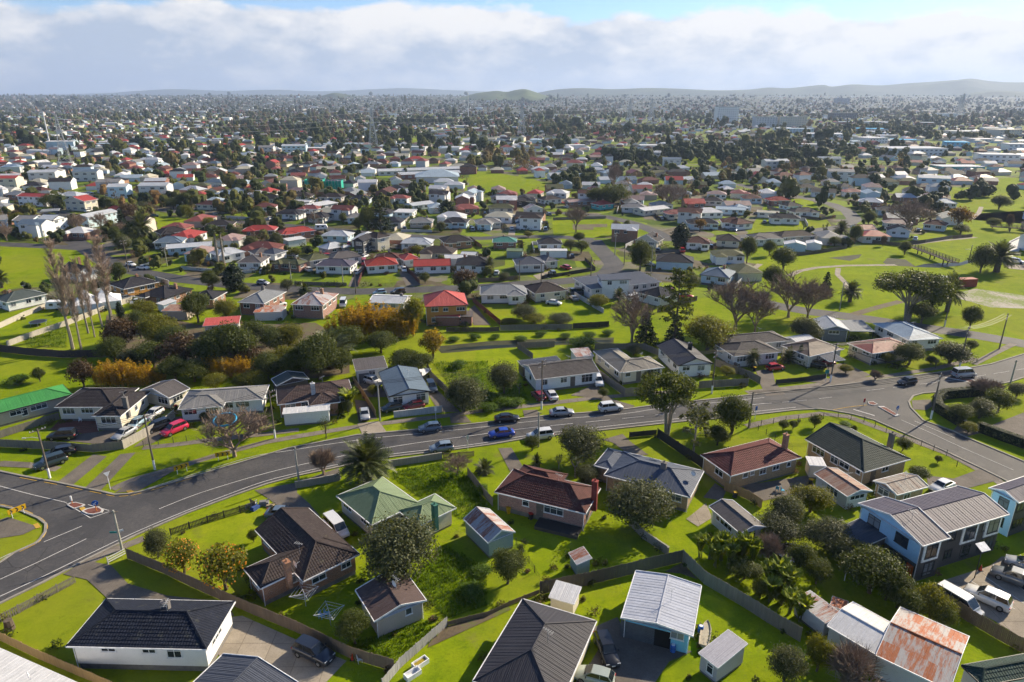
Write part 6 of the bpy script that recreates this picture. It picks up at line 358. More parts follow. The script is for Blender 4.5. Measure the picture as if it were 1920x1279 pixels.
def smooth(pts,n=3):
    out=[]
    for i in range(len(pts)-1):
        p0=pts[max(i-1,0)];p1=pts[i];p2=pts[i+1];p3=pts[min(i+2,len(pts)-1)]
        for k in range(n):
            t=k/n; out.append(tuple(.5*(2*p1[a]+(p2[a]-p0[a])*t+(2*p0[a]-5*p1[a]+4*p2[a]-p3[a])*t*t+(3*p1[a]-p0[a]-3*p2[a]+p3[a])*t**3) for a in (0,1)))
    out.append(pts[-1]); return out
zoff=0
for mat,z,name,pts in POLYS:
    zoff+=.00012
    sheet(name,pts,z+zoff,MATS[mat])
def offs(pts,d):
    o=[]
    for i,p in enumerate(pts):
        a=pts[max(i-1,0)];b=pts[min(i+1,len(pts)-1)]; dx,dy=b[0]-a[0],b[1]-a[1]; l=math.hypot(dx,dy) or 1
        o.append((p[0]-dy/l*d,p[1]+dx/l*d))
    return o
def ribbon(name,pts,w,z0,z1,mat,kind='structure'):
    a=offs(pts,w/2);b=offs(pts,-w/2); m=MB()
    for i in range(len(pts)-1):
        m.face([b[i]+(z1,),b[i+1]+(z1,),a[i+1]+(z1,),a[i]+(z1,)])
        if z0<z1-.01:
            m.face([a[i]+(z1,),a[i+1]+(z1,),a[i+1]+(z0,),a[i]+(z0,)]); m.face([b[i]+(z0,),b[i+1]+(z0,),b[i+1]+(z1,),b[i]+(z1,)])
    o=link(name,m.mesh(name,[mat])); o['kind']=kind; return o
for k in KERBS: ribbon('kerb',k,.32,0,.15,MATS['kerb'])
def resample(pts,step):
    out=[pts[0]];acc=0
    for a,b in zip(pts,pts[1:]):
        l=math.hypot(b[0]-a[0],b[1]-a[1]); n=max(1,int(l/step))
        for k in range(1,n+1): out.append((a[0]+(b[0]-a[0])*k/n,a[1]+(b[1]-a[1])*k/n))
    return out
zz=.06
for name,w,dash,pts in LINES:
    zz+=.0003; pts=smooth(pts) if len(pts)>2 else list(pts)
    pm=M_YPAINT if name.startswith('yellow') else M_PAINT
    if not dash: ribbon(name,pts,w,zz,zz,pm)
    else:
        q=resample(pts,1.); i=0
        m=MB(); per=dash
        a=offs(q,w/2);b=offs(q,-w/2)
        for i in range(len(q)-1):
            if i%per<per*.55: m.face([b[i]+(zz,),b[i+1]+(zz,),a[i+1]+(zz,),a[i]+(zz,)])
        o=link(name,m.mesh(name,[pm])); o['kind']='structure'
for i,pts in enumerate(ISLANDS):
    if area2(pts)<0: pts=pts[::-1]
    c=(sum(p[0] for p in pts)/len(pts),sum(p[1] for p in pts)/len(pts)); m=MB(); inn=[(c[0]+(p[0]-c[0])*.8,c[1]+(p[1]-c[1])*.8) for p in pts]
    n=len(pts)
    for k in range(n):
        a,b=pts[k],pts[(k+1)%n];ia,ib=inn[k],inn[(k+1)%n]
        m.face([a+(.03,),b+(.03,),b+(.17,),a+(.17,)],0); m.face([a+(.17,),b+(.17,),ib+(.17,),ia+(.17,)],0)
    t=thing('traffic_island',['smaller raised traffic island with white kerb at the left junction','larger raised traffic island with blue arrow sign at the left junction','small traffic island at the right junction','long traffic island at the right junction'][i],'traffic island')
    link('kerb',m.mesh('kerb',[M_PAINT]),t); m=MB(); m.face([p+(.165,) for p in inn]); link('infill',m.mesh('infill',[MATS['brickpave']]),t)
# ---------------------------------------------------------------- houses
def roof_planes(x0,x1,y0,y1,ze,ty,pit):
    tp=math.tan(R(pit)); w=x1-x0; d=y1-y0; P=[];ridge=[];gab=[]
    if ty in('h','hg'):
        if w>=d:
            i=d/2; h=ze+i*tp; j=i if ty=='h' else 0.
            a=(x0+j,(y0+y1)/2,h);b=(x1-i,(y0+y1)/2,h)
            P=[[(x0,y0,ze),(x1,y0,ze),b,a],[(x1,y1,ze),(x0,y1,ze),a,b],[(x1,y0,ze),(x1,y1,ze),b]]
            if ty=='h': P.append([(x0,y1,ze),(x0,y0,ze),a])
            else: gab.append([(x0,y1,ze),(x0,y0,ze),a])
        else:
            i=w/2; h=ze+i*tp
            a=((x0+x1)/2,y0+i,h);b=((x0+x1)/2,y1-i,h)
            P=[[(x1,y0,ze),(x1,y1,ze),b,a],[(x0,y1,ze),(x0,y0,ze),a,b],[(x0,y0,ze),(x1,y0,ze),a],[(x1,y1,ze),(x0,y1,ze),b]]
        ridge=[(a,b)]
        for c in ((x0,y0,ze),(x1,y0,ze),(x1,y1,ze),(x0,y1,ze)):
            e=min((a,b),key=lambda q:(q[0]-c[0])**2+(q[1]-c[1])**2); ridge.append((c,e))
    elif ty=='gx':
        h=ze+d/2*tp; a=(x0,(y0+y1)/2,h);b=(x1,(y0+y1)/2,h)
        P=[[(x0,y0,ze),(x1,y0,ze),b,a],[(x1,y1,ze),(x0,y1,ze),a,b]]; ridge=[(a,b)]; gab=[[(x1,y0,ze),(x1,y1,ze),b],[(x0,y1,ze),(x0,y0,ze),a]]
    elif ty=='gy':
        h=ze+w/2*tp; a=((x0+x1)/2,y0,h);b=((x0+x1)/2,y1,h)
        P=[[(x1,y0,ze),(x1,y1,ze),b,a],[(x0,y1,ze),(x0,y0,ze),a,b]]; ridge=[(a,b)]; gab=[[(x0,y0,ze),(x1,y0,ze),a],[(x1,y1,ze),(x0,y1,ze),b]]
    else:
        dz=(d if 'y' in ty or ty=='flat' else w)*tp
        z=lambda X,Y: ze+.05+(dz if (ty=='my+' and Y==y1) or (ty=='my-' and Y==y0) or (ty=='mx+' and X==x1) or (ty=='mx-' and X==x0) or (ty=='flat' and Y==y1) else 0)
        q=[(x0,y0),(x1,y0),(x1,y1),(x0,y1)]
        k={'my-':2,'mx+':3,'mx-':1}.get(ty,0)
        q=q[k:]+q[:k]; P=[[(X,Y,z(X,Y)) for X,Y in q]]
    return P,ridge,gab
def interval(poly,t):
    xs=[]
    n=len(poly)
    for i in range(n):
        a,b=poly[i],poly[(i+1)%n]
        if (a[1]-t)*(b[1]-t)<=0 and abs(a[1]-b[1])>1e-6: xs.append(a[0]+(b[0]-a[0])*(t-a[1])/(b[1]-a[1]))
    return (min(xs),max(xs)) if len(xs)>1 else None
def interval_s(poly,s):
    return interval([(b,a) for a,b in poly],s)
def roof_mesh(planes,style,mat,detail=1,name='roof'):
    m=MB()
    for pl in planes:
        p0=Vector(pl[0]);e=(Vector(pl[1])-p0); s_=e.normalized(); nrm=e.cross(Vector(pl[2])-p0).normalized(); t_=nrm.cross(s_)
        q=[((Vector(p)-p0).dot(s_),(Vector(p)-p0).dot(t_)) for p in pl]
        P=lambda s,t,h=0:tuple(p0+s_*s+t_*t+nrm*h)
        T=max(a[1] for a in q)
        if style=='t' and detail:
            st=.36 if detail==2 else .5; n=max(2,int(T/st)); st=T/n
            for i in range(n):
                a=interval(q,i*st+1e-4); b=interval(q,min((i+1)*st,T)-1e-4)
                if not a or not b: continue
                h=.045
                m.face([P(a[0],i*st,h),P(a[1],i*st,h),P(b[1],(i+1)*st,.0),P(b[0],(i+1)*st,.0)],0,[(a[0],i*st),(a[1],i*st),(b[1],(i+1)*st),(b[0],(i+1)*st)])
                m.face([P(a[0],i*st,-.01),P(a[1],i*st,-.01),P(a[1],i*st,h),P(a[0],i*st,h)],0,[(a[0],i*st)]*4)
        else:
            m.face([P(*a) for a in q],0,q)
            if detail==2 and style in 'mr':
                S0=min(a[0] for a in q);S1=max(a[0] for a in q); rs=.45 if style=='m' else .82; k=S0+rs*.5
                while k<S1:
                    b=interval_s(q,k)
                    if b and b[1]-b[0]>.2:
                        t0,t1=b; 
                        m.face([P(k-.035,t0,0),P(k,t0,.022),P(k,t1,.022),P(k-.035,t1,0)],0,[(k,t0),(k,t0),(k,t1),(k,t1)])
                        m.face([P(k,t0,.022),P(k+.035,t0,0),P(k+.035,t1,0),P(k,t1,.022)],0,[(k,t0),(k,t0),(k,t1),(k,t1)])
                    k+=rs
    return m.mesh(name,[mat])
WINC={}
def window_meshes(w,h,dark=False):
    k=(round(w,1),round(h,1),dark)
    if k in WINC: return WINC[k]
    f=MB(); t=.07; y=-.05
    for a in (-w/2,w/2-t): f.box(a,a+t,y,.0,0,h,0,True)
    for z in (0,h-t): f.box(-w/2+t,w/2-t,y,0,z,z+t,0,True)
    f.box(-w/2-.06,w/2+.06,y-.05,0,-.07,0,0,True)
    nm=max(0,round(w/.85)-1)
    for i in range(nm): x=-w/2+w*(i+1)/(nm+1); f.box(x-.03,x+.03,y,0,t,h-t,0,True)
    if h>.9: f.box(-w/2+t,w/2-t,y+.005,0,h*.68,h*.68+.05,0,True)
    g=MB(); g.face([(-w/2+t,-.015,t),(w/2-t,-.015,t),(w/2-t,-.015,h-t),(-w/2+t,-.015,h-t)])
    WINC[k]=(f.mesh('window',[M_DARKF if dark else M_WHITE]),g.mesh('pane',[M_GLASS])); return WINC[k]
def add_window(root,x,y,z,ang,w,h,dark=False):
    a,b=window_meshes(w,h,dark); o=link('window',a,root,(x,y,z),ang); link('pane',b,o); return o
DOORM=None
def add_door(root,x,y,z,ang):
    global DOORM
    if DOORM is None:
        d=MB(); d.box(-.42,.42,-.04,0,0,2.0); d.box(-.5,-.42,-.06,0,0,2.08); d.box(.42,.5,-.06,0,0,2.08); k=MB(); k.box(.28,.34,-.09,-.04,.95,1.05,0,True)
        DOORM=(d.mesh('door',[M_DOOR]),k.mesh('handle',[M_CHROME]))
    o=link('door',DOORM[0],root,(x,y,z),ang); link('handle',DOORM[1],o)
CHM={'conc':simple('chimney_render',(.16,.15,.145),.9),'brick':wallmat('brick'),'green':simple('chimney_green',(.04,.14,.10),.8),'red':simple('chimney_red',(.22,.04,.033),.85),'stone':simple('chimney_stone',(.13,.12,.105),.9),'white':simple('chimney_white',(.5,.5,.5),.7),'char':simple('chimney_black',(.03,.03,.03),.7)}
FOOT=[]   # (x,y,radius) kept clear
def build_house(name,label,cat,cx,cy,rot,wings,roof,wall,kw,detail=2,group=None):
    root=thing(name,label,cat,(cx,cy,0),rot,group)
    cr,sr=math.cos(rot),math.sin(rot)
    base=kw.get('base',.3); two=kw.get('two'); wm=wallmat(wall); rm=roofmat(roof); ov=.18 if kw.get('plain') else .42
    inner=[(w[0]+ov,w[1]-ov,w[2]+ov,w[3]-ov) for w in wings]
    for wi,(x0,x1,y0,y1,ze,ty,pit) in enumerate(wings):
        FOOT.append((cx+((x0+x1)*cr-(y0+y1)*sr)/2,cy+((x0+x1)*sr+(y0+y1)*cr)/2,max(x1-x0,y1-y0)*.5))
        P,ridge,gab=roof_planes(x0,x1,y0,y1,ze,ty,pit); st=roof[0]
        a0,a1,b0,b1=inner[wi]
        if wall!='none':
            m=MB(); z0=base if base else 0.
            cs=[(a0,b0),(a1,b0),(a1,b1),(a0,b1)]
            front=1 if kw.get('modern') else None
            for k in range(4):
                p,q=cs[k],cs[(k+1)%4]
                def zt(c):
                    if ty[0]!='m' and ty!='flat': return ze-.02
                    # follow the sloping roof
                    f={'my+':(c[1]-y0)/(y1-y0),'my-':(y1-c[1])/(y1-y0),'mx+':(c[0]-x0)/(x1-x0),'mx-':(x1-c[0])/(x1-x0)}.get(ty,(c[1]-y0)/(y1-y0))
                    return ze+f*((y1-y0) if ty!='mx+' and ty!='mx-' else (x1-x0))*math.tan(R(pit))
                m.face([p+(z0,),q+(z0,),q+(zt(q),),p+(zt(p),)],1 if (front and k==1) else 0)
            for gb in gab:
                # gable end set back under the verge
                c=[Vector(v) for v in gb]; mid=(c[0]+c[1])/2; n=Vector((mid.x-(x0+x1)/2,mid.y-(y0+y1)/2,0)); n.normalize()
                m.face([tuple(v-n*ov-Vector((0,0,.02))) for v in c])
            link('wall',m.mesh('wall',[wm,wallmat('char')] if front else [wm]),root)
            if base:
                m=MB(); m.box(a0+.06,a1-.06,b0+.06,b1-.06,0,base); link('foundation',m.mesh('foundation',[M_BASE]),root)
        else:
            for X in (x0+.2,x1-.2):
                for Y in (y0+.2,y1-.2): m=MB(); m.box(X-.05,X+.05,Y-.05,Y+.05,0,ze); link('post',m.mesh('post',[M_DARKF]),root)
        r=link('roof',roof_mesh(P,st,rm,detail),root)
        # soffit and gutter close the eaves
        m=MB(); zt=min(p[2] for pl in P for p in pl)
        if ty[0] in 'gh':
            g=.09
            gx=(x0,x1); 
            if ty!='gy':
                m.box(x0,x1,y0-g,y0-.004,ze-.13,ze+.03,0,True); m.box(x0,x1,y1+.004,y1+g,ze-.13,ze+.03,0,True)
            if ty!='gx':
                m.box(x0-g,x0-.004,y0,y1,ze-.13,ze+.03,0,True); m.box(x1+.004,x1+g,y0,y1,ze-.13,ze+.03,0,True)
            m.face([(x0,y0,ze-.06),(x0,y1,ze-.06),(x1,y1,ze-.06),(x1,y0,ze-.06)])
            for gb in gab:   # barge boards
                c,a,e=gb; m.beam(c,e,.06,.2); m.beam(a,e,.06,.2)
        else:
            for pl in P:
                for k in range(4):
                    a=Vector(pl[k]);b=Vector(pl[(k+1)%4]); m.beam(a-Vector((0,0,.07)),b-Vector((0,0,.07)),.07,.13)
        link('gutter',m.mesh('gutter',[M_WHITE if rng.random()<.8 else M_DARKF]),r)
        if ridge and detail:
            m=MB(); rr=.11 if st=='t' else .075
            for a,b in ridge: m.tube(Vector(a)+Vector((0,0,.03)),Vector(b)+Vector((0,0,.03)),rr,rr,5 if detail==2 else 4)
            link('ridge_cap',m.mesh('ridge_cap',[rm]),r)
        # openings
        sides=[((a0,b0),(a1,b0),0.),((a1,b0),(a1,b1),math.pi/2),((a1,b1),(a0,b1),math.pi),((a0,b1),(a0,b0),-math.pi/2)]
        spec={}
        if wi==0:
            mp={0:0,1:1,2:2,3:3} if kw['sg']>0 else {0:2,1:1,2:0,3:3}
            for s,f,w_,h_ in kw.get('wins',[]):
                k=mp[s]; spec.setdefault(k,[]).append((1-f if (kw['sg']<0) else f,w_,h_))
            if 'door' in kw:
                s,f=kw['door']; k=mp[s]; p,q,an=sides[k]; add_door(root,p[0]+(q[0]-p[0])*f,p[1]+(q[1]-p[1])*f,base,an)
            for s,f,w_,kind in kw.get('bays',[]):
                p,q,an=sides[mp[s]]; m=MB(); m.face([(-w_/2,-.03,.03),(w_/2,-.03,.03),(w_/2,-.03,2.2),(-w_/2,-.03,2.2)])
                if kind=='shut':
                    for zz_ in range(10): m.box(-w_/2,w_/2,-.05,-.03,.06+zz_*.22,.2+zz_*.22)
                ob=link('roller_door' if kind=='shut' else 'open_bay_shade',m.mesh('bay',[simple('roller_grey',(.10,.11,.12),.6) if kind=='shut' else simple('bay_shade',(.012,.012,.012),.9)]),root,(p[0]+(q[0]-p[0])*f,p[1]+(q[1]-p[1])*f,0),an)  # open bay is a flat panel, its unlit inside painted near black
        if wall=='none': continue
        for k,(p,q,an) in enumerate(sides):
            n=Vector((q[1]-p[1],-(q[0]-p[0]))).normalized(); nx,ny=n.x*cr-n.y*sr,n.x*sr+n.y*cr
            mx,my=(p[0]+q[0])/2,(p[1]+q[1])/2; wx,wy=cx+mx*cr-my*sr,cy+mx*sr+my*cr
            if nx*(-wx)+ny*(-wy)<-.15*math.hypot(wx,wy): continue
            L_=math.hypot(q[0]-p[0],q[1]-p[1])
            if k in spec: items=spec[k]
            elif kw.get('plain') or (wi==0 and kw.get('wins') and k in (0,1) and len(spec)>1): continue
            else:
                c=max(1,int(L_/3.1)); items=[((i+.5+rng.uniform(-.12,.12))/c,rng.choice((1.3,1.8,2.2)),rng.choice((1.0,1.2))) for i in range(c)]
                if L_<2.5: items=[]
            for f,w_,h_ in items:
                x=p[0]+(q[0]-p[0])*f;y=p[1]+(q[1]-p[1])*f
                if any(wj!=wi and I[0]<x<I[1] and I[2]<y<I[3] for wj,I in enumerate(inner)): continue
                w_=min(w_,L_*.8)
                zt=ze-.35-h_
                for z in ([1.0,3.7] if two else [max(.3,zt)]):
                    if z+h_>ze-.1: continue
                    add_window(root,x,y,z,an,w_,h_ if not (two and kw.get('modern')) else 1.4,bool(kw.get('modern')))
    if detail==2 and not kw.get('plain') and wall!='none':
        x0,x1,y0,y1,ze,ty,pit=wings[0]
        for X,Y in ((x0+.36,y0+.36),(x1-.36,y0+.36)):
            m=MB(); m.tube((0,0,.05),(0,0,ze-.5),.045,.045,6); m.tube((0,0,ze-.5),(0.,-.3,ze-.12),.045,.045,6); link('downpipe',m.mesh('downpipe',[M_WHITE]),root,(X,Y,0))
    for x,y,z,mm in kw.get('chim',[]):
        m=MB(); m.box(-.38,.38,-.28,.28,1.5,z); m.box(-.44,.44,-.34,.34,z,z+.12); m.tube((0,0,z+.12),(0,0,z+.45),.11,.09,8)
        link('chimney',m.mesh('chimney',[CHM[mm]]),root,(x,y,0))
    if not kw.get('plain') and rng.random()<(.55 if detail==2 else .25) and wings[0][5][0] in 'hg':
        x0,x1,y0,y1,ze,ty,pit=wings[0]; m=MB(); hz=ze+min(x1-x0,y1-y0)*.5*math.tan(R(pit))*.8; X=(x0+x1)/2+(x1-x0)*.12;Y=(y0+y1)/2
        m.tube((0,0,-.4),(0,0,1.5),.02,.02,4); m.beam((-.6,0,1.4),(.6,0,1.5),.025,.025)
        for i in range(5): m.beam((-.5+i*.25,-.3+.04*i,1.42+.02*i),(-.5+i*.25,.3-.04*i,1.42+.02*i),.02,.02)
        link('aerial',m.mesh('aerial',[M_METAL]),root,(X,Y,hz),rng.random()*3)
    return root
LAND=[((-345,560),'beside the left pylon'),((-220,420),'by the long white flats'),((-115,440),'near the green netted scaffolding'),((-60,480),'around the school halls'),((20,440),'beside the green school field'),((110,400),'behind the bare russet tree'),((180,430),'below the park tree belt'),((250,400),'by the stepped white terraces'),((-150,330),'behind the brick houses with red roofs'),((-60,320),'around the big Norfolk pine'),((60,320),'around the playground reserve'),((150,320),'by the street bend above the park'),((-220,330),'by the red roofed two storey houses'),((-140,560),'below the middle pylon'),((60,560),'above the school field'),((230,540),'at the foot of the tree belt'),((-250,620),'in front of the white apartment block'),((380,560),'by the white school block'),((-400,420),'at the far left edge')]
def place(x,y): return min(LAND,key=lambda q:(q[0][0]-x)**2+(q[0][1]-y)**2)[1]
CATN={'townhouse_block':'townhouse','long_shed':'shed','large_shed':'shed','container_shed':'shed','lean_to':'lean-to','lean_to_wing':'lean-to'}
for name,label,cx,cy,rot,W,roof,wall,kw in HOUSES:
    root=build_house(name,label,CATN.get(name,name).replace('_',' '),cx,cy,rot,W,roof,wall,dict(kw),2)
    if name=='townhouse_block':
        for wi,(x0,x1,y0,y1,ze,ty,pit) in enumerate(W):
            X=x1-.42; ys=[(y0+y1)/2] if wi==0 else [y0+5.6,y1-1.9]
            for Yc in ys:
                m=MB(); m.box(X+.004,X+.12,Yc-1.35,Yc+1.35,2.7,5.5,0,True); pn=link('cladding_panel',m.mesh('cladding_panel',[M_WHITE]),root); add_window(root,X+.125,Yc,3.2,math.pi/2,1.9,1.9,True)
            for Yc in ys: add_window(root,X+.01,Yc+.2,.5,math.pi/2,1.5,1.8,True)
        x0,x1,y0,y1,ze,ty,pit=W[0]; m=MB(); m.box(x0+.42,x1-.42,y0+.30,y0+.417,.02,2.6,0,True); link('lower_cladding',m.mesh('lower_cladding',[wallmat('char')]),root)
        m=MB(); m.box(x1-1.5,x1-.6,y0+.22,y0+.29,.02,2.2,0,True); link('orange_door',m.mesh('orange_door',[simple('door_orange',(.5,.09,.02),.5)]),root)
for i,(cx,cy,rot,w,d,e,ty,pit,roof,wall,two,desc) in enumerate(MID):
    t={'ga':'gx','gc':'gy','ma':'my+'}.get(ty,ty); w=max(w,3.)
    W=[(-w/2,w/2,-d/2,d/2,e,t,pit)]
    kind='house'
    for k in ('shed','garage','carport','hall','lean-to'):
        if k in desc.split() : kind=k.replace('-','_')
    if kind in('house','hall') and not two and w>9 and t=='h' and rng.random()<.6:
        s=rng.choice((-1,1)); ww=w*.38; c=s*w*.26; W.append((c-ww/2,c+ww/2,-d/2-1.6,-d/2+3,e,'h',pit))
    kw={'sg':1,'two':two,'base':.3 if kind=='house' else 0}
    if kind!='house' and kind!='hall': kw['plain']=1
    if kind=='house' and not two and rng.random()<.4: kw['chim']=[(rng.uniform(-.3,.3)*w,d*.12,e+d*.5*math.tan(R(pit))*.8+.6,rng.choice(('brick','conc','brick')))]
    build_house(kind,desc if len(desc.split())>7 or len((desc+' '+place(cx,cy)).split())>14 else desc+' '+place(cx,cy),kind.replace('_',' '),cx,cy,rot,W,roof,wall,kw,2 if cy<190 else 1)
# ---------------------------------------------------------------- fences
PANEL={}
def fence_panel(ty,hgt):
    k=(ty,hgt)
    if k in PANEL: return PANEL[k]
    m=MB(); r=random.Random(hash((ty,int(hgt*10)))%999 if False else int(hgt*10)+len(ty)); L_=2.4; vs=[]
    for v in range(3):
        m=MB()
        if ty in('paling','picket','board'):
            n={'paling':19,'picket':13,'board':12}[ty]; g={'paling':.01,'picket':.07,'board':.008}[ty]; w=L_/n
            for i in range(n):
                h=hgt*(1+r.uniform(-.035,.03)) if ty!='board' else hgt*(1+r.uniform(-.01,.01)); y=r.uniform(-.012,.012); x=i*w
                m.box(x+g/2,x+w-g/2,y-.012,y+.012,.03,h)
            for z in ((.25,.8) if hgt>.8 else (.5,)): m.box(0,L_,.014,.06,hgt*z-.04,hgt*z+.04,0,True)
        elif ty=='block':
            m.box(0,L_-.015,-.07,.07,0,hgt); m.box(0,L_-.015,-.1,.1,hgt+.002,hgt+.07,0,True)
        elif ty=='rail':
            for z in (.3,.62,.95): m.box(0,L_,-.03,.03,hgt*z-.06,hgt*z+.06,0,True)
        elif ty=='wire':
            for z in (.12,.4,.7,.98): m.tube((0,0,hgt*z),(L_,0,hgt*z-.01),.012,.012,3)
            for i in range(8): m.tube((i*.3+.1,0,.05),(i*.3+.1,0,hgt),.006,.006,3)
        vs.append(m)
    PANEL[k]=[q.mesh('fence_panel',[M_WHITE]) for q in vs]; return PANEL[k]
POSTM={}
def fence_post(ty,hgt):
    k=(ty,hgt)
    if k not in POSTM:
        m=MB(); s={'wire':.035,'block':.12}.get(ty,.055); m.box(-s,s,-s+.03,s+.03,0,hgt+(.08 if ty!='paling' else .02)); POSTM[k]=m.mesh('post',[M_WHITE])
    return POSTM[k]
BLOCKERS=[]
def build_fence(ty,hgt,col,label,pts):
    mat=woodmat(col); cx,cy=pts[0]; isw=ty=='block'
    t=thing('boundary_wall' if isw else 'fence',label,'wall' if isw else 'fence',(cx,cy,0))
    if 'gate' in label: t.name='gate'; t['category']='gate'
    for a,b in zip(pts,pts[1:]):
        l=math.hypot(b[0]-a[0],b[1]-a[1]); n=max(1,round(l/2.4)); an=math.atan2(b[1]-a[1],b[0]-a[0])
        for i in range(n):
            f=i/n; o=link('wall_panel' if isw else 'fence_panel',fence_panel(ty,hgt)[rng.randrange(3)],t,(a[0]-cx+(b[0]-a[0])*f,a[1]-cy+(b[1]-a[1])*f,0),an,(l/n/2.4,1,rng.uniform(.98,1.02))); slotmat(o,mat)
            o=link('post',fence_post(ty,hgt),t,(a[0]-cx+(b[0]-a[0])*f,a[1]-cy+(b[1]-a[1])*f,0),an); slotmat(o,mat)
            BLOCKERS.append((a[0]+(b[0]-a[0])*(i+.5)/n,a[1]+(b[1]-a[1])*(i+.5)/n))
for q in FENCES: build_fence(*q)
fr=random.Random(77); nf=0
for cx,cy,rot,w,d,e,ty,pit,roof,wall,two,desc in MID:
    if cy<175 or 'shed' in desc or 'garage' in desc or 'carport' in desc or nf>=44 or fr.random()<.35: continue
    s_=fr.choice((-1,1)); c_,n_=math.cos(rot),math.sin(rot); L2=lambda x,y:(cx+x*c_-y*n_,cy+x*n_+y*c_)
    X=s_*(w/2+fr.uniform(1.2,3.)); P=[L2(X,-d/2-fr.uniform(1,4)),L2(X,d/2+5)]
    if fr.random()<.6: P.append(L2(X-s_*(w*.8),d/2+5))
    if any(math.hypot(x-(p[0]+q[0])/2,y-(p[1]+q[1])/2)<rr+1. for x,y,rr in FOOT for p,q in zip(P,P[1:])): continue
    nf+=1; col=fr.choice(('greywood','brownwood','whitewall','darkwood','greywood')); ty_='block' if col=='whitewall' else 'board'
    nm={'greywood':'grey board fence','brownwood':'brown board fence','whitewall':'white yard wall','darkwood':'dark board fence'}[col]
    build_fence(ty_,fr.choice((1.2,1.5)),col,nm+' beside the '+desc if len(desc.split())<11 else nm+' '+place(cx,cy),P)
# ---------------------------------------------------------------- vegetation
nr=np.random.RandomState(11)
def leaves(centres,radii,n,size,out=.6,shell=.35,flat=1.,droop=0.):
    """leaf sized quads through the outer volume of several ellipsoids"""
    C=np.array(centres,float); Rr=np.array(radii,float); w=(Rr[:,0]*Rr[:,1]+Rr[:,1]*Rr[:,2]); w/=w.sum()
    idx=nr.choice(len(C),n,p=w); d=nr.normal(size=(n,3)); d/=np.linalg.norm(d,axis=1)[:,None]
    rad=1-shell*nr.rand(n)**1.5*1.6; rad*=1+.12*np.sin(d[:,0]*7+idx)*np.cos(d[:,1]*6+idx*2)
    rad=np.where(nr.rand(n)<.12,1+.30*nr.rand(n)**2,rad)
    p=C[idx]+d*Rr[idx]*rad[:,None]
    nrm=d*out+nr.normal(size=(n,3))*(1-out)*1.2; nrm[:,2]+=.25-droop; nrm/=np.linalg.norm(nrm,axis=1)[:,None]
    t=np.cross(nrm,nr.normal(size=(n,3))); t/=np.linalg.norm(t,axis=1)[:,None]; b=np.cross(nrm,t)
    s=size*(.6+.8*nr.rand(n))[:,None]
    v=np.stack([p-t*s*.75,p-b*s*.42*flat,p+t*s*.75,p+b*s*.42*flat],1)
    return v.reshape(-1,3)
def quads(name,v,mat,extra=None,smooth=False):
    n=len(v)//4; me=bpy.data.meshes.new(name); me.vertices.add(len(v)); me.vertices.foreach_set('co',np.ascontiguousarray(v,np.float32).ravel())
    me.loops.add(n*4); me.loops.foreach_set('vertex_index',np.arange(n*4,dtype=np.int32)); me.polygons.add(n)
    me.polygons.foreach_set('loop_start',np.arange(0,n*4,4,dtype=np.int32)); me.materials.append(mat)
    if extra is not None:
        at=me.attributes.new('tint','FLOAT','FACE'); at.data.foreach_set('value',np.ascontiguousarray(extra,np.float32))
    me.update(calc_edges=True); return me
def limb(m,pts,r0,r1,k=5):
    for i in range(len(pts)-1):
        a=i/(len(pts)-1);b=(i+1)/(len(pts)-1); m.tube(pts[i],pts[i+1],r0+(r1-r0)*a,r0+(r1-r0)*b,k,0,False)
SPEC={}   # species -> list of (trunk mesh, crown mesh, base height, base width)
def variants(sp,n,fn):
    SPEC[sp]=[fn(random.Random(100*i+len(sp)),i) for i in range(n)]
def broad(leaf,nl,size,nb=11,bark=M_BARK,low=.22,fl=1.,gap=1.,sh=.45):
    def fn(r,i):
        H,W=6.,6.; C=[];Rd=[]
        for k in range(nb):
            a=2.4*k+r.random(); rr=W*.5*.62*math.sqrt((k+.5)/nb)*(1.1 if k%3 else .8); z=H*(low+.18+(.60-.42*(rr/(W*.36))**2*.8)*r.uniform(.65,1.05)*.85)
            q=r.uniform(.5,1.3)*W*.205*gap; C.append((rr*math.cos(a),rr*math.sin(a),min(z,H*.80))); Rd.append((q,q,q*r.uniform(.7,.95)))
        C.append((0,0,H*(low+.32)));Rd.append((W*.27,W*.27,H*.26))
        m=MB(); limb(m,[(0,0,0),(r.uniform(-.2,.2),r.uniform(-.2,.2),H*low),(0,0,H*.5)],.24,.12,6)
        for c in C[:7]: limb(m,[(0,0,H*low*.9),(c[0]*.5,c[1]*.5,H*low+(c[2]-H*low)*.55),c],.11,.03,4)
        return m.mesh('trunk',[bark]),quads('crown',leaves(C,Rd,nl,size,shell=sh),LF[leaf]),H,W
    return fn
variants('round',5,broad('round',15000,.155,18,low=.12,gap=1.12)); variants('olive',4,broad('olive',16000,.135,20,low=.03,gap=1.1)); variants('yellowg',3,broad('yellowg',13000,.15,18,low=.05,gap=1.1))
variants('brown',2,broad('brown',5000,.22,13,low=.1,gap=1.1)); variants('gold',2,broad('gold',2500,.28)); variants('willow',2,broad('willow',3000,.26,9,low=.1))
variants('citrus',2,broad('yellowg',2600,.22,9,low=.12)); variants('thin',1,broad('olive',700,.2,9,low=.2)); variants('low',3,broad('weed',2600,.26,12,low=-.1,gap=1.1))
variants('hedgeb',1,lambda r,i:(None,quads('crown',leaves([(0,0,3)],[(3,1.6,3)],3000,.4,shell=.6),LF['yellowg']),6.,6.))
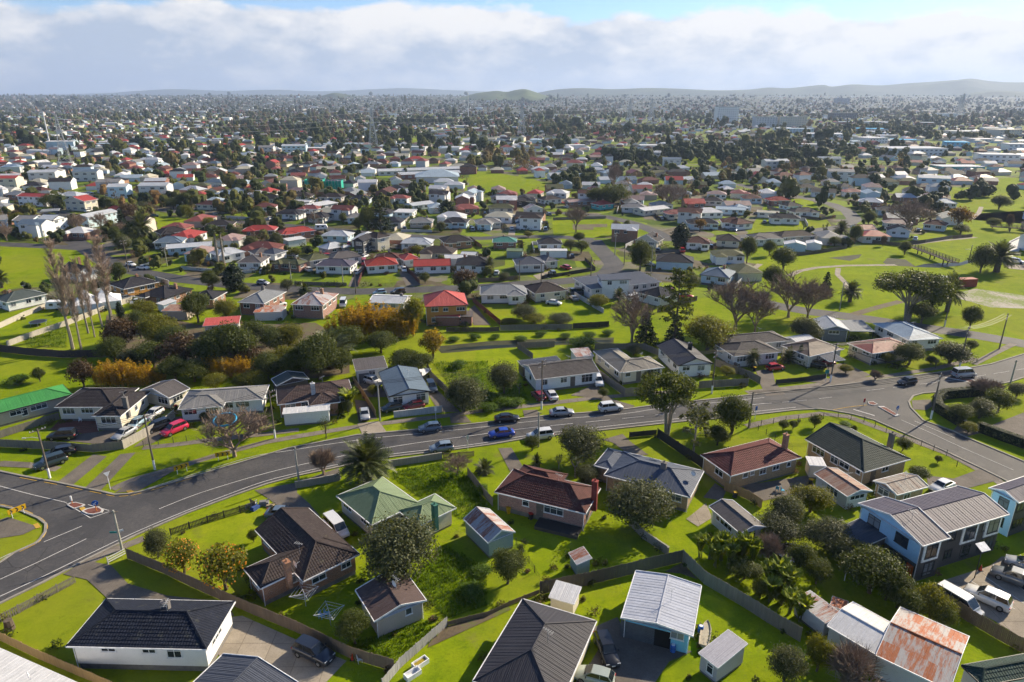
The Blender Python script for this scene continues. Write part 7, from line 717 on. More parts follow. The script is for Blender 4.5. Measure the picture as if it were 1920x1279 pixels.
def bare_fn(fine,spread,mat=M_TWIG,trunk=.9,levels=5):
    def fn(r,i):
        m=MB(); tw=[]
        def twigs(p,d,l,n):
            for _ in range(n):
                e=(d*.8+Vector((r.gauss(0,.5),r.gauss(0,.5),r.gauss(.2,.35)))).normalized(); s=p+d*l*r.random(); f=s+e*r.uniform(.35,.85)
                side=e.cross(Vector((r.random()-.5,r.random()-.5,r.random()-.5))).normalized()*.02
                tw.extend([s-side,f-side*.3,f+side*.3,s+side])
        def grow(p,d,l,rad,lev):
            q=p+d*l; m.tube(p,q,rad,rad*.7,5 if lev<2 else 3,0,False)
            if lev>=2: twigs(p,d,l,fine if lev>=levels-1 else fine//2)
            if lev>=levels: return
            for k in range(4 if lev==0 else 3 if lev<3 else 2):
                a=k*2.1+r.random()*1.4+lev; sp=spread*r.uniform(.6,1.3)
                e=(d+Vector((math.cos(a)*sp,math.sin(a)*sp,r.uniform(.0,.25)))).normalized(); grow(q,e,l*r.uniform(.78,.98) if lev else l*r.uniform(1.1,1.5),rad*.64,lev+1)
        grow(Vector((0,0,0)),Vector((r.uniform(-.05,.05),r.uniform(-.05,.05),1)).normalized(),trunk,.19,0)
        v=np.array([tuple(q) for q in tw]); pts=np.array(m.v); allp=np.concatenate([pts,v]); top=allp[:,2].max(); wid=np.percentile(np.hypot(allp[:,0],allp[:,1]),97)*2
        return m.mesh('trunk',[mat]),quads('twigs',v,M_TWIG),top,wid
    return fn
variants('bare',3,bare_fn(14,.78,trunk=.75)); variants('twig',2,bare_fn(26,.8,trunk=.3,levels=4))
def poplar_fn(r,i):
    m=MB(); tw=[]; H=20.
    lean=(r.uniform(-.5,.5),r.uniform(-.5,.5)); P=lambda z:Vector((lean[0]*z/H+.1*math.sin(z*.7+i),lean[1]*z/H,z))
    zs=[0,2,5,8,11,14,17,20]; limb(m,[P(z) for z in zs],.38,.03,6)
    for k in range(95):
        z=r.uniform(5.5,19.); a=r.random()*6.28; l=(1.-abs(z-11)/14)*r.uniform(1.6,4.2); d=Vector((math.cos(a)*.55,math.sin(a)*.55,1)).normalized(); b=P(z); e=b+d*l
        limb(m,[b,b+(e-b)*.5+Vector((math.cos(a),math.sin(a),0))*.12*l,e],.055,.014,3)
        for _ in range(34):
            s=b+(e-b)*r.uniform(.15,1); t=(d+Vector((r.gauss(0,.55),r.gauss(0,.55),r.gauss(.1,.35)))).normalized(); f=s+t*r.uniform(.4,1.2); sd=t.cross(Vector((r.random()-.5,r.random()-.5,.1))).normalized()*.028; tw.extend([s-sd,f-sd*.3,f+sd*.3,s+sd])
    return m.mesh('trunk',[M_PALEBARK]),quads('twigs',np.array([tuple(q) for q in tw]),simple('poplar_twig',(.38,.28,.21),.9,scale=3,var=.3)),21.,4.4
variants('poplar',3,poplar_fn)
def frond(v,base,az,el,L_,droop,w,r,n=9,vshape=.35):
    p=Vector(base); d=Vector((math.cos(az)*math.cos(el),math.sin(az)*math.cos(el),math.sin(el))); st=L_/n; side=Vector((-math.sin(az),math.cos(az),0))
    for k in range(n):
        q=p+d*st; ww=w*(.35+1.1*math.sin(math.pi*min(.98,(k+.7)/n)))
        up=side.cross(d).normalized()
        for s in (-1,1):
            for j in (0,.5):
                a=p+(q-p)*j; tip=a+side*s*ww*r.uniform(.8,1.1)+d*ww*.5-up*ww*vshape*s*s
                v.extend([tuple(a),tuple(a+(q-p)*.42),tuple(tip+d*.03),tuple(tip-d*.03)])
        d=(d-Vector((0,0,droop*(k+1)/n))).normalized(); p=q
def palm_fn(nf,H,L_,trunk,tr,mat=M_BARK,droop=.16,skirt=False):
    def fn(r,i):
        v=[]; m=MB(); limb(m,[(0,0,0),(r.uniform(-.1,.1),0,trunk*.5),(0,0,trunk)],tr*1.15,tr,8); m.tube((0,0,trunk),(0,0,trunk+.5),tr*1.3,tr*.4,8)
        for k in range(nf):
            el=R(-35+115*(k+.5)/nf) if not skirt else R(-50+130*(k+.5)/nf); frond(v,(0,0,trunk+.25),k*2.4,el+r.uniform(-.12,.12),L_*r.uniform(.85,1.1),droop,L_*.15,r)
        if skirt: 
            for k in range(60): a=r.random()*6.28; z=trunk-r.random()*trunk*.5; x,y=math.cos(a)*tr,math.sin(a)*tr; v.extend([(x,y,z),(x*1.3,y*1.3,z),(x*2.8,y*2.8,z-.7),(x*2.6,y*2.6,z-.75)])
        A=np.array(v); return m.mesh('trunk',[mat]),quads('fronds',A,LF['palm']),float(np.percentile(A[:,2],99.5)),float(np.percentile(np.hypot(A[:,0],A[:,1]),97)*2)
    return fn
variants('phoenix',2,palm_fn(70,6,3.0,2.4,.42)); variants('fanpalm',2,palm_fn(34,12,1.3,11.,.2,M_PALEBARK,.3,True)); variants('flax',2,palm_fn(34,2,1.6,.1,.12,M_BARK,.12))
def cabbage_fn(r,i):
    m=MB(); v=[]; limb(m,[(0,0,0),(.1,0,1.6)],.14,.11,6)
    for a,h in ((0.,2.9),(2.2,3.2),(4.1,2.7)):
        e=(math.cos(a)*.7,math.sin(a)*.7,h); limb(m,[(.1,0,1.6),(e[0]*.7,e[1]*.7,2.2),e],.10,.07,5)
        for k in range(26): frond(v,e,k*2.4,R(-50+130*(k+.5)/26),.85,.1,.05,r,4,.1)
    A=np.array(v); return m.mesh('trunk',[M_PALEBARK]),quads('fronds',A,LF['palm']),float(A[:,2].max()),float(np.hypot(A[:,0],A[:,1]).max()*2)
variants('cabbage',2,cabbage_fn)
def banana_fn(r,i):
    m=MB(); v=[]
    for s in range(3):
        b=Vector((r.uniform(-.35,.35),r.uniform(-.35,.35),0)); t=b+Vector((r.uniform(-.2,.2),r.uniform(-.2,.2),r.uniform(.35,.9))); limb(m,[b,t],.13,.08,6)
        for k in range(10):
            az=k*2.4+r.random(); d=Vector((math.cos(az)*.38,math.sin(az)*.38,1)).normalized(); p=t; side=Vector((-math.sin(az),math.cos(az),0)); wprev=.05; n=5
            for j in range(n):
                q=p+d*.42; w=.40*math.sin(math.pi*min(.97,(j+1.1)/(n+.3))); dn=Vector((0,0,.07))
                for sg in (-1,1): v.extend([tuple(p),tuple(q),tuple(q+side*sg*w-dn),tuple(p+side*sg*wprev-dn)])
                wprev=w; p=q; d=(d+Vector((math.cos(az)*.12,math.sin(az)*.12,-.10-.07*j))).normalized()
    A=np.array(v); return m.mesh('trunk',[simple('banana_stem',(.16,.17,.06),.8)]),quads('fronds',A,LF['banana']),float(A[:,2].max()),float(np.hypot(A[:,0],A[:,1]).max()*2)
variants('banana',4,banana_fn)
def bamboo_fn(r,i):
    m=MB(); v=[]
    for k in range(60):
        a=r.random()*6.28; q=math.sqrt(r.random())*1.5; x,y=q*math.cos(a),q*math.sin(a); h=r.uniform(3.6,6.2)*(1-.1*q); tx,ty=x*1.5+r.gauss(0,.25),y*1.5+r.gauss(0,.25)
        limb(m,[(x,y,0),((x+tx)/2,(y+ty)/2,h*.55),(tx,ty,h)],.03,.008,3)
        for j in range(52):
            f=r.uniform(.06,1)**.7; p=Vector((x+(tx-x)*f,y+(ty-y)*f,h*f)); d=Vector((r.gauss(0,1),r.gauss(0,1),r.gauss(.1,.5))).normalized(); s=r.uniform(.22,.5); sd=d.cross(Vector((r.gauss(0,1),r.gauss(0,1),r.gauss(0,1)))).normalized()*.07; e=p+d*s
            v.extend([tuple(p),tuple(p+d*s*.5+sd),tuple(e),tuple(p+d*s*.5-sd)])
    A=np.array(v); return m.mesh('stems',[simple('bamboo_cane',(.28,.19,.05),.7)]),quads('foliage',A,LF['bamboo']),6.1,4.4
variants('bamboo',3,bamboo_fn)
def conifer_fn(leaf,tiers,W,H,size,per,droop):
    def fn(r,i):
        m=MB(); limb(m,[(0,0,0),(0,0,H*.97)],.22,.03,6); C=[];Rd=[]
        for t in range(tiers):
            z=H*(.1+.86*t/tiers); l=W*.5*(1-.93*(t/tiers)**1.05)
            for k in range(per):
                a=2.4*(t*per+k)+r.random()*.5; ll=l*r.uniform(.75,1.08); e=(ll*math.cos(a),ll*math.sin(a),z-droop*ll)
                m.tube((0,0,z),e,.05,.015,3,0,False)
                for f in (.45,.8): C.append((e[0]*f,e[1]*f,z-droop*ll*f)); Rd.append((max(.25,ll*.24),max(.25,ll*.24),.22))
        return m.mesh('trunk',[M_BARK]),quads('crown',leaves(C,Rd,3400,size,.3,.9),LF[leaf]),H,W
    return fn
variants('conifer',2,conifer_fn('conifer',12,5.,8.,.26,6,.15)); variants('norfolk',1,conifer_fn('conifer',16,10.,16.,.42,6,.0)); 
def pine_fn(r,i):
    m=MB(); H=17.; limb(m,[(0,0,0),(.2,.1,8),(0,0,H)],.36,.06,7); C=[];Rd=[]
    for k in range(34):
        z=H*(.28+.70*k/34); l=(1-(k/34)**2*.75)*r.uniform(2.,4.); a=2.4*k; e=(l*math.cos(a),l*math.sin(a),z+.1*l); m.tube((0,0,z),e,.08,.03,4,0,False)
        C.append(e);Rd.append((1.15,1.15,.5)); C.append((e[0]*.6,e[1]*.6,z)); Rd.append((.8,.8,.35))
    return m.mesh('trunk',[M_BARK]),quads('crown',leaves(C,Rd,3200,.4,.3,.9),LF['round']),H,8.
variants('pine',1,pine_fn)
def cypress_fn(r,i):
    C=[];Rd=[]
    for k in range(14):
        z=.6+5.1*k/14; q=1.05*(math.sin(math.pi*min(1,(k+3.2)/17.5))**.8); C.append((r.uniform(-.2,.2),r.uniform(-.2,.2),z));Rd.append((q*1.25,q*1.25,.7))
    m=MB(); limb(m,[(0,0,0),(0,0,2.)],.16,.1,6); return m.mesh('trunk',[M_BARK]),quads('crown',leaves(C,Rd,3000,.24,.6,.3),LF['conifer']),6.2,2.9
variants('cypress',2,cypress_fn)
def umbrella_fn(r,i):
    m=MB(); C=[];Rd=[]; H=12.
    for k in range(4):
        a=k*1.57+.4; fork=(math.cos(a)*.7,math.sin(a)*.7,4.); limb(m,[(math.cos(a)*.25,math.sin(a)*.25,0),(math.cos(a)*.45,math.sin(a)*.45,2),fork,(math.cos(a)*2.2,math.sin(a)*2.2,7.4)],.30,.14,6)
        for j in range(4):
            b=a+(j-1.5)*.42; rr=r.uniform(2.2,4.8); e=(rr*math.cos(b),rr*math.sin(b),r.uniform(8.4,10.6)-rr*.28); limb(m,[fork,(e[0]*.6,e[1]*.6,e[2]*.78),e],.13,.03,4); q=r.uniform(1.4,2.0); C.append(e);Rd.append((q*1.15,q*1.15,q*.75))
    C.append((0,0,9.9));Rd.append((2.,2.,1.2)); C.append((1,.6,10.4));Rd.append((1.5,1.5,1.))
    return m.mesh('trunk',[M_PALEBARK]),quads('crown',leaves(C,Rd,9500,.27,.55,.5),LF['round']),11.6,11.
variants('umbrella',2,umbrella_fn)
def euc_fn(r,i):
    m=MB(); C=[];Rd=[]; limb(m,[(0,0,0),(.2,0,4),(-.1,.2,8),(0,0,10)],.2,.05,6)
    for k in range(16):
        z=3+6.4*k/16; a=2.4*k; l=r.uniform(1.2,2.8); e=(l*math.cos(a),l*math.sin(a),z+1.0); m.tube((0,0,z),e,.06,.02,3,0,False); q=r.uniform(.6,1.05); C.append(e);Rd.append((q,q,q*.8))
    return m.mesh('trunk',[M_PALEBARK]),quads('crown',leaves(C,Rd,1900,.27,.4,.8),LF['olive']),10.8,6.4
variants('euc',2,euc_fn)
orange=None
def add_tree(sp,x,y,h,w,label,group=None,i=0):
    global orange
    tm,cm,H0,W0=SPEC[sp][i%len(SPEC[sp])]
    w=min(max(w,h*.15),h*3.2)
    cat={'low':'shrub','flax':'shrub','twig':'shrub','thin':'shrub','hedgeb':'hedge','bamboo':'bamboo','banana':'banana plant','phoenix':'palm tree','fanpalm':'palm tree','cabbage':'cabbage tree'}.get(sp,'shrub' if h<2.6 else 'tree')
    nm={'low':'low_shrub','flax':'flax_plant','twig':'leafless_shrub','thin':'thin_shrub','hedgeb':'clipped_hedge','bamboo':'bamboo_clump','banana':'banana_plant','phoenix':'date_palm','fanpalm':'fan_palm','cabbage':'cabbage_tree','bare':'leafless_tree','poplar':'poplar_tree','conifer':'conifer_tree','norfolk':'norfolk_pine','pine':'pine_tree','cypress':'cypress_tree','euc':'gum_tree','citrus':'citrus_tree'}.get(sp,'round_shrub' if h<2.6 else 'leafy_tree')
    t=thing(nm,label,cat,(x,y,0),rng.random()*6.28,group); s=(w/W0,w/W0,h/H0); t.scale=s
    if tm: link('trunk' if sp!='bamboo' else 'stems',tm,t)
    o=link({'bamboo':'foliage','phoenix':'fronds','fanpalm':'fronds','cabbage':'fronds','banana':'fronds','flax':'fronds','bare':'twigs','twig':'twigs','poplar':'twigs'}.get(sp,'crown'),cm,t)
    if sp=='citrus':
        if orange is None:
            m=MB(); m2=nr.normal(size=(120,3)); m2/=np.linalg.norm(m2,axis=1)[:,None]
            for d in m2:
                c=Vector((d[0]*2.6,d[1]*2.6,3.0+d[2]*2.2)); 
                if c.z<1: continue
                r_=.12; P=[c+Vector(q)*r_ for q in ((1,0,0),(-1,0,0),(0,1,0),(0,-1,0),(0,0,1),(0,0,-1))]
                for f in ((0,2,4),(2,1,4),(1,3,4),(3,0,4),(2,0,5),(1,2,5),(3,1,5),(0,3,5)): m.face([tuple(P[k]) for k in f])
            orange=m.mesh('oranges',[simple('orange_fruit',(.62,.24,.015),.5)],True)
        q=link('fruit',orange,t); q['kind']='stuff'
    return t
seen={}
for i,(sp,x,y,h,w,label) in enumerate(TREES):
    add_tree(sp,x,y,h,w,label,None,i)
NEARTREES=[(q[1],q[2]) for q in TREES]
def hedge(name,label,pts,w,h,leaf):
    t=thing(name,label,'hedge',(pts[0][0],pts[0][1],0)); cx,cy=pts[0]
    q=resample([(a[0]-cx,a[1]-cy) for a in pts],1.); m=MB(); L_=offs(q,w*.42);Rg=offs(q,-w*.42)
    for i in range(len(q)-1):
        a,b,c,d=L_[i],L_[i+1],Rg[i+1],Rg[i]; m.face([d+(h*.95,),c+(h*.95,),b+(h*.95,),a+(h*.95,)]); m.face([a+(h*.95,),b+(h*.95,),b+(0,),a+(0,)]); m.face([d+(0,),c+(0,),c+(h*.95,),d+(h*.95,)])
    link('stems',m.mesh('stems',[simple('hedge_shade_core',(.012,.018,.006),.9)]),t)  # solid core box, shade inside the hedge put into its near-black colour
    v=leaves([(p[0],p[1],h*.5) for p in q],[(w*.56,w*.56,h*.56)]*len(q),int(len(q)*420),.2,.6,.3)
    v=v.reshape(-1,4,3); v[:,:,2]=np.clip(v[:,:,2],.02,h*1.02); link('foliage',quads('foliage',v.reshape(-1,3),LF[leaf]),t)
hedge('clipped_hedge','tall clipped hedge curving round the junction corner garden',PT['hedge1'],1.5,1.9,'olive')
hedge('clipped_hedge','long clipped hedge along the right side street',PT['hedge2'],1.4,1.8,'olive')
# ---------------------------------------------------------------- vehicles
STY=dict(sedan=(4.5,1.78,1.42,[(-2.25,.55,.92),(-1.5,.98,.98),(.95,.95,.9),(2.05,.82,.78),(2.25,.5,.6)],(-1.75,-1.0,.35,1.15)),
 hatch=(4.0,1.72,1.5,[(-2.0,.6,.98),(-1.7,.98,.98),(.8,.97,.92),(1.8,.82,.8),(2.0,.5,.6)],(-1.95,-1.45,.2,1.05)),
 suv=(4.6,1.86,1.75,[(-2.3,.6,1.08),(-2.1,1.1,1.08),(.9,1.08,1.04),(2.1,.95,.92),(2.3,.55,.7)],(-2.22,-1.85,.35,1.15)),
 wagon=(4.7,1.78,1.52,[(-2.35,.6,.98),(-2.1,1.0,.98),(1.0,.97,.92),(2.15,.82,.8),(2.35,.5,.6)],(-2.25,-1.7,.35,1.2)),
 van=(4.9,1.85,2.05,[(-2.45,.6,1.15),(-2.3,1.15,1.15),(1.4,1.1,1.08),(2.25,.95,.95),(2.45,.55,.7)],(-2.42,-2.25,1.0,1.85)))
CARM={}
def car_parts(ty):
    if ty in CARM: return CARM[ty]
    L_,Wd,H_,prof,(c0,c1,c2,c3)=STY[ty]; hw=Wd/2; B=MB(); zb=.24; belt=prof[1][2]
    # lower body lofted through stations
    st=[(-L_/2,.42,.62*belt+.12,hw*.80),(-L_/2+.07,.26,belt*.86,hw*.93),(-L_/2+.35,zb,belt*.98,hw*.985),(-L_*.3,zb,belt,hw),(0,zb,belt*.985,hw),(c3,zb,belt*.96,hw*.995),(L_*.36,zb,prof[3][1]*.99,hw*.975),(L_/2-.16,.24,prof[3][1]*.90,hw*.93),(L_/2-.03,.30,prof[3][1]*.74,hw*.82),(L_/2,.36,.58,hw*.74)]
    rings=[]
    for x,a,b,w in st:
        mz=a+(b-a)*.55; rings.append([(x,-w*.90,a),(x,-w,a+.13),(x,-w*1.0,mz),(x,-w*.965,b-.07),(x,-w*.87,b),(x,0,b+.025),(x,w*.87,b),(x,w*.965,b-.07),(x,w,mz),(x,w,a+.13),(x,w*.90,a)])
    n=len(B.v)
    for r_ in rings: B.v.extend(r_)
    k=11
    for i in range(len(rings)-1):
        for j in range(k-1):
            a=n+i*k+j; B.f.append((a,a+1,a+1+k,a+k)[::-1]); B.m.append(0); B.u.append(None)
        a=n+i*k; B.f.append((a+k-1,a,a+k,a+2*k-1)[::-1]); B.m.append(0); B.u.append(None)
    B.f.append(tuple(n+j for j in range(k))); B.m.append(0); B.u.append(None); B.f.append(tuple(n+(len(rings)-1)*k+j for j in range(k))[::-1]); B.m.append(0); B.u.append(None)
    # cabin
    zr=H_; wb=hw*.87; wr=hw*.70 if ty!='van' else hw*.80; z0=belt-.02
    cab=[(c0,wb*.93,z0),(c1,wr*.95,zr-.04),((c1+c2)/2,wr,zr),(c2,wr*.97,zr-.03),(c3,wb*.95,z0)]
    for i in range(4):
        (xa,wa,za),(xb,wb_,zb_)=cab[i],cab[i+1]
        B.face([(xa,wa,za),(xa,-wa,za),(xb,-wb_,zb_),(xb,wb_,zb_)][::-1])
    for s in (-1,1):
        P=[(x,s*w,z) for x,w,z in cab]; B.face(P if s>0 else P[::-1])
    body=B.mesh('body',[M_WHITE],True)
    G={}
    def panel(nm,pts,off): 
        q=MB(); q.face([tuple(Vector(p)+Vector(off)) for p in pts]); G[nm]=q.mesh(nm,[M_CG])
    def lerp(a,b,t): return tuple(a[i]+(b[i]-a[i])*t for i in range(3))
    def wpanel(nm,a,b,off):  # a: lower (x,w,z) b: upper
        l=lerp(a,b,.10);u=lerp(a,b,.92); panel(nm,[(l[0],-l[1]*.93,l[2]),(l[0],l[1]*.93,l[2]),(u[0],u[1]*.93,u[2]),(u[0],-u[1]*.93,u[2])],off)
    wpanel('windscreen',cab[4],cab[3],(.018,0,.018)); wpanel('rear_window',cab[0],cab[1],(-.018,0,.018))
    xm=(c1+c2)/2-.02
    for s in (-1,1):
        def sp(x,t):
            # point on cabin side at height fraction t
            lo=cab[0][0]+(cab[4][0]-cab[0][0])*((x-c0)/(c3-c0)); w=wb*.94+(wr*.97-wb*.94)*t; return (x,s*w,z0+(zr-z0)*t)
        f0=lambda t:c0+(c1-c0)*t; f1=lambda t:c3+(c2-c3)*t
        for nm,xa,xb in (('side_window',None,xm-.04),('side_window_front',xm+.04,None)):
            p=[sp(f0(.14)+.10 if xa is None else xa,.14),sp(f1(.14)-.14 if xb is None else xb,.14),sp(f1(.86)-.10 if xb is None else xb,.86),sp(f0(.86)+.10 if xa is None else xa,.86)]
            if s<0: pass
            panel(nm+str(s),p if s<0 else p[::-1],(0,s*.02,0))
    Wm=MB(); Wm.tube((0,-.1,0),(0,.1,0),.33 if ty!='suv' else .37,.33 if ty!='suv' else .37,16); rm=MB(); rm.tube((0,-.108,0),(0,.108,0),.21,.21,10)
    hl=MB(); hl.box(-.05,.06,-.17,.17,-.07,.07,0,True)
    CARM[ty]=(body,G,Wm.mesh('wheel',[M_RUB]),rm.mesh('rim',[M_CHROME]),hl.mesh('lamp',[simple('headlamp',(.55,.56,.58),.15)]),L_,hw,prof[3][1],belt); return CARM[ty]
def carglass():
    m,nt,b=nodes('car_glass'); b.inputs['Base Color'].default_value=(.012,.016,.02,1); b.inputs['Roughness'].default_value=.06; b.inputs['Specular IOR Level'].default_value=.7; return m
M_CG=carglass(); M_TAIL=simple('tail_lamp',(.35,.012,.012),.3); M_HEAD=simple('headlamp',(.55,.56,.58),.15)
PLATE=MB(); PLATE.box(-.012,.012,-.18,.18,-.06,.06,0,True); PLATE=PLATE.mesh('number_plate',[M_WHITE])
MIR=MB(); MIR.box(-.06,.06,-.09,.09,-.06,.06,0,True); MIR=MIR.mesh('mirror',[M_BLACK])
BUMP=MB(); BUMP.box(-.04,.04,-.62,.62,-.06,.06,0,True); BUMP=BUMP.mesh('bumper',[M_BLACK])
def add_car(ty,col,label,x,y,an,group=None,k=0,full=True):
    body,G,wh,rim,hl,L_,hw,hz,belt=car_parts(ty)
    t=thing({'suv':'parked_car','van':'parked_van'}.get(ty,'parked_car') if 'driving' not in label else 'moving_car',label,'van' if ty=='van' else 'car',(x,y,.05),an,group)
    b=link('body',body,t); slotmat(b,carpaint(col,CARC[col]))
    for nm,me in G.items(): link('windscreen' if nm=='windscreen' else 'rear_window' if nm=='rear_window' else 'side_window',me,t)
    for sx in (-1,1):
        for sy in (-1,1):
            w=link('wheel',wh,t,(sx*L_*.30-.02,sy*(hw-.085),.33 if ty!='suv' else .37))
            if full: link('rim',rim,w)
    if full:
        for sy in (-1,1):
            link('headlight',hl,t,(L_/2-.13,sy*hw*.66,hz*.78)); o=link('tail_light',hl,t,(-L_/2+.05,sy*hw*.74,belt*.78)); slotmat(o,M_TAIL); link('mirror',MIR,t,(STY[ty][4][3]-.35,sy*(hw+.06),belt+.05))
        for sx in (-1,1): link('number_plate',PLATE,t,(sx*(L_/2+.005),0,.5)); link('bumper',BUMP,t,(sx*(L_/2-.005),0,.36))
    return t
for i,(ty,col,label,x,y,an,grp) in enumerate(CARS): add_car(ty,col,label,x,y,an,None,i,y<140)
cr_=random.Random(15); nc=0
for cx,cy,rot,w,d,e,ty,pit,roof,wall,two,desc in MID:
    if cy<185 or 'shed' in desc or 'carport' in desc or cr_.random()<.45: continue
    s_=cr_.choice((-1,1)); X=s_*(w/2+1.6); Yl=-d/2-cr_.uniform(-2,3.5); x=cx+X*math.cos(rot)-Yl*math.sin(rot); y=cy+X*math.sin(rot)+Yl*math.cos(rot)
    if any(math.hypot(x-a,y-b)<rr*.8+2 for a,b,rr in FOOT) and any(math.hypot(x-a,y-b)<rr*.55+1.6 for a,b,rr in FOOT): continue
    col=cr_.choice(('white','silver','black','grey','white2','darkblue','red2','slateblue')); kind=cr_.choice(('hatch','sedan','suv','wagon')); nc+=1
    add_car(kind,col,{'white2':'white','red2':'red','darkblue':'dark blue','slateblue':'slate blue'}.get(col,col)+' car parked beside the '+desc if len(desc.split())<10 else {'white2':'white','red2':'red','darkblue':'dark blue','slateblue':'slate blue'}.get(col,col)+' car parked '+place(cx,cy),x,y,rot+math.pi/2+cr_.uniform(-.2,.2),None,nc,False)
# ---------------------------------------------------------------- poles, signs, street furniture
def pole(x,y,h,kind,label):
    conc=kind in('name','plain') ; t=thing('utility_pole' if kind!='lamp' else 'lamp_pole',label,'pole',(x,y,0))
    m=MB(); m.tube((0,0,0),(0,0,h),.16,.11,8); link('shaft',m.mesh('shaft',[M_POLEC if 'pale' in label or 'grey' in label or 'white pole' in label else M_POLE]),t)
    if 'white base' in label: m=MB(); m.tube((0,0,0),(0,0,1.7),.175,.17,8); link('painted_base',m.mesh('painted_base',[M_WHITE]),t)
    if kind in('cross','lamp'):
        for z in ((h-.4,h-1.3) if kind=='cross' else (h-.3,)):
            m=MB(); m.box(-1.1,1.1,-.06,.06,z-.06,z+.06,0,True); c=link('crossarm',m.mesh('crossarm',[M_POLE]),t,None,.9)
            for k in (-1.,-.6,.6,1.): m=MB(); m.tube((k,0,z+.06),(k,0,z+.26),.045,.03,6); link('insulator',m.mesh('insulator',[M_WHITE]),c)
    else: m=MB(); m.box(-.5,.5,-.05,.05,h-.35,h-.26,0,True); link('crossarm',m.mesh('crossarm',[M_POLE]),t,None,.4)
    if kind=='lamp':
        m=MB(); limb(m,[(0,0,h-1.6),(-.9,-.2,h-1.3),(-1.8,-.4,h-1.35)],.05,.04,5); a=link('lamp_arm',m.mesh('lamp_arm',[M_METAL]),t); m=MB(); m.box(-2.3,-1.75,-.5,-.3,h-1.42,h-1.3,0,True); link('lamp_head',m.mesh('lamp_head',[M_METAL]),a)
    if kind=='name':
        m=MB(); m.box(-1.1,-.12,-.02,.02,2.6,2.85,0,True); link('street_name_blade',m.mesh('blade',[simple('sign_teal',(.02,.22,.22),.5)]),t); m=MB(); m.box(.12,.6,-.02,.02,2.75,3.0,0,True); link('notice_plate',m.mesh('plate',[M_WHITE]),t,None,.6)
    return t
for q in POLES: pole(*q)
WIRES=[(0,1),(1,4),(4,6),(6,8),(8,9),(9,10),(10,14),(11,9),(11,12)]
for n_,(i,j) in enumerate(WIRES):
    a,b=POLES[i],POLES[j]; t=thing('power_line','overhead wires between the '+['side street pole and the chevron sign pole','chevron sign pole and the canopy pole','canopy pole and the red car lawn pole','red car lawn pole and the spreading tree pole','spreading tree pole and the teal sign pole','teal sign pole and the hedge trees pole','hedge trees pole and the park path pole','hedge corner pole and the teal sign pole','hedge corner pole and the corner lot pole'][n_],'power line',(a[0],a[1],0))
    for k in (-.9,0,.9):
        m=MB(); P=[]
        for s in range(9): f=s/8; P.append(((b[0]-a[0])*f+k*.6,(b[1]-a[1])*f-k*.5,a[2]-.2+(b[2]-a[2])*f-1.2*4*f*(1-f)*.5))
        for s in range(8): m.tube(P[s],P[s+1],.036,.036,3,0,False)
        link('wire',m.mesh('wire',[M_BLACK]),t)
M_SY=simple('sign_yellow',(.62,.36,.01),.5); M_SB=simple('sign_blue',(.02,.12,.42),.5); M_SR=simple('sign_red',(.45,.02,.02),.5)
def posts(t,xs,h): 
    for x in xs: m=MB(); m.tube((x,0,0),(x,0,h),.045,.045,6); link('post',m.mesh('post',[M_WHITE]),t)
for (x,y),lab,rz,face in zip(PT['chevron'],('yellow chevron board facing the side street','chevron board seen beside the leafless tree','yellow chevron board at the left edge corner'),(.75,.3,.95),(-1,-1,-1)):
    t=thing('chevron_sign',lab,'sign',(x,y,0),rz); posts(t,(-.7,.7),1.1); m=MB(); m.box(-1.1,1.1,-.03,.03,.7,1.45,0,True); b=link('board',m.mesh('board',[M_SY]),t)
    for k in range(3):
        m=MB(); c=-.7+k*.7
        for s in (1,-1): m.face([(c-.16*-1,-.036,1.075),(c-.04,-.036,1.075),(c-.22,-.036,1.075+s*.3),(c-.02,-.036,1.075+s*.3)][::s] if False else [(c+.2,-.036,1.075),(c,-.036,1.075),(c-.2,-.036,1.075+s*.3),(c,-.036,1.075+s*.3)])
        link('chevron_mark',m.mesh('chevron_mark',[M_BLACK]),b)
for i,((x,y),lab) in enumerate(zip(PT['bollardsign'],('white topped bollard on the smaller left traffic island','blue keep left arrow sign on the larger left traffic island','blue arrow sign on the right traffic island'))):
    t=thing('island_sign',lab,'sign',(x,y,.16),.5); m=MB(); m.tube((0,0,0),(0,0,1.0),.06,.06,8); link('post',m.mesh('post',[simple('bollard_orange',(.5,.16,.02),.5) if i<2 else M_WHITE]),t)
    if i==0: m=MB(); m.tube((0,0,.5),(0,0,1.25),.11,.11,8); link('sleeve',m.mesh('sleeve',[M_WHITE]),t)
    else:
        m=MB(); m.tube((0,-.02,1.25),(0,.02,1.25),.42,.42,20); d=link('disc',m.mesh('disc',[M_SB]),t); m=MB(); m.beam((.2,-.03,1.45),(-.18,-.03,1.08),.02,.1); m.beam((-.2,-.032,1.06),(.1,-.032,1.06),.02,.08); m.beam((-.2,-.034,1.06),(-.2,-.034,1.34),.02,.08); link('arrow',m.mesh('arrow',[M_WHITE]),d)
def signpost(name,label,x,y,h,shape,mat,rz=0,w=.6):
    t=thing(name,label,'sign',(x,y,0),rz); posts(t,(0,),h); m=MB()
    if shape=='tri': m.face([(-.45,-.05,h+.05),(.45,-.05,h+.05),(0,-.05,h-.75)][::-1]); m.face([(-.45,.0,h+.05),(.45,.0,h+.05),(0,.0,h-.75)])
    else: m.box(-w/2,w/2,-.06,-.02,h-.75,h+.05,0,True)
    link('plate',m.mesh('plate',[mat]),t); return t
signpost('give_way_sign','pale triangular give way sign seen from behind at the left junction',*PT['giveway'][0],2.9,'tri',M_WHITE,.8,)
for q,l,mm in zip(PT['parksign'],('white roadside sign behind the slate blue hatchback','thin roadside post beside the near lane','blue and white roadside sign by the slim dark pole'),(M_WHITE,M_METAL,M_SB)): signpost('roadside_sign',l,*q,2.6,'sq',mm,.3,.4)
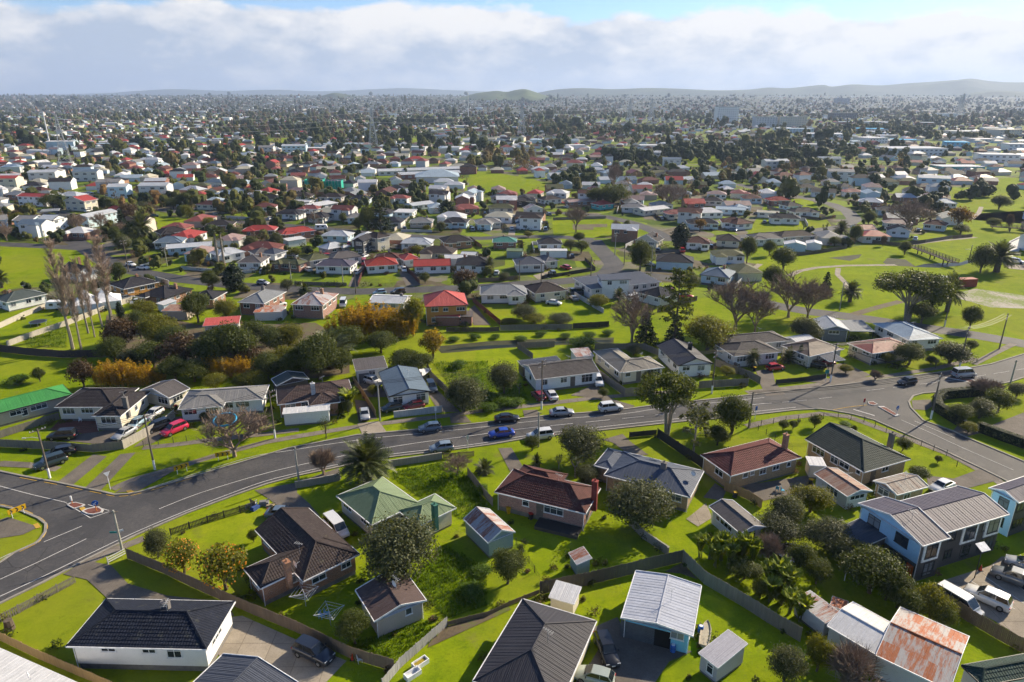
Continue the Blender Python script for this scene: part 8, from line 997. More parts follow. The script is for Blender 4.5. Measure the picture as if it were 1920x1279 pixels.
t=signpost('street_name_sign','teal street name sign beside the black fence',*PT['namesign'][0],2.7,'sq',simple('sign_teal',(.02,.22,.22),.5),.2,.9)
signpost('red_sign','small red sign at the tip of the right traffic island',*PT['redsign'][0],1.5,'sq',M_SR,.3,.4)
# yard things
for (x,y),lab in zip(PT['clothesline'],('rotary clothesline with white lines beside the brown brick house','second rotary clothesline beside the blue chairs')):
    t=thing('clothesline',lab,'clothesline',(x,y,0),rng.random()); m=MB(); m.tube((0,0,0),(0,0,1.9),.04,.04,6); link('mast',m.mesh('mast',[M_METAL]),t)
    for k in range(4): m=MB(); a=k*math.pi/2; m.beam((0,0,1.7),(1.7*math.cos(a),1.7*math.sin(a),2.05),.05,.05); link('arm',m.mesh('arm',[M_METAL]),t)
    m=MB()
    for rr in (.7,1.2,1.65):
        for k in range(4): a=k*math.pi/2;b=a+math.pi/2; z=1.7+.35*rr/1.7; m.tube((rr*math.cos(a),rr*math.sin(a),z),(rr*math.cos(b),rr*math.sin(b),z),.014,.014,3,0,False)
    link('lines',m.mesh('lines',[M_WHITE]),t)
for (x,y),lab in zip(PT['bath'],('old white bathtub with yellow water by the whitewashed fence','empty white bathtub nearest the bottom edge')):
    t=thing('bathtub',lab,'bathtub',(x,y,0),.75); m=MB(); L_,w=.85,.4
    o_=[(-L_,-w),(L_,-w),(L_,w),(-L_,w)]; i_=[(-L_+.1,-w+.09),(L_-.1,-w+.09),(L_-.1,w-.09),(-L_+.1,w-.09)]; b_=[(p[0]*.8,p[1]*.75) for p in i_]
    for k in range(4):
        j=(k+1)%4; m.face([o_[k]+(.0,),o_[j]+(.0,),o_[j]+(.55,),o_[k]+(.55,)]); m.face([o_[k]+(.55,),o_[j]+(.55,),i_[j]+(.55,),i_[k]+(.55,)]); m.face([i_[k]+(.55,),i_[j]+(.55,),b_[j]+(.15,),b_[k]+(.15,)])
    m.face([p+(.15,) for p in b_]); link('tub',m.mesh('tub',[M_WHITE]),t)
    if 'yellow' in lab: m=MB(); m.face([(p[0]*.95,p[1]*.93,.38) for p in i_]); link('water',m.mesh('water',[simple('stale_water',(.30,.22,.02),.2)]),t)
BINC=[('yellow_bin',(.5,.30,.01)),('red_bin',(.4,.03,.02)),('yellow_bin',(.5,.30,.01)),('red_bin',(.4,.03,.02)),('yellow_bin',(.5,.3,.01)),('yellow_bin',(.5,.30,.01))]
for i,((x,y),lab) in enumerate(zip(PT['bin'],('yellow bin beside the pink brick house wall','dark bin with yellow lid beside the back door','bin with coloured lid behind the rusty garage','red lidded bin beside the cream house','bin by the red hatchback driveway','yellow lidded bin beside the dark red roofed house'))):
    t=thing('wheelie_bin',lab,'bin',(x,y,0),rng.random()); m=MB(); p=[(-.24,-.26),(.24,-.26),(.24,.26),(-.24,.26)]
    for k in range(4): a,b=p[k],p[(k+1)%4]; m.face([(a[0]*.8,a[1]*.8,.05),(b[0]*.8,b[1]*.8,.05),b+(.92,),a+(.92,)])
    link('body',m.mesh('body',[M_BLACK if i else simple('bin_yellow',(.5,.3,.01),.5)]),t); m=MB(); m.box(-.27,.27,-.30,.28,.92,1.02,0,True); link('lid',m.mesh('lid',[simple(*BINC[i],.5)]),t)
    for s in (-1,1): m=MB(); m.tube((s*.22,.24,.1),(s*.27,.24,.1),.1,.1,10); link('wheel',m.mesh('wheel',[M_RUB]),t)
for (x,y),lab in zip(PT['tramp'],('round trampoline with dark mat under the brown shrub','round trampoline on the lawn below the white awning house')):
    t=thing('trampoline',lab,'trampoline',(x,y,0)); m=MB(); k=20; r0,r1_=1.75,2.05
    for i in range(k):
        a,b=2*math.pi*i/k,2*math.pi*(i+1)/k; m.face([(r0*math.cos(a),r0*math.sin(a),.85),(r1_*math.cos(a),r1_*math.sin(a),.85),(r1_*math.cos(b),r1_*math.sin(b),.85),(r0*math.cos(b),r0*math.sin(b),.85)])
    link('rim_pad',m.mesh('rim_pad',[simple('pad_blue',(.06,.10,.14),.6)]),t); m=MB(); m.disc((0,0),1.76,20,.84); link('mat',m.mesh('mat',[M_BLACK]),t)
    for i in range(6): a=i*1.047; m=MB(); m.tube((1.9*math.cos(a),1.9*math.sin(a),0),(1.9*math.cos(a),1.9*math.sin(a),.84),.04,.04,5); link('leg',m.mesh('leg',[M_METAL]),t)
x,y=PT['goal'][0]; t=thing('football_goal','small white football goal under the dark trees','goal',(x,y,0),-.7)
for a,b in (((-1.5,0,0),(-1.5,0,1.4)),((1.5,0,0),(1.5,0,1.4)),((-1.5,0,1.4),(1.5,0,1.4))): m=MB(); m.tube(a,b,.06,.06,6); link('bar',m.mesh('bar',[M_WHITE]),t)
x,y=PT['hoop'][0]; m=MB()
for i in range(24):
    a,b=2*math.pi*i/24,2*math.pi*(i+1)/24; P=lambda t:(1.75*math.cos(t),1.75*math.sin(t)*.8,.45*math.sin(t)); m.tube(P(a),P(b),.16,.16,6,0,False)
tag(link('blue_hoop',m.mesh('blue_hoop',[simple('hoop_blue',(.03,.30,.52),.4)],True),None,(x+2.4,y-8.5,6.6)),'bright blue ring hanging in the leafless spreading tree','hoop')
x,y=PT['stump'][0]; m=MB(); limb(m,[(0,0,0),(.05,0,.5),(0,.05,1.2)],.55,.42,9); m.disc((0,.05),.42,9,1.2); tag(link('tree_stump',m.mesh('tree_stump',[M_BARK]),None,(x,y,0)),'cut tree stump at the end of the picket fence','stump')
for (x,y),lab in zip(PT['cone'],('small red cone beside the long brown fence','red and white cone in the car park','orange cone at the back door of the green tiled house')):
    t=thing('traffic_cone',lab,'cone',(x,y,.05)); m=MB(); m.tube((0,0,.04),(0,0,.75),.2,.04,10); link('cone_body',m.mesh('cone_body',[simple('cone_red',(.5,.05,.02),.5)]),t); m=MB(); m.box(-.25,.25,-.25,.25,0,.04); link('base',m.mesh('base',[M_RUB]),t)
for i,((x,y),lab) in enumerate(zip(PT['chairs'],('blue plastic chair beside the second clothesline','blue plastic chair behind the first blue chair','sky blue garden chair behind the dark red roof','second sky blue garden chair','pale folding chair beside the red cone','white plastic chair on the paved yard'))):
    t=thing('garden_chair',lab,'chair',(x,y,0),rng.random()*6); mm=simple('chair_blue',(.05,.30,.48),.5) if i<4 else M_WHITE
    m=MB(); m.box(-.24,.24,-.24,.24,.40,.45,0,True); link('seat',m.mesh('seat',[mm]),t); m=MB(); m.box(-.24,.24,.21,.25,.45,.9,0,True); link('backrest',m.mesh('backrest',[mm]),t)
    for a in (-.2,.2):
        for b in (-.2,.2): m=MB(); m.box(a-.025,a+.025,b-.025,b+.025,0,.4); link('leg',m.mesh('leg',[mm]),t)
x,y=PT['rubbish'][0]
for i,(dx,dy,sx,sy,sz,rz,c,lab) in enumerate([(-.9,.2,1.6,.6,.25,.6,'white','old white mattress on the rubbish pile'),(.9,.5,1.3,.8,.5,.2,'grey','grey couch base on the rubbish pile'),(0,-.6,1.2,.7,.4,1.1,'blue','blue tarpaulin bundle on the rubbish pile'),(1.9,.1,1.2,.6,.15,.3,'tan','tan board beside the rubbish pile')]):
    m=MB(); m.box(-sx/2,sx/2,-sy/2,sy/2,0,sz); m.box(-sx*.42,sx*.3,-sy*.4,sy*.35,sz+.002,sz+.14); m.beam((-sx*.4,0,sz*.6),(sx*.6,.2,sz+.3),.12,.08)
    tag(link('discarded_item',m.mesh('discarded_item',[simple('junk_'+c,{'white':(.5,.5,.5),'grey':(.18,.18,.19),'blue':(.04,.08,.25),'tan':(.3,.24,.16)}[c],.8)]),None,(x+dx,y+dy,0),rz),lab,'rubbish','rubbish pile at the driveway')
x,y=PT['lampsolar'][0]; t=thing('solar_lamp','pole with tilted white solar panel beside the car park','lamp',(x,y,0)); m=MB(); m.tube((0,0,0),(0,0,4.4),.06,.05,6); link('pole',m.mesh('pole',[M_DARKF]),t); m=MB(); m.face([(-.7,-.5,4.3),(.7,-.5,4.3),(.7,.5,4.8),(-.7,.5,4.8)]); m.face([(-.7,.5,4.76),(.7,.5,4.76),(.7,-.5,4.26),(-.7,-.5,4.26)]); link('panel',m.mesh('panel',[M_WHITE]),t,None,.3)
for (x,y),lab in zip(PT['barrel'],('blue barrel behind the bright blue garage','blue drum in front of the blue garage window')):
    t=thing('barrel',lab,'barrel',(x,y,0)); m=MB()
    for z0,z1,a,b in ((0,.3,.28,.31),(.3,.6,.31,.31),(.6,.9,.31,.28)): m.tube((0,0,z0),(0,0,z1),a,b,12)
    link('drum',m.mesh('drum',[simple('barrel_blue',(.02,.12,.45),.4)],True),t); m=MB(); m.tube((0,0,.9),(0,0,.95),.2,.2,12); link('lid',m.mesh('lid',[M_WHITE]),t)
for (x,y),lab,rz in zip(PT['boat'],('white boat on a trailer at the head of the boat driveway','pale dinghy beside the bright blue garage'),(-1.9,1.2)):
    t=thing('boat',lab,'boat',(x,y,0),rz); m=MB(); t.scale=(1,1,1) if 'trailer' in lab else (.72,.55,.55); st=[(-2.6,.9,.45),(-1,1.05,.4),(1,1.0,.42),(2.2,.55,.6),(2.9,.04,.95)]; top=1.35
    for (xa,wa,ka),(xb,wb,kb) in zip(st,st[1:]):
        for s in (-1,1): m.face([(xa,0,ka),(xb,0,kb),(xb,s*wb,top),(xa,s*wa,top)][::s]); m.face([(xa,s*wa,top),(xb,s*wb,top),(xb,s*wb*.8,top-.02),(xa,s*wa*.8,top-.02)][::s])
        m.face([(xa,-wa*.8,top-.25),(xb,-wb*.8,top-.25),(xb,wb*.8,top-.25),(xa,wa*.8,top-.25)])
    m.face([(-2.6,-.9,top),(-2.6,0,.45),(-2.6,.9,top)]); link('hull',m.mesh('hull',[M_WHITE if 'trailer' in lab else simple('dinghy_tan',(.36,.32,.25),.7)]),t)
    if 'trailer' in lab:
        m=MB(); m.box(-.2,1.2,-.6,.6,1.1,2.0); link('cabin',m.mesh('cabin',[M_WHITE]),t); m=MB(); m.face([(1.205,-.5,1.4),(1.205,.5,1.4),(1.205,.5,1.9),(1.205,-.5,1.9)]); link('cabin_window',m.mesh('cabin_window',[M_CG]),t)
        for s in (-1,1): m=MB(); m.tube((-.8,s*.9,.3),(-.8,s*1.05,.3),.3,.3,12); link('trailer_wheel',m.mesh('trailer_wheel',[M_RUB]),t)
for (x,y),lab,rz in zip(PT['tent'],('white peaked marquee tent nearest the poplars','taller white peaked marquee tent beside the orange house'),(.5,.5)):
    t=thing('marquee',lab,'tent',(x,y,0),rz); m=MB(); s=3.8; P=[(-s,-s),(s,-s),(s,s),(-s,s)]; lev=[(1,2.3),(.55,3.1),(.25,4.2),(.06,5.6)]
    for (a,za),(b,zb) in zip(lev,lev[1:]):
        for k in range(4): p,q=P[k],P[(k+1)%4]; m.face([(p[0]*a,p[1]*a,za),(q[0]*a,q[1]*a,za),(q[0]*b,q[1]*b,zb),(p[0]*b,p[1]*b,zb)])
    link('canopy',m.mesh('canopy',[simple('tent_white',(.68,.68,.69),.6)]),t); m=MB()
    for k in range(4): p,q=P[k],P[(k+1)%4]; m.face([p+(.1,),q+(.1,),q+(2.3,),p+(2.3,)]); 
    link('side_sheet',m.mesh('side_sheet',[simple('tent_white',(.68,.68,.69),.6)]),t)
    for p in P: m=MB(); m.tube(p+(0,),p+(2.3,),.05,.05,5); link('pole',m.mesh('pole',[M_METAL]),t)
for (x,y),lab in zip(PT['caravan'],('white caravan beside the marquee tents','white caravan by the long brick house')):
    t=thing('caravan',lab,'caravan',(x,y,0),.2); m=MB(); pr_=[(-2.6,.5),(2.5,.5),(2.7,1.2),(2.3,2.4),(-2.3,2.5),(-2.7,1.4)]
    for s in (-1,1): m.face([(a,s*1.1,b) for a,b in pr_][::-s])
    for k in range(6): a,b=pr_[k],pr_[(k+1)%6]; m.face([(a[0],-1.1,a[1]),(b[0],-1.1,b[1]),(b[0],1.1,b[1]),(a[0],1.1,a[1])])
    link('body',m.mesh('body',[M_WHITE]),t)
    for k in (-1.2,.8): m=MB(); m.face([(k-.5,-1.115,1.4),(k+.5,-1.115,1.4),(k+.5,-1.115,2.),(k-.5,-1.115,2.)]); link('window',m.mesh('window',[M_CG]),t)
    for s in (-1,1): m=MB(); m.tube((0,s*.95,.32),(0,s*1.1,.32),.32,.32,12); link('wheel',m.mesh('wheel',[M_RUB]),t)
for (x,y),lab,c,rz in zip(PT['container'],('rust red shipping container in the park','blue grey shipping container beside the park trees'),((.30,.07,.045),(.28,.34,.38)),(.15,-.5)):
    t=thing('shipping_container',lab,'container',(x,y,0),rz); m=MB()
    for k in range(20):
        xa=-3.+k*.3; 
        for s in (-1,1): m.box(xa,xa+.15,s*1.22-.03,s*1.22+.03,.12,2.5)
    m.box(-3,3,-1.21,1.21,.1,2.55); link('body',m.mesh('body',[simple('container_%d'%int(c[0]*100),c,.7)]),t)
    for s in (-1,1): m=MB(); m.box(3.002,3.05,min(s*.03,s*1.15),max(s*.03,s*1.15),.15,2.5); link('door',m.mesh('door',[simple('container_%d'%int(c[0]*100),c,.7)]),t)
def bridge(a,b,lab):
    t=thing('footbridge',lab,'bridge',(a[0],a[1],0)); d=Vector((b[0]-a[0],b[1]-a[1],0)); L_=d.length; u=d.normalized(); s=Vector((-u.y,u.x,0)); z=1.7; mw=simple('bridge_timber',(.085,.065,.05),.9)
    m=MB(); m.beam((0,0,z),tuple(d+Vector((0,0,z))),2.2,.25); link('deck',m.mesh('deck',[mw]),t)
    for k in (-1,1):
        m=MB()
        for h in (.45,.8,1.15): m.beam(tuple(s*k*1.1+Vector((0,0,z+h))),tuple(d+s*k*1.1+Vector((0,0,z+h))),.08,.1)
        r=link('railing',m.mesh('railing',[mw]),t)
        n=int(L_/1.8)
        for i in range(n+1): p=d*(i/n)+s*k*1.1; m=MB(); m.box(p.x-.06,p.x+.06,p.y-.06,p.y+.06,z,z+1.2); link('rail_post',m.mesh('rail_post',[mw]),r)
    for f in (.2,.5,.8):
        for k in (-1,1): p=d*f+s*k*.8; m=MB(); m.box(p.x-.14,p.x+.14,p.y-.14,p.y+.14,0,z-.1); link('pier',m.mesh('pier',[mw]),t)
B_=PT['bridge']; bridge(B_[0],B_[1],'timber footbridge over the creek in the park'); bridge(B_[2],(B_[2][0]+32,B_[2][1]-16),'upper timber footbridge at the right edge of the park')
t=thing('concrete_channel','pale concrete flood channel at the right edge of the park','channel',PT['pipe'][0]+(0,)); q=[(p[0]-PT['pipe'][0][0],p[1]-PT['pipe'][0][1]) for p in PT['pipe']]
for s in (-1,1):
    m=MB(); e=offs(q,s*2.2)
    for a,b in zip(e,e[1:]): m.beam(a+(.3,),b+(.3,),.5,.7)
    link('side_wall',m.mesh('side_wall',[simple('channel_concrete',(.45,.45,.44),.8)]),t)
ribbon('channel_bed',PT['pipe'],4.,.06,.06,simple('channel_concrete',(.45,.45,.44),.8))
t=thing('driveway_gate','white metal driveway gate between the two clipped hedges','gate',PT['gate'][0]+(0,)); a,b=PT['gate']; d=Vector((b[0]-a[0],b[1]-a[1],0))
m=MB()
for z in (.15,.75,1.3): m.beam((0,0,z),tuple(d+Vector((0,0,z))),.05,.05)
link('rails',m.mesh('rails',[M_METAL]),t)
for i in range(13): p=d*(i/12); m=MB(); m.tube((p.x,p.y,.1),(p.x,p.y,1.3+.25*math.sin(math.pi*(i%6)/6)),.03,.03,5); link('bar',m.mesh('bar',[M_METAL]),t)
a,b,c=PT['deck']; t=thing('timber_deck','dark timber deck behind the pink brick house','deck',(a[0],a[1],0),math.atan2(b[1]-a[1],b[0]-a[0])); L_=math.hypot(b[0]-a[0],b[1]-a[1])
for i in range(14): m=MB(); m.box(.0,L_,-.2-i*.17,-.045-i*.17,.45,.5,0,True); link('plank',m.mesh('plank',[woodmat('blackwood')]),t)
m=MB(); m.box(0.05,L_-.05,-2.5,-.1,0,.44); link('skirt',m.mesh('skirt',[woodmat('darkwood')]),t)
m=MB(); tr_=random.Random(4)
for i in range(5):
    for j in range(4):
        z=lambda a,b:.25+.35*math.sin(a*1.7+b)*math.cos(b*1.9)
        m.face([(i*.8,j*.7,z(i,j)),((i+1)*.8,j*.7,z(i+1,j)),((i+1)*.8,(j+1)*.7,z(i+1,j+1)),(i*.8,(j+1)*.7,z(i,j+1))])
tag(link('blue_tarpaulin',m.mesh('blue_tarpaulin',[simple('tarp_blue',(.02,.28,.55),.5)]),None,PT['tarp'][0]+(0,),.3),'crumpled bright blue tarpaulin behind the pale blue house','tarpaulin')
def dish(x,y,z,lab):
    t=thing('satellite_dish',lab,'satellite dish',(x,y,z),2.4); m=MB(); m.tube((0,0,0),(0,0,.5),.03,.03,5); link('mast',m.mesh('mast',[M_METAL]),t); m=MB(); k=12
    for i in range(k):
        a,b=2*math.pi*i/k,2*math.pi*(i+1)/k; m.face([(.0,0,.6),(.4*math.cos(a),.12,.6+.4*math.sin(a)),(.4*math.cos(b),.12,.6+.4*math.sin(b))])
    link('reflector',m.mesh('reflector',[M_WHITE]),t); m=MB(); m.beam((0,0,.5),(0,-.5,.6),.03,.03); link('arm',m.mesh('arm',[M_METAL]),t)
DZ=[((-45.2,49.6),3.4,'satellite dish on the white flat roof in the corner'),((-24.8,65.1),3.9,'satellite dish beside the brick chimney'),((-13.0,62.2),3.5,'satellite dish on the brown metal cottage roof'),((26.0,85.5),3.6,'satellite dish on the blue grey hip roof')]
for (x,y),z,l in DZ: dish(x,y,z,l)
# ---------------------------------------------------------------- larger buildings further off
def block(name,label,cat,x,y,rz,w,d,storeys,wall,roof,roofty='flat',wband=True,sh=3.2,nwin=None):
    t=thing(name,label,cat,(x,y,0),rz); h=storeys*sh; m=MB(); m.box(-w/2,w/2,-d/2,d/2,0,h); link('wall',m.mesh('wall',[wallmat(wall)]),t)
    if roofty=='flat': m=MB(); m.box(-w/2-.3,w/2+.3,-d/2-.3,d/2+.3,h+.002,h+.5); me=m.mesh('roof',[roofmat(roof)])
    else: P,_,_g=roof_planes(-w/2-.4,w/2+.4,-d/2-.4,d/2+.4,h,roofty,16); me=roof_mesh(P,'m',roofmat(roof),0); 
    link('roof',me,t)
    if roofty=='gx':
        m=MB(); hh=h+(d/2+.4)*math.tan(R(16))-.1
        for s in (-1,1): m.face([(s*w/2,-d/2,h-.01),(s*w/2,d/2,h-.01),(s*w/2,0,hh)])
        link('gable',m.mesh('gable',[wallmat(wall)]),t)
    n=nwin or max(2,int(w/4.5))
    for st in range(storeys):
        for i in range(n):
            X=-w/2+(i+.5)*w/n; 
            a,b=window_meshes(min(2.4,w/n*.7),1.3); o=link('window',a,t,(X,-d/2-.01,st*sh+1.1)); link('pane',b,o)
    FOOT.append((x,y,max(w,d)*.55)); return t
TERL=['long pale terrace with white end beside the tree belt','pale terrace with stepped roofs beside the large bare tree','white stepped terrace with blue roofs','pale stepped terrace near the park conifers','white terrace at the park side','pale blue long terrace by the park','white modern apartment block with square windows','white modern row beside the apartment block','long white two storey flats beside the left pylon','white two storey flats right of the left pylon','pale two storey house with silver roof','pale teal two storey house by the parked cars','long white two storey house by the street','white three gabled building in the distance','yellow two storey house at the left edge']
for i,((x,y),lab) in enumerate(zip(PT['terraces'],TERL)):
    w=[26,24,22,24,14,20,20,34,24,22,18,14,22,30,16][i]; wl='orange' if i==14 else ('white','palewall','white','paleblue')[i%4]
    block('terrace_building',lab,'building',x,y,[.1,-.1,-.3,-.4,-.2,-.2,.05,.05,.1,.1,.15,.15,.05,.05,.1][i],w*.72,9,2,(wl if wl!='white' else 'palewall') if i!=14 else 'cream',('m:lightgrey','m:bluesteel','m:grey','m:lightgrey')[i%4] if i!=14 else 'm:red','gx')
SHL=['blue roofed warehouse behind the tree belt','white shop building with flat roof','bright blue roofed store','long white store beside the blue roof','long white supermarket with black arch','blue fronted low shop','white warehouse with cream parapet','cream walled warehouse at the right edge','white school block with big square windows','pale teal hall beside the palms','pale round roofed hall','long cream shed in the trees','blue fronted shop beside the car park','far white warehouse among trees','white shop beside the dark trees','white school wing at the right edge']
r0_=random.Random(9)
for i,((x,y),lab) in enumerate(zip(PT['shops'],SHL)):
    w,d,s=[(60,20,2),(55,25,2),(60,25,2),(50,22,2),(70,25,2),(40,18,1),(60,25,2),(60,25,3),(50,16,2),(36,14,1),(50,25,2),(50,18,1),(34,16,2),(70,30,3),(45,20,1),(44,16,2)][i]
    block('commercial_building',lab,'building',x,y,r0_.uniform(-.45,.45),w*r0_.uniform(.55,.95),d*1.2,s,['paleblue','white','palewall','white','white','palewall','cream','cream','white','tealwall','palewall','cream','blue','white','palewall','white'][i],'m:'+['paleblue','white','azure','white','lightgrey','azure','white','cream','lightgrey','lightgrey','white','cream','azure','white','white','lightgrey'][i])
blueroof=simple('tarp_blue',(.02,.28,.55),.5)
for (x,y),s,w,d,lab,wl in ((PT['offices'][0],9,46,24,'grey nine storey office tower beyond the tree belt','white'),(PT['offices'][1],5,40,20,'banded office block half hidden by bare trees','palewall'),(PT['offices'][2],5,50,22,'banded five storey office block with green roof','cream'),(PT['offices'][3],4,60,30,'dark brown pyramid roofed office block','char'),((1640,3600),12,62,40,'far office tower on the horizon','slatewall')):
    block('office_block',lab,'building',x,y,.05,w,d,s,wl,'m:dkgreen','flat',True,3.6)
(x0,y0),(x1,y1),(x2,y2),(x3,y3)=PT['school']
block('school_building','long low school block with pale ribbed roof','building',(x0+x1)/2,(y0+y1)/2,.35,62,9,1,'palewall','m:lightgrey','gx')
block('school_building','second long school block below the first','building',(x0+x1)/2+10,(y0+y1)/2-26,.35,44,9,1,'redbrick','m:lightgrey','gx')
t=thing('school_hall','school hall with broad pale blue hip roof','building',((x2+x3)/2,y2,0),.1); P,_,_g=roof_planes(-15,15,-11,11,4,'h',20); link('roof',roof_mesh(P,'m',roofmat('m:paleblue'),0),t); m=MB(); m.box(-14,14,-10,10,0,4); link('wall',m.mesh('wall',[wallmat('palewall')]),t); FOOT.append(((x2+x3)/2,y2,16))
net=simple('scaffold_net',(.01,.33,.24),.8,var=.4,scale=.6)
for (x,y),lab in zip(PT['scaffold'],('new house wrapped in emerald green scaffold netting, left of the pair','new house wrapped in emerald green scaffold netting, right of the pair')):
    t=thing('scaffolded_house',lab,'house',(x,y,0),.1); m=MB()
    for k in range(6):
        a=-5.5+k*1.85; m.box(a,a+1.8,-4.6+.12*(k%2),-4.5+.12*(k%2),.3,6.2,0,True)
    m.box(-5.6,-5.5,-4.5,4.5,.3,6.2); m.box(5.5,5.6,-4.5,4.5,.3,6.2); m.box(-5.5,5.5,4.5,4.6,.3,6.2); link('netting',m.mesh('netting',[net]),t); P,_,_g=roof_planes(-5.3,5.3,-4.3,4.3,5.4,'h',18); link('roof',roof_mesh(P,'m',roofmat('m:slate'),0),t); FOOT.append((x,y,8))
    for k in range(7): m=MB(); m.tube((-5.5+k*1.83,-4.7,0),(-5.5+k*1.83,-4.7,6.9),.06,.06,5); link('scaffold_pole',m.mesh('scaffold_pole',[M_METAL]),t)
# pylons
PYM={}
def pylon(x,y,h,lab,rz=.4,thick=.16):
    t=thing('pylon',lab,'pylon',(x,y,0),rz); b=h*.11; key=thick
    if key not in PYM:
        H_=40.; b=4.2; legs=[]; W=lambda z:b*(1-z/H_)**1.25+.45
        for sx in (-1,1):
            for sy in (-1,1):
                m=MB(); zs=[0,8,16,24,32,40]
                for z0,z1 in zip(zs,zs[1:]): m.beam((sx*W(z0),sy*W(z0),z0),(sx*W(z1),sy*W(z1),z1),thick*1.5,thick*1.5)
                legs.append(m.mesh('leg',[M_METAL]))
        m=MB(); zs=[0,6,11.5,16.5,21,25,28.5,31.5,34.5,37,39.5]
        for z0,z1 in zip(zs,zs[1:]):
            for sx,sy,ex,ey in ((-1,-1,1,-1),(1,-1,1,1),(1,1,-1,1),(-1,1,-1,-1)):
                m.beam((sx*W(z0),sy*W(z0),z0),(ex*W(z1),ey*W(z1),z1),thick,thick); m.beam((ex*W(z0),ey*W(z0),z0),(sx*W(z1),sy*W(z1),z1),thick,thick); m.beam((sx*W(z1),sy*W(z1),z1),(ex*W(z1),ey*W(z1),z1),thick,thick)
        arms=[]
        for z,l in ((26,5.5),(31,4.8),(36,4.2)):
            a=MB()
            for s in (-1,1): a.beam((s*W(z),0,z),(s*(W(z)+l),0,z+.4),thick*1.2,thick*1.2); a.beam((s*W(z),0,z+1.6),(s*(W(z)+l),0,z+.4),thick,thick); a.tube((s*(W(z)+l),0,z+.4),(s*(W(z)+l),0,z-1.4),.12,.12,4)
            arms.append(a.mesh('crossarm',[M_METAL]))
        PYM[key]=(legs,m.mesh('bracing',[M_METAL]),arms)
    legs,br,arms=PYM[key]; s=h/40.; t.scale=(s,s,s)
    for l in legs: link('leg',l,t)
    link('bracing',br,t)
    for a in arms: link('crossarm',a,t)
    return t
PY=PT['pylon']; PYL=['lattice pylon nearest on the left','lattice pylon above the middle houses','lattice pylon above the palms','slim distant pylon above the trees','faint pylon beside the slim distant pylon']
PYP=[(q[0],q[1],h) for q,h in zip(PY[:5],(42,43,46,50,50))]
for i,((x,y,h),lab) in enumerate(zip(PYP,PYL)): pylon(x,y,h,lab,.4,(.13,.17,.22,.28,.28)[i])
for (x,y),lab in (((1060,1700),'dark tall pylon on the right skyline'),((1320,1800),'dark pylon near the right edge skyline'),((1240,2000),'faint pylon between the two skyline pylons')): pylon(x,y,60 if 'tall' in lab else 56,lab,.4,.3)
for i in range(4):
    a,b=PYP[i],PYP[i+1]; t=thing('power_line',['high voltage wires between the left pylon and the middle pylon','high voltage wires between the middle pylon and the palm pylon','high voltage wires beyond the palm pylon','high voltage wires between the two distant pylons'][i],'power line',(a[0],a[1],0))
    for z in (.66,.78,.91):
        m=MB(); P=[]
        for s in range(11): f=s/10; P.append(((b[0]-a[0])*f,(b[1]-a[1])*f,a[2]*z+(b[2]-a[2])*z*f-36*f*(1-f)*.5))
        for s in range(10): m.tube(P[s],P[s+1],.07,.07,3,0,False)
        link('wire',m.mesh('wire',[M_METAL]),t)
for (x,y),h,lab in ((PT['monopole'][0],38,'pale monopole mast beside the left pylon'),(PT['monopole'][1],62,'thin white mast rising above the distant trees')):
    t=thing('mast',lab,'mast',(x,y,0)); m=MB(); m.tube((0,0,0),(0,0,h),.9,.45,8); link('shaft',m.mesh('shaft',[M_WHITE]),t); m=MB(); m.tube((0,0,h-3),(0,0,h),1.2,1.2,8); link('antenna_head',m.mesh('antenna_head',[M_WHITE]),t)
# ---------------------------------------------------------------- suburb beyond the measured houses
def rise(y):
    t=min(1,max(0,(y-2300)/3600)); return 50*t*t*(3-2*t)
rm_=MB(); yy=[2300+k*300 for k in range(13)]+[7000,9000,14500]
for a,b in zip(yy,yy[1:]): rm_.face([(-15500,a,rise(a)+.5),(15500,a,rise(a)+.5),(15500,b,rise(b)+.5),(-15500,b,rise(b)+.5)])
o=link('distant_terrain',rm_.mesh('distant_terrain',[groundtex('distant_cover',[(.3,(.022,.03,.016)),(.5,(.04,.048,.022)),(.62,(.07,.075,.035)),(.75,(.14,.13,.115))],.01,.06)],True)); o['kind']='structure'
def inpoly(x,y,P):
    c=False; j=len(P)-1
    for i in range(len(P)):
        if (P[i][1]>y)!=(P[j][1]>y) and x<(P[j][0]-P[i][0])*(y-P[i][1])/(P[j][1]-P[i][1])+P[i][0]: c=not c
        j=i
    return c
ROADP=[p for m_,z,n_,p in POLYS if m_ in('asphalt','drive','concrete','path','water','mud')]
RB=[(min(q[0] for q in p),max(q[0] for q in p),min(q[1] for q in p),max(q[1] for q in p),p) for p in ROADP]
GB=[(min(q[0] for q in p),max(q[0] for q in p),min(q[1] for q in p),max(q[1] for q in p),p) for p in GREENS]
def hit(x,y,B,pad=0): return any(a-pad<x<b+pad and c-pad<y<d+pad and inpoly(x,y,p) for a,b,c,d,p in B)
CELL={}
def put(x,y,r): CELL.setdefault((int(x//20),int(y//20)),[]).append((x,y,r))
for q in FOOT: put(*q)
def free(x,y,r):
    ci,cj=int(x//20),int(y//20)
    for i in (-1,0,1):
        for j in (-1,0,1):
            for a,b,c in CELL.get((ci+i,cj+j),()):
                if (a-x)**2+(b-y)**2<(c+r)**2: return False
    return True
def roadfree(x,y,r): return not any(hit(x+dx*r,y+dy*r,RB) for dx,dy in ((0,0),(1,0),(-1,0),(0,1),(0,-1),(.7,.7),(-.7,.7),(.7,-.7),(-.7,-.7),(.4,0),(-.4,0)))
RK=['t:char','t:tred','t:brown','t:darkbrown','m:grey','m:lightgrey','m:white','m:red','t:maroon','m:cream','m:steel','t:moss','m:pinkgrey','m:bluesteel','m:paleblue','t:navy','m:white','m:dullred']
WK=['white','white','white','cream','palewall','paleblue','beige','brick','redbrick']
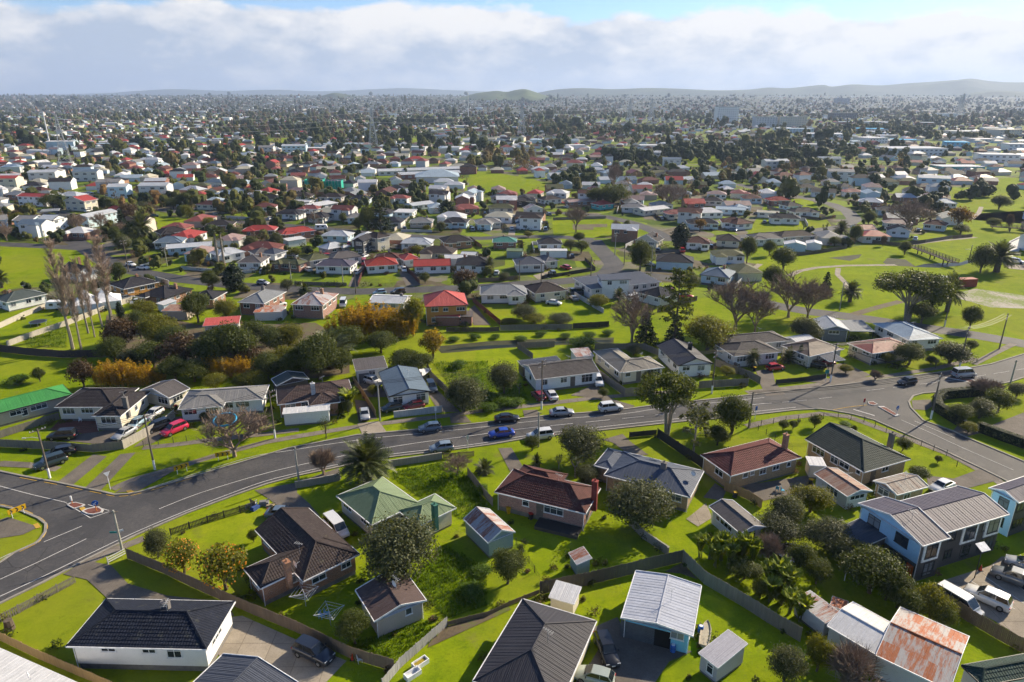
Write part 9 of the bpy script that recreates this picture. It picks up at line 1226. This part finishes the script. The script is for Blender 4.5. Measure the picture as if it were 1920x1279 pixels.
RN={'t:char':'charcoal','t:brown':'brown','t:darkbrown':'dark brown','m:grey':'grey','m:lightgrey':'silver','m:white':'white','m:red':'red','t:maroon':'maroon','m:taupe':'taupe','t:tred':'dark red','m:cream':'cream coloured','m:dullred':'dull red','m:steel':'steel grey','t:moss':'mossy','m:pinkgrey':'pinkish','m:bluesteel':'blue grey','m:paleblue':'pale blue','t:navy':'near black'}
WN={'white':'white','cream':'cream','palewall':'pale','paleblue':'pale blue','beige':'beige','brick':'brown brick','redbrick':'red brick'}
cand=[]; r=random.Random(5); Y=215.
while Y<5200:
    dy=21+max(0,(Y-420))*.028; dx=17+max(0,(Y-420))*.011; rowrot=r.uniform(-.3,.3)
    X=-(.80*Y+40)
    while X<.80*Y+40:
        x=X+r.uniform(-4,4);y=Y+r.uniform(-6,6)+math.sin(X*.011+Y*.01)*9; X+=dx
        if r.random()<(.08 if Y<600 else .15 if Y<1000 else .25): continue
        if hit(x,y,GB,5) or not free(x,y,5. if Y<420 else 6.5) or (y<470 and not roadfree(x,y,7.5)): continue
        if 560<y<720 and 100<x<330: continue      # park tree belt
        cand.append((x,y,rowrot+r.choice((0,0,1.57))+r.uniform(-.08,.08))); put(x,y,6.5)
    Y+=dy
cand.sort(key=lambda q:q[1])
NIND=300-len(HOUSES)-len(MID)
HM={}
def proto_house(v):
    if v in HM: return HM[v]
    rr=random.Random(v); w=rr.uniform(10,14);d=rr.uniform(7.5,9.5); wl=[(-w/2,w/2,-d/2,d/2)]
    if v%3!=0: s=rr.choice((-1,1)); wl.append((s*w*.25-w*.19,s*w*.25+w*.19,-d/2-2.2,-d/2+3))
    two=2.4 if v==4 else 0; ty='h' if v%4 else 'gx'
    out=[]
    for k,q in enumerate(wl):
        P,ri,gb=roof_planes(*q,2.8+two,ty if k==0 else 'h',22); m=MB()
        m.box(q[0]+.4,q[1]-.4,q[2]+.4,q[3]-.4,0,2.78+two)
        for g_ in gb: m.face([(p[0]*.96,p[1],p[2]-.02) for p in g_])
        out.append((m.mesh('wall',[M_WHITE]),roof_mesh(P,'m',M_WHITE,0)))
    wins=[(-w*.28,-d/2+.4-.01),(w*.05,-d/2+.39),(w*.32,-d/2+.39)]
    HM[v]=(out,wins,two); return HM[v]
AUTO=[]
for k,(x,y,rot) in enumerate(cand[:NIND]):
    v=r.randrange(9); rk=r.choice(RK);wk=r.choice(WK); parts,wins,two=proto_house(v)
    t=thing('house',None,'house',(x,y,0),rot,'suburban houses in the middle distance'); desc='%s%s house with %s roof'%(WN[wk],' two storey' if two else '',RN[rk]); t['label']=(desc+' '+place(x,y)).replace('cream coloured','cream').replace(' two storey house',' tall house')
    for wm_,rm_ in parts: o=link('wall',wm_,t); slotmat(o,wallmat(wk)); o=link('roof',rm_,t); slotmat(o,roofmat(rk))
    for wx,wy in wins:
        a,b=window_meshes(1.8,1.2); o=link('window',a,t,(wx,wy,1.2+two)); link('pane',b,o)
def far_houses(lst):
    m=MB(); mats=[roofmat(k) for k in RK]+[wallmat(k) for k in WK]; nR=len(RK)
    for x,y,rot in lst:
        rk=r.randrange(nR); wk=nR+r.randrange(len(WK)); big=r.random()<.06 and y>700
        w=r.uniform(9,14)*(2.2 if big else 1);d=r.uniform(7,9.5)*(1.6 if big else 1); e=(5.0 if r.random()<.08 else 2.5)*(1.5 if big else 1); c,s=math.cos(rot),math.sin(rot)
        rz=rise(y); T=lambda p:(x+p[0]*c-p[1]*s,y+p[0]*s+p[1]*c,p[2]+rz)
        if big: rk=r.choice((4,5,6,14))
        P,_,gb=roof_planes(-w/2,w/2,-d/2,d/2,e,'h' if r.random()<.65 and not big else 'gx',25 if not big else 7)
        for pl in P: m.face([T(p) for p in pl],rk,[(0,0)]*len(pl))
        for gg in gb: m.face([T(p) for p in gg],wk)
        q=[(-w/2+.4,-d/2+.4),(w/2-.4,-d/2+.4),(w/2-.4,d/2-.4),(-w/2+.4,d/2-.4)]
        for i in range(4): a,b=q[i],q[(i+1)%4]; m.face([T(a+(0,)),T(b+(0,)),T(b+(e-.02,)),T(a+(e-.02,))],wk)
    me=m.mesh('distant_houses',mats); return me
o=link('distant_houses',far_houses(cand[NIND:])); tag(o,'mass of small distant suburban houses spreading to the horizon','houses',None,'stuff')
# trees between them
def tint_leaf():
    m,nt,b=nodes('leaf_distant'); N=nt.nodes; L=nt.links; at=N.new('ShaderNodeAttribute'); at.attribute_name='tint'
    col=ramp(nt,at.outputs['Fac'],[(0,(.034,.05,.015)),(.2,(.066,.086,.02)),(.4,(.12,.125,.022)),(.55,(.16,.125,.035)),(.7,(.17,.105,.058)),(.85,(.19,.135,.095)),(1,(.32,.18,.03))])
    L.new(col,b.inputs['Base Color']); b.inputs['Roughness'].default_value=.7; b.inputs['Specular IOR Level'].default_value=.15
    tr=N.new('ShaderNodeBsdfTranslucent'); L.new(col,tr.inputs[0]); ms=N.new('ShaderNodeMixShader'); ms.inputs[0].default_value=.4; L.new(b.outputs[0],ms.inputs[1]); L.new(tr.outputs[0],ms.inputs[2]); L.new(ms.outputs[0],N['Material Output'].inputs[0]); return m
M_FAR=tint_leaf()
trees=[]; r=random.Random(21)
def tcand(n,y0,y1,hs):
    k=0; tries=0
    while k<n and tries<n*14:
        tries+=1; y=math.sqrt(r.uniform(y0*y0,y1*y1)); x=r.uniform(-1,1)*(.80*y+30); h=hs*math.exp(r.gauss(0,.38)); 
        if hit(x,y,GB,2) or not free(x,y,1.2+h*.12): continue
        if x>.42*y and 560<y<1300 and r.random()<.6: continue
        if y<470 and not roadfree(x,y,2.): continue
        grove=math.sin(x*.013+1.3*math.sin(y*.008))*math.cos(y*.011+.7*math.sin(x*.006))
        if r.random()>.55+.6*grove: continue
        h*=1+.25*grove
        c=r.random()*.9+.05+.12*math.sin(x*.021)*math.cos(y*.017); tint=r.uniform(.03,.24) if c<.42 else r.uniform(.3,.5) if c<.68 else r.uniform(.56,.88) if c<.96 else .97
        trees.append((x,y,h,tint)); k+=1
tcand(50,200,330,4.8)
IND_T=trees[:]; trees=[]
SPN=[('round','dark leafy tree'),('olive','olive green tree'),('yellowg','bright green tree'),('brown','brown leafed tree'),('bare','leafless tree'),('conifer','dark conifer')]
for k,(x,y,h,tint) in enumerate(IND_T):
    sp,nm=SPN[r.choices(range(6),(4,3,2,1,2,1))[0]]; add_tree(sp,x,y,h,h*r.uniform(.75,1.1),nm+' '+place(x,y),'garden trees in the middle distance',k)
tcand(850,190,420,2.7); tcand(1350,330,700,4.2); tcand(2600,700,1250,6.2); tcand(4300,1250,2300,7.2); tcand(6000,2300,4500,8.5); tcand(3000,4500,9000,10.)
for x0,x1,y,n,tint,h in CLUST:
    for k in range(n): trees.append((r.uniform(x0,x1),y*(1+r.uniform(-.02,.05)),h*r.uniform(.7,1.15),min(1,max(0,tint+r.gauss(0,.06)))))
def core_sphere():
    out=[]
    for ax in range(3):
        for sg in (-1,1):
            for i in range(2):
                for j in range(2):
                    q=[]
                    for u,v in ((i,j),(i+1,j),(i+1,j+1),(i,j+1)):
                        p=[0,0,0]; p[ax]=sg; p[(ax+1)%3]=u-1; p[(ax+2)%3]=v-1; q.append(p)
                    out+=q if sg>0 else q[::-1]
    A=np.array(out,float); return A/np.linalg.norm(A,axis=1)[:,None]
CORE=core_sphere()
def wob(A,seed): return 1+.16*np.sin(A[:,0]*4+seed)*np.cos(A[:,1]*5+seed*1.7)+.10*np.sin(A[:,2]*6+seed*.6)
def far_trees(lst):
    V=[];T=[]
    for x,y,h,tint in lst:
        w=h*r.uniform(.42,.66)*(.8 if tint>.6 else 1); tall=r.random()<.035
        if tall: h*=1.5; w*=.55
        bare=.6<tint<.9
        n=150 if y<450 else 80 if y<800 else 36 if y<1300 else 14 if y<2300 else 6
        nb=4 if y<450 else 3 if y<900 else 2 if y<1600 else 1; C=[];Rd=[]
        for k in range(nb): a=k*2.4+x; q=w*.40*(k>0); C.append((x+q*math.cos(a),y+q*math.sin(a),rise(y)+h*(.50+.20*math.sin(k*1.9+y)))); Rd.append((w*(.62 if nb>1 else .8),w*(.62 if nb>1 else .8),h*(.36 if nb>1 else .46)))
        if not bare or y>900:
            k_=.84 if not bare else .7
            for c,q in zip(C,Rd): V.append(np.array(c)+CORE*np.array(q)*k_*wob(CORE,x+y)[:,None]); T.append(np.full(len(CORE)//4,max(0,tint-.03)))
        s_=max(.26,w*1.5/math.sqrt(n+8))
        V.append(leaves(C,Rd,n,s_,.6,.2 if not bare else .6)); T.append(np.clip(tint+nr.normal(size=n)*.035,0,1))
    return quads('distant_trees',np.concatenate(V),M_FAR,np.concatenate(T))
o=link('distant_trees',far_trees(trees)); tag(o,'mass of distant garden and street trees between the houses','trees',None,'stuff')
# low garden planting round houses and fences
V=[];T=[]; r=random.Random(31); cnt=0
spots=[(x+r.uniform(-1,1),y+r.uniform(-1,1)) for x,y in BLOCKERS for _ in range(1) if r.random()<.42]
for fx,fy,fr in FOOT:
    if fy>470: continue
    for _ in range(8 if fy<135 else 6): a=r.random()*6.28; spots.append((fx+math.cos(a)*(fr+r.uniform(-.3,2.4)),fy+math.sin(a)*(fr*.8+r.uniform(0,2.2))))
for x,y in spots:
    if y<45 or not roadfree(x,y,.8) or (y>135 and hit(x,y,GB)) or not free(x,y,-.6): continue
    if y<135 and r.random()<.15: continue
    h=r.uniform(.35,1.3)*(1 if y<135 else 1.6); n=110 if y<110 else 60; w=h*r.uniform(.6,1.)
    V.append(leaves([(x,y,h*.42),(x+w*.5,y+.2,h*.36)],[(w*.7,w*.7,h*.5)]*2,n,.16 if y<110 else .3,.5,.5)); tint=r.choice((.1,.2,.3,.4,.45,.65,.15)); T.append(np.clip(tint+nr.normal(size=n)*.04,0,1))
o=link('garden_planting',quads('garden_planting',np.concatenate(V),M_FAR,np.concatenate(T))); tag(o,'low garden planting along houses and fences','shrubbery',None,'stuff')
# tufts of long grass
V=[]
def tufts(poly,n,hgt):
    x0=min(p[0] for p in poly);x1=max(p[0] for p in poly);y0=min(p[1] for p in poly);y1=max(p[1] for p in poly)
    k=0;out=[]
    for _ in range(n):
        x=r.uniform(x0,x1);y=r.uniform(y0,y1)
        if not inpoly(x,y,poly): continue
        f=.5+.5*math.sin(x*1.3+math.sin(y*.9)*2)*math.cos(y*1.1); h=hgt*(.35+f*r.uniform(.4,1.2))
        for j in range(3):
            a=r.random()*6.28; w=.05; lx,ly=math.cos(a)*h*.5,math.sin(a)*h*.5; px_,py_=-math.sin(a)*w,math.cos(a)*w
            out+= [(x-px_,y-py_,0),(x+px_,y+py_,0),(x+lx+px_*.5,y+ly+py_*.5,h),(x+lx-px_*.5,y+ly-py_*.5,h)]
    return out
for mat,z,name,pts in POLYS:
    if mat=='rough':
        A=abs(area2(pts))/2; V+=tufts(pts,int(A*(26 if pts[0][1]<110 else 8)),.42)
def blade():
    m=leafmat('grassblade',(.055,.125,.006),(.11,.20,.009),(.18,.255,.014),.45,.2); return m
o=link('long_grass',quads('long_grass',np.array(V),blade())); tag(o,'long rough grass in the unmown lots','grass',None,'stuff')
# ---------------------------------------------------------------- hills and haze
M_HILL=groundtex('hill_cover',[(.3,(.03,.042,.018)),(.5,(.05,.065,.025)),(.62,(.075,.10,.03)),(.75,(.12,.11,.09))],.004,.03)
M_HILLG=groundtex('hill_grass',[(.3,(.035,.05,.018)),(.5,(.07,.10,.025)),(.7,(.12,.155,.04))],.004,.02)
for name,pts,dist,depth,label in HILLS:
    m=MB(); n=9; q=[]
    pts=smooth([(float(a),float(b)) for a,b in pts],6)
    for i,(x,h) in enumerate(pts):
        row=[]
        for j in range(n+1):
            f=j/n; pro=math.sin(math.pi*f)**1.3; row.append((x*(1+(f-.5)*depth*2/dist),dist+(f-.5)*2*depth,-3+(max(h,0)+3)*pro*(1+.08*math.sin(i*.21+j*1.3)*(0 if j in(n//2,n//2+1) else 1))))
        q.append(row)
    for i in range(len(q)-1):
        for j in range(n): m.face([q[i][j],q[i+1][j],q[i+1][j+1],q[i][j+1]])
    o=link('hill',m.mesh('hill',[M_HILLG if 'cone' in label else M_HILL],True)); o['kind']='structure'; o['label']=label
hz=MB(); hz.box(-16000,16000,-1500,15200,-6,420,0,True); hm=bpy.data.materials.new('haze'); hm.use_nodes=True; nt=hm.node_tree; nt.nodes.clear()
out=nt.nodes.new('ShaderNodeOutputMaterial'); pv=nt.nodes.new('ShaderNodeVolumePrincipled'); pv.inputs['Color'].default_value=(.54,.69,.98,1); pv.inputs['Density'].default_value=.00009; pv.inputs['Anisotropy'].default_value=.2; nt.links.new(pv.outputs[0],out.inputs['Volume'])
o=link('haze',hz.mesh('haze',[hm])); tag(o,'thin pale haze over the distant suburbs','haze',None,'stuff')
# ---------------------------------------------------------------- things that look alike are told apart by their order across the view
ORD=['leftmost','second from left','third from left','fourth from left','fifth from left','sixth from left','seventh from left','eighth from left','ninth from left','tenth from left']
def uniq():
    D={}
    for o in list(sc.objects):
        if o.parent is None and o.get('label') and o.get('category'): D.setdefault(o['label'],[]).append(o)
    for lab,os_ in D.items():
        if len(os_)<2: continue
        os_.sort(key=lambda o:o.location.x/max(1,o.location.y))
        for k,o in enumerate(os_):
            if k<len(ORD): o['label']=ORD[k]+' '+lab
            if not o.get('group'): o['group']=lab
uniq()
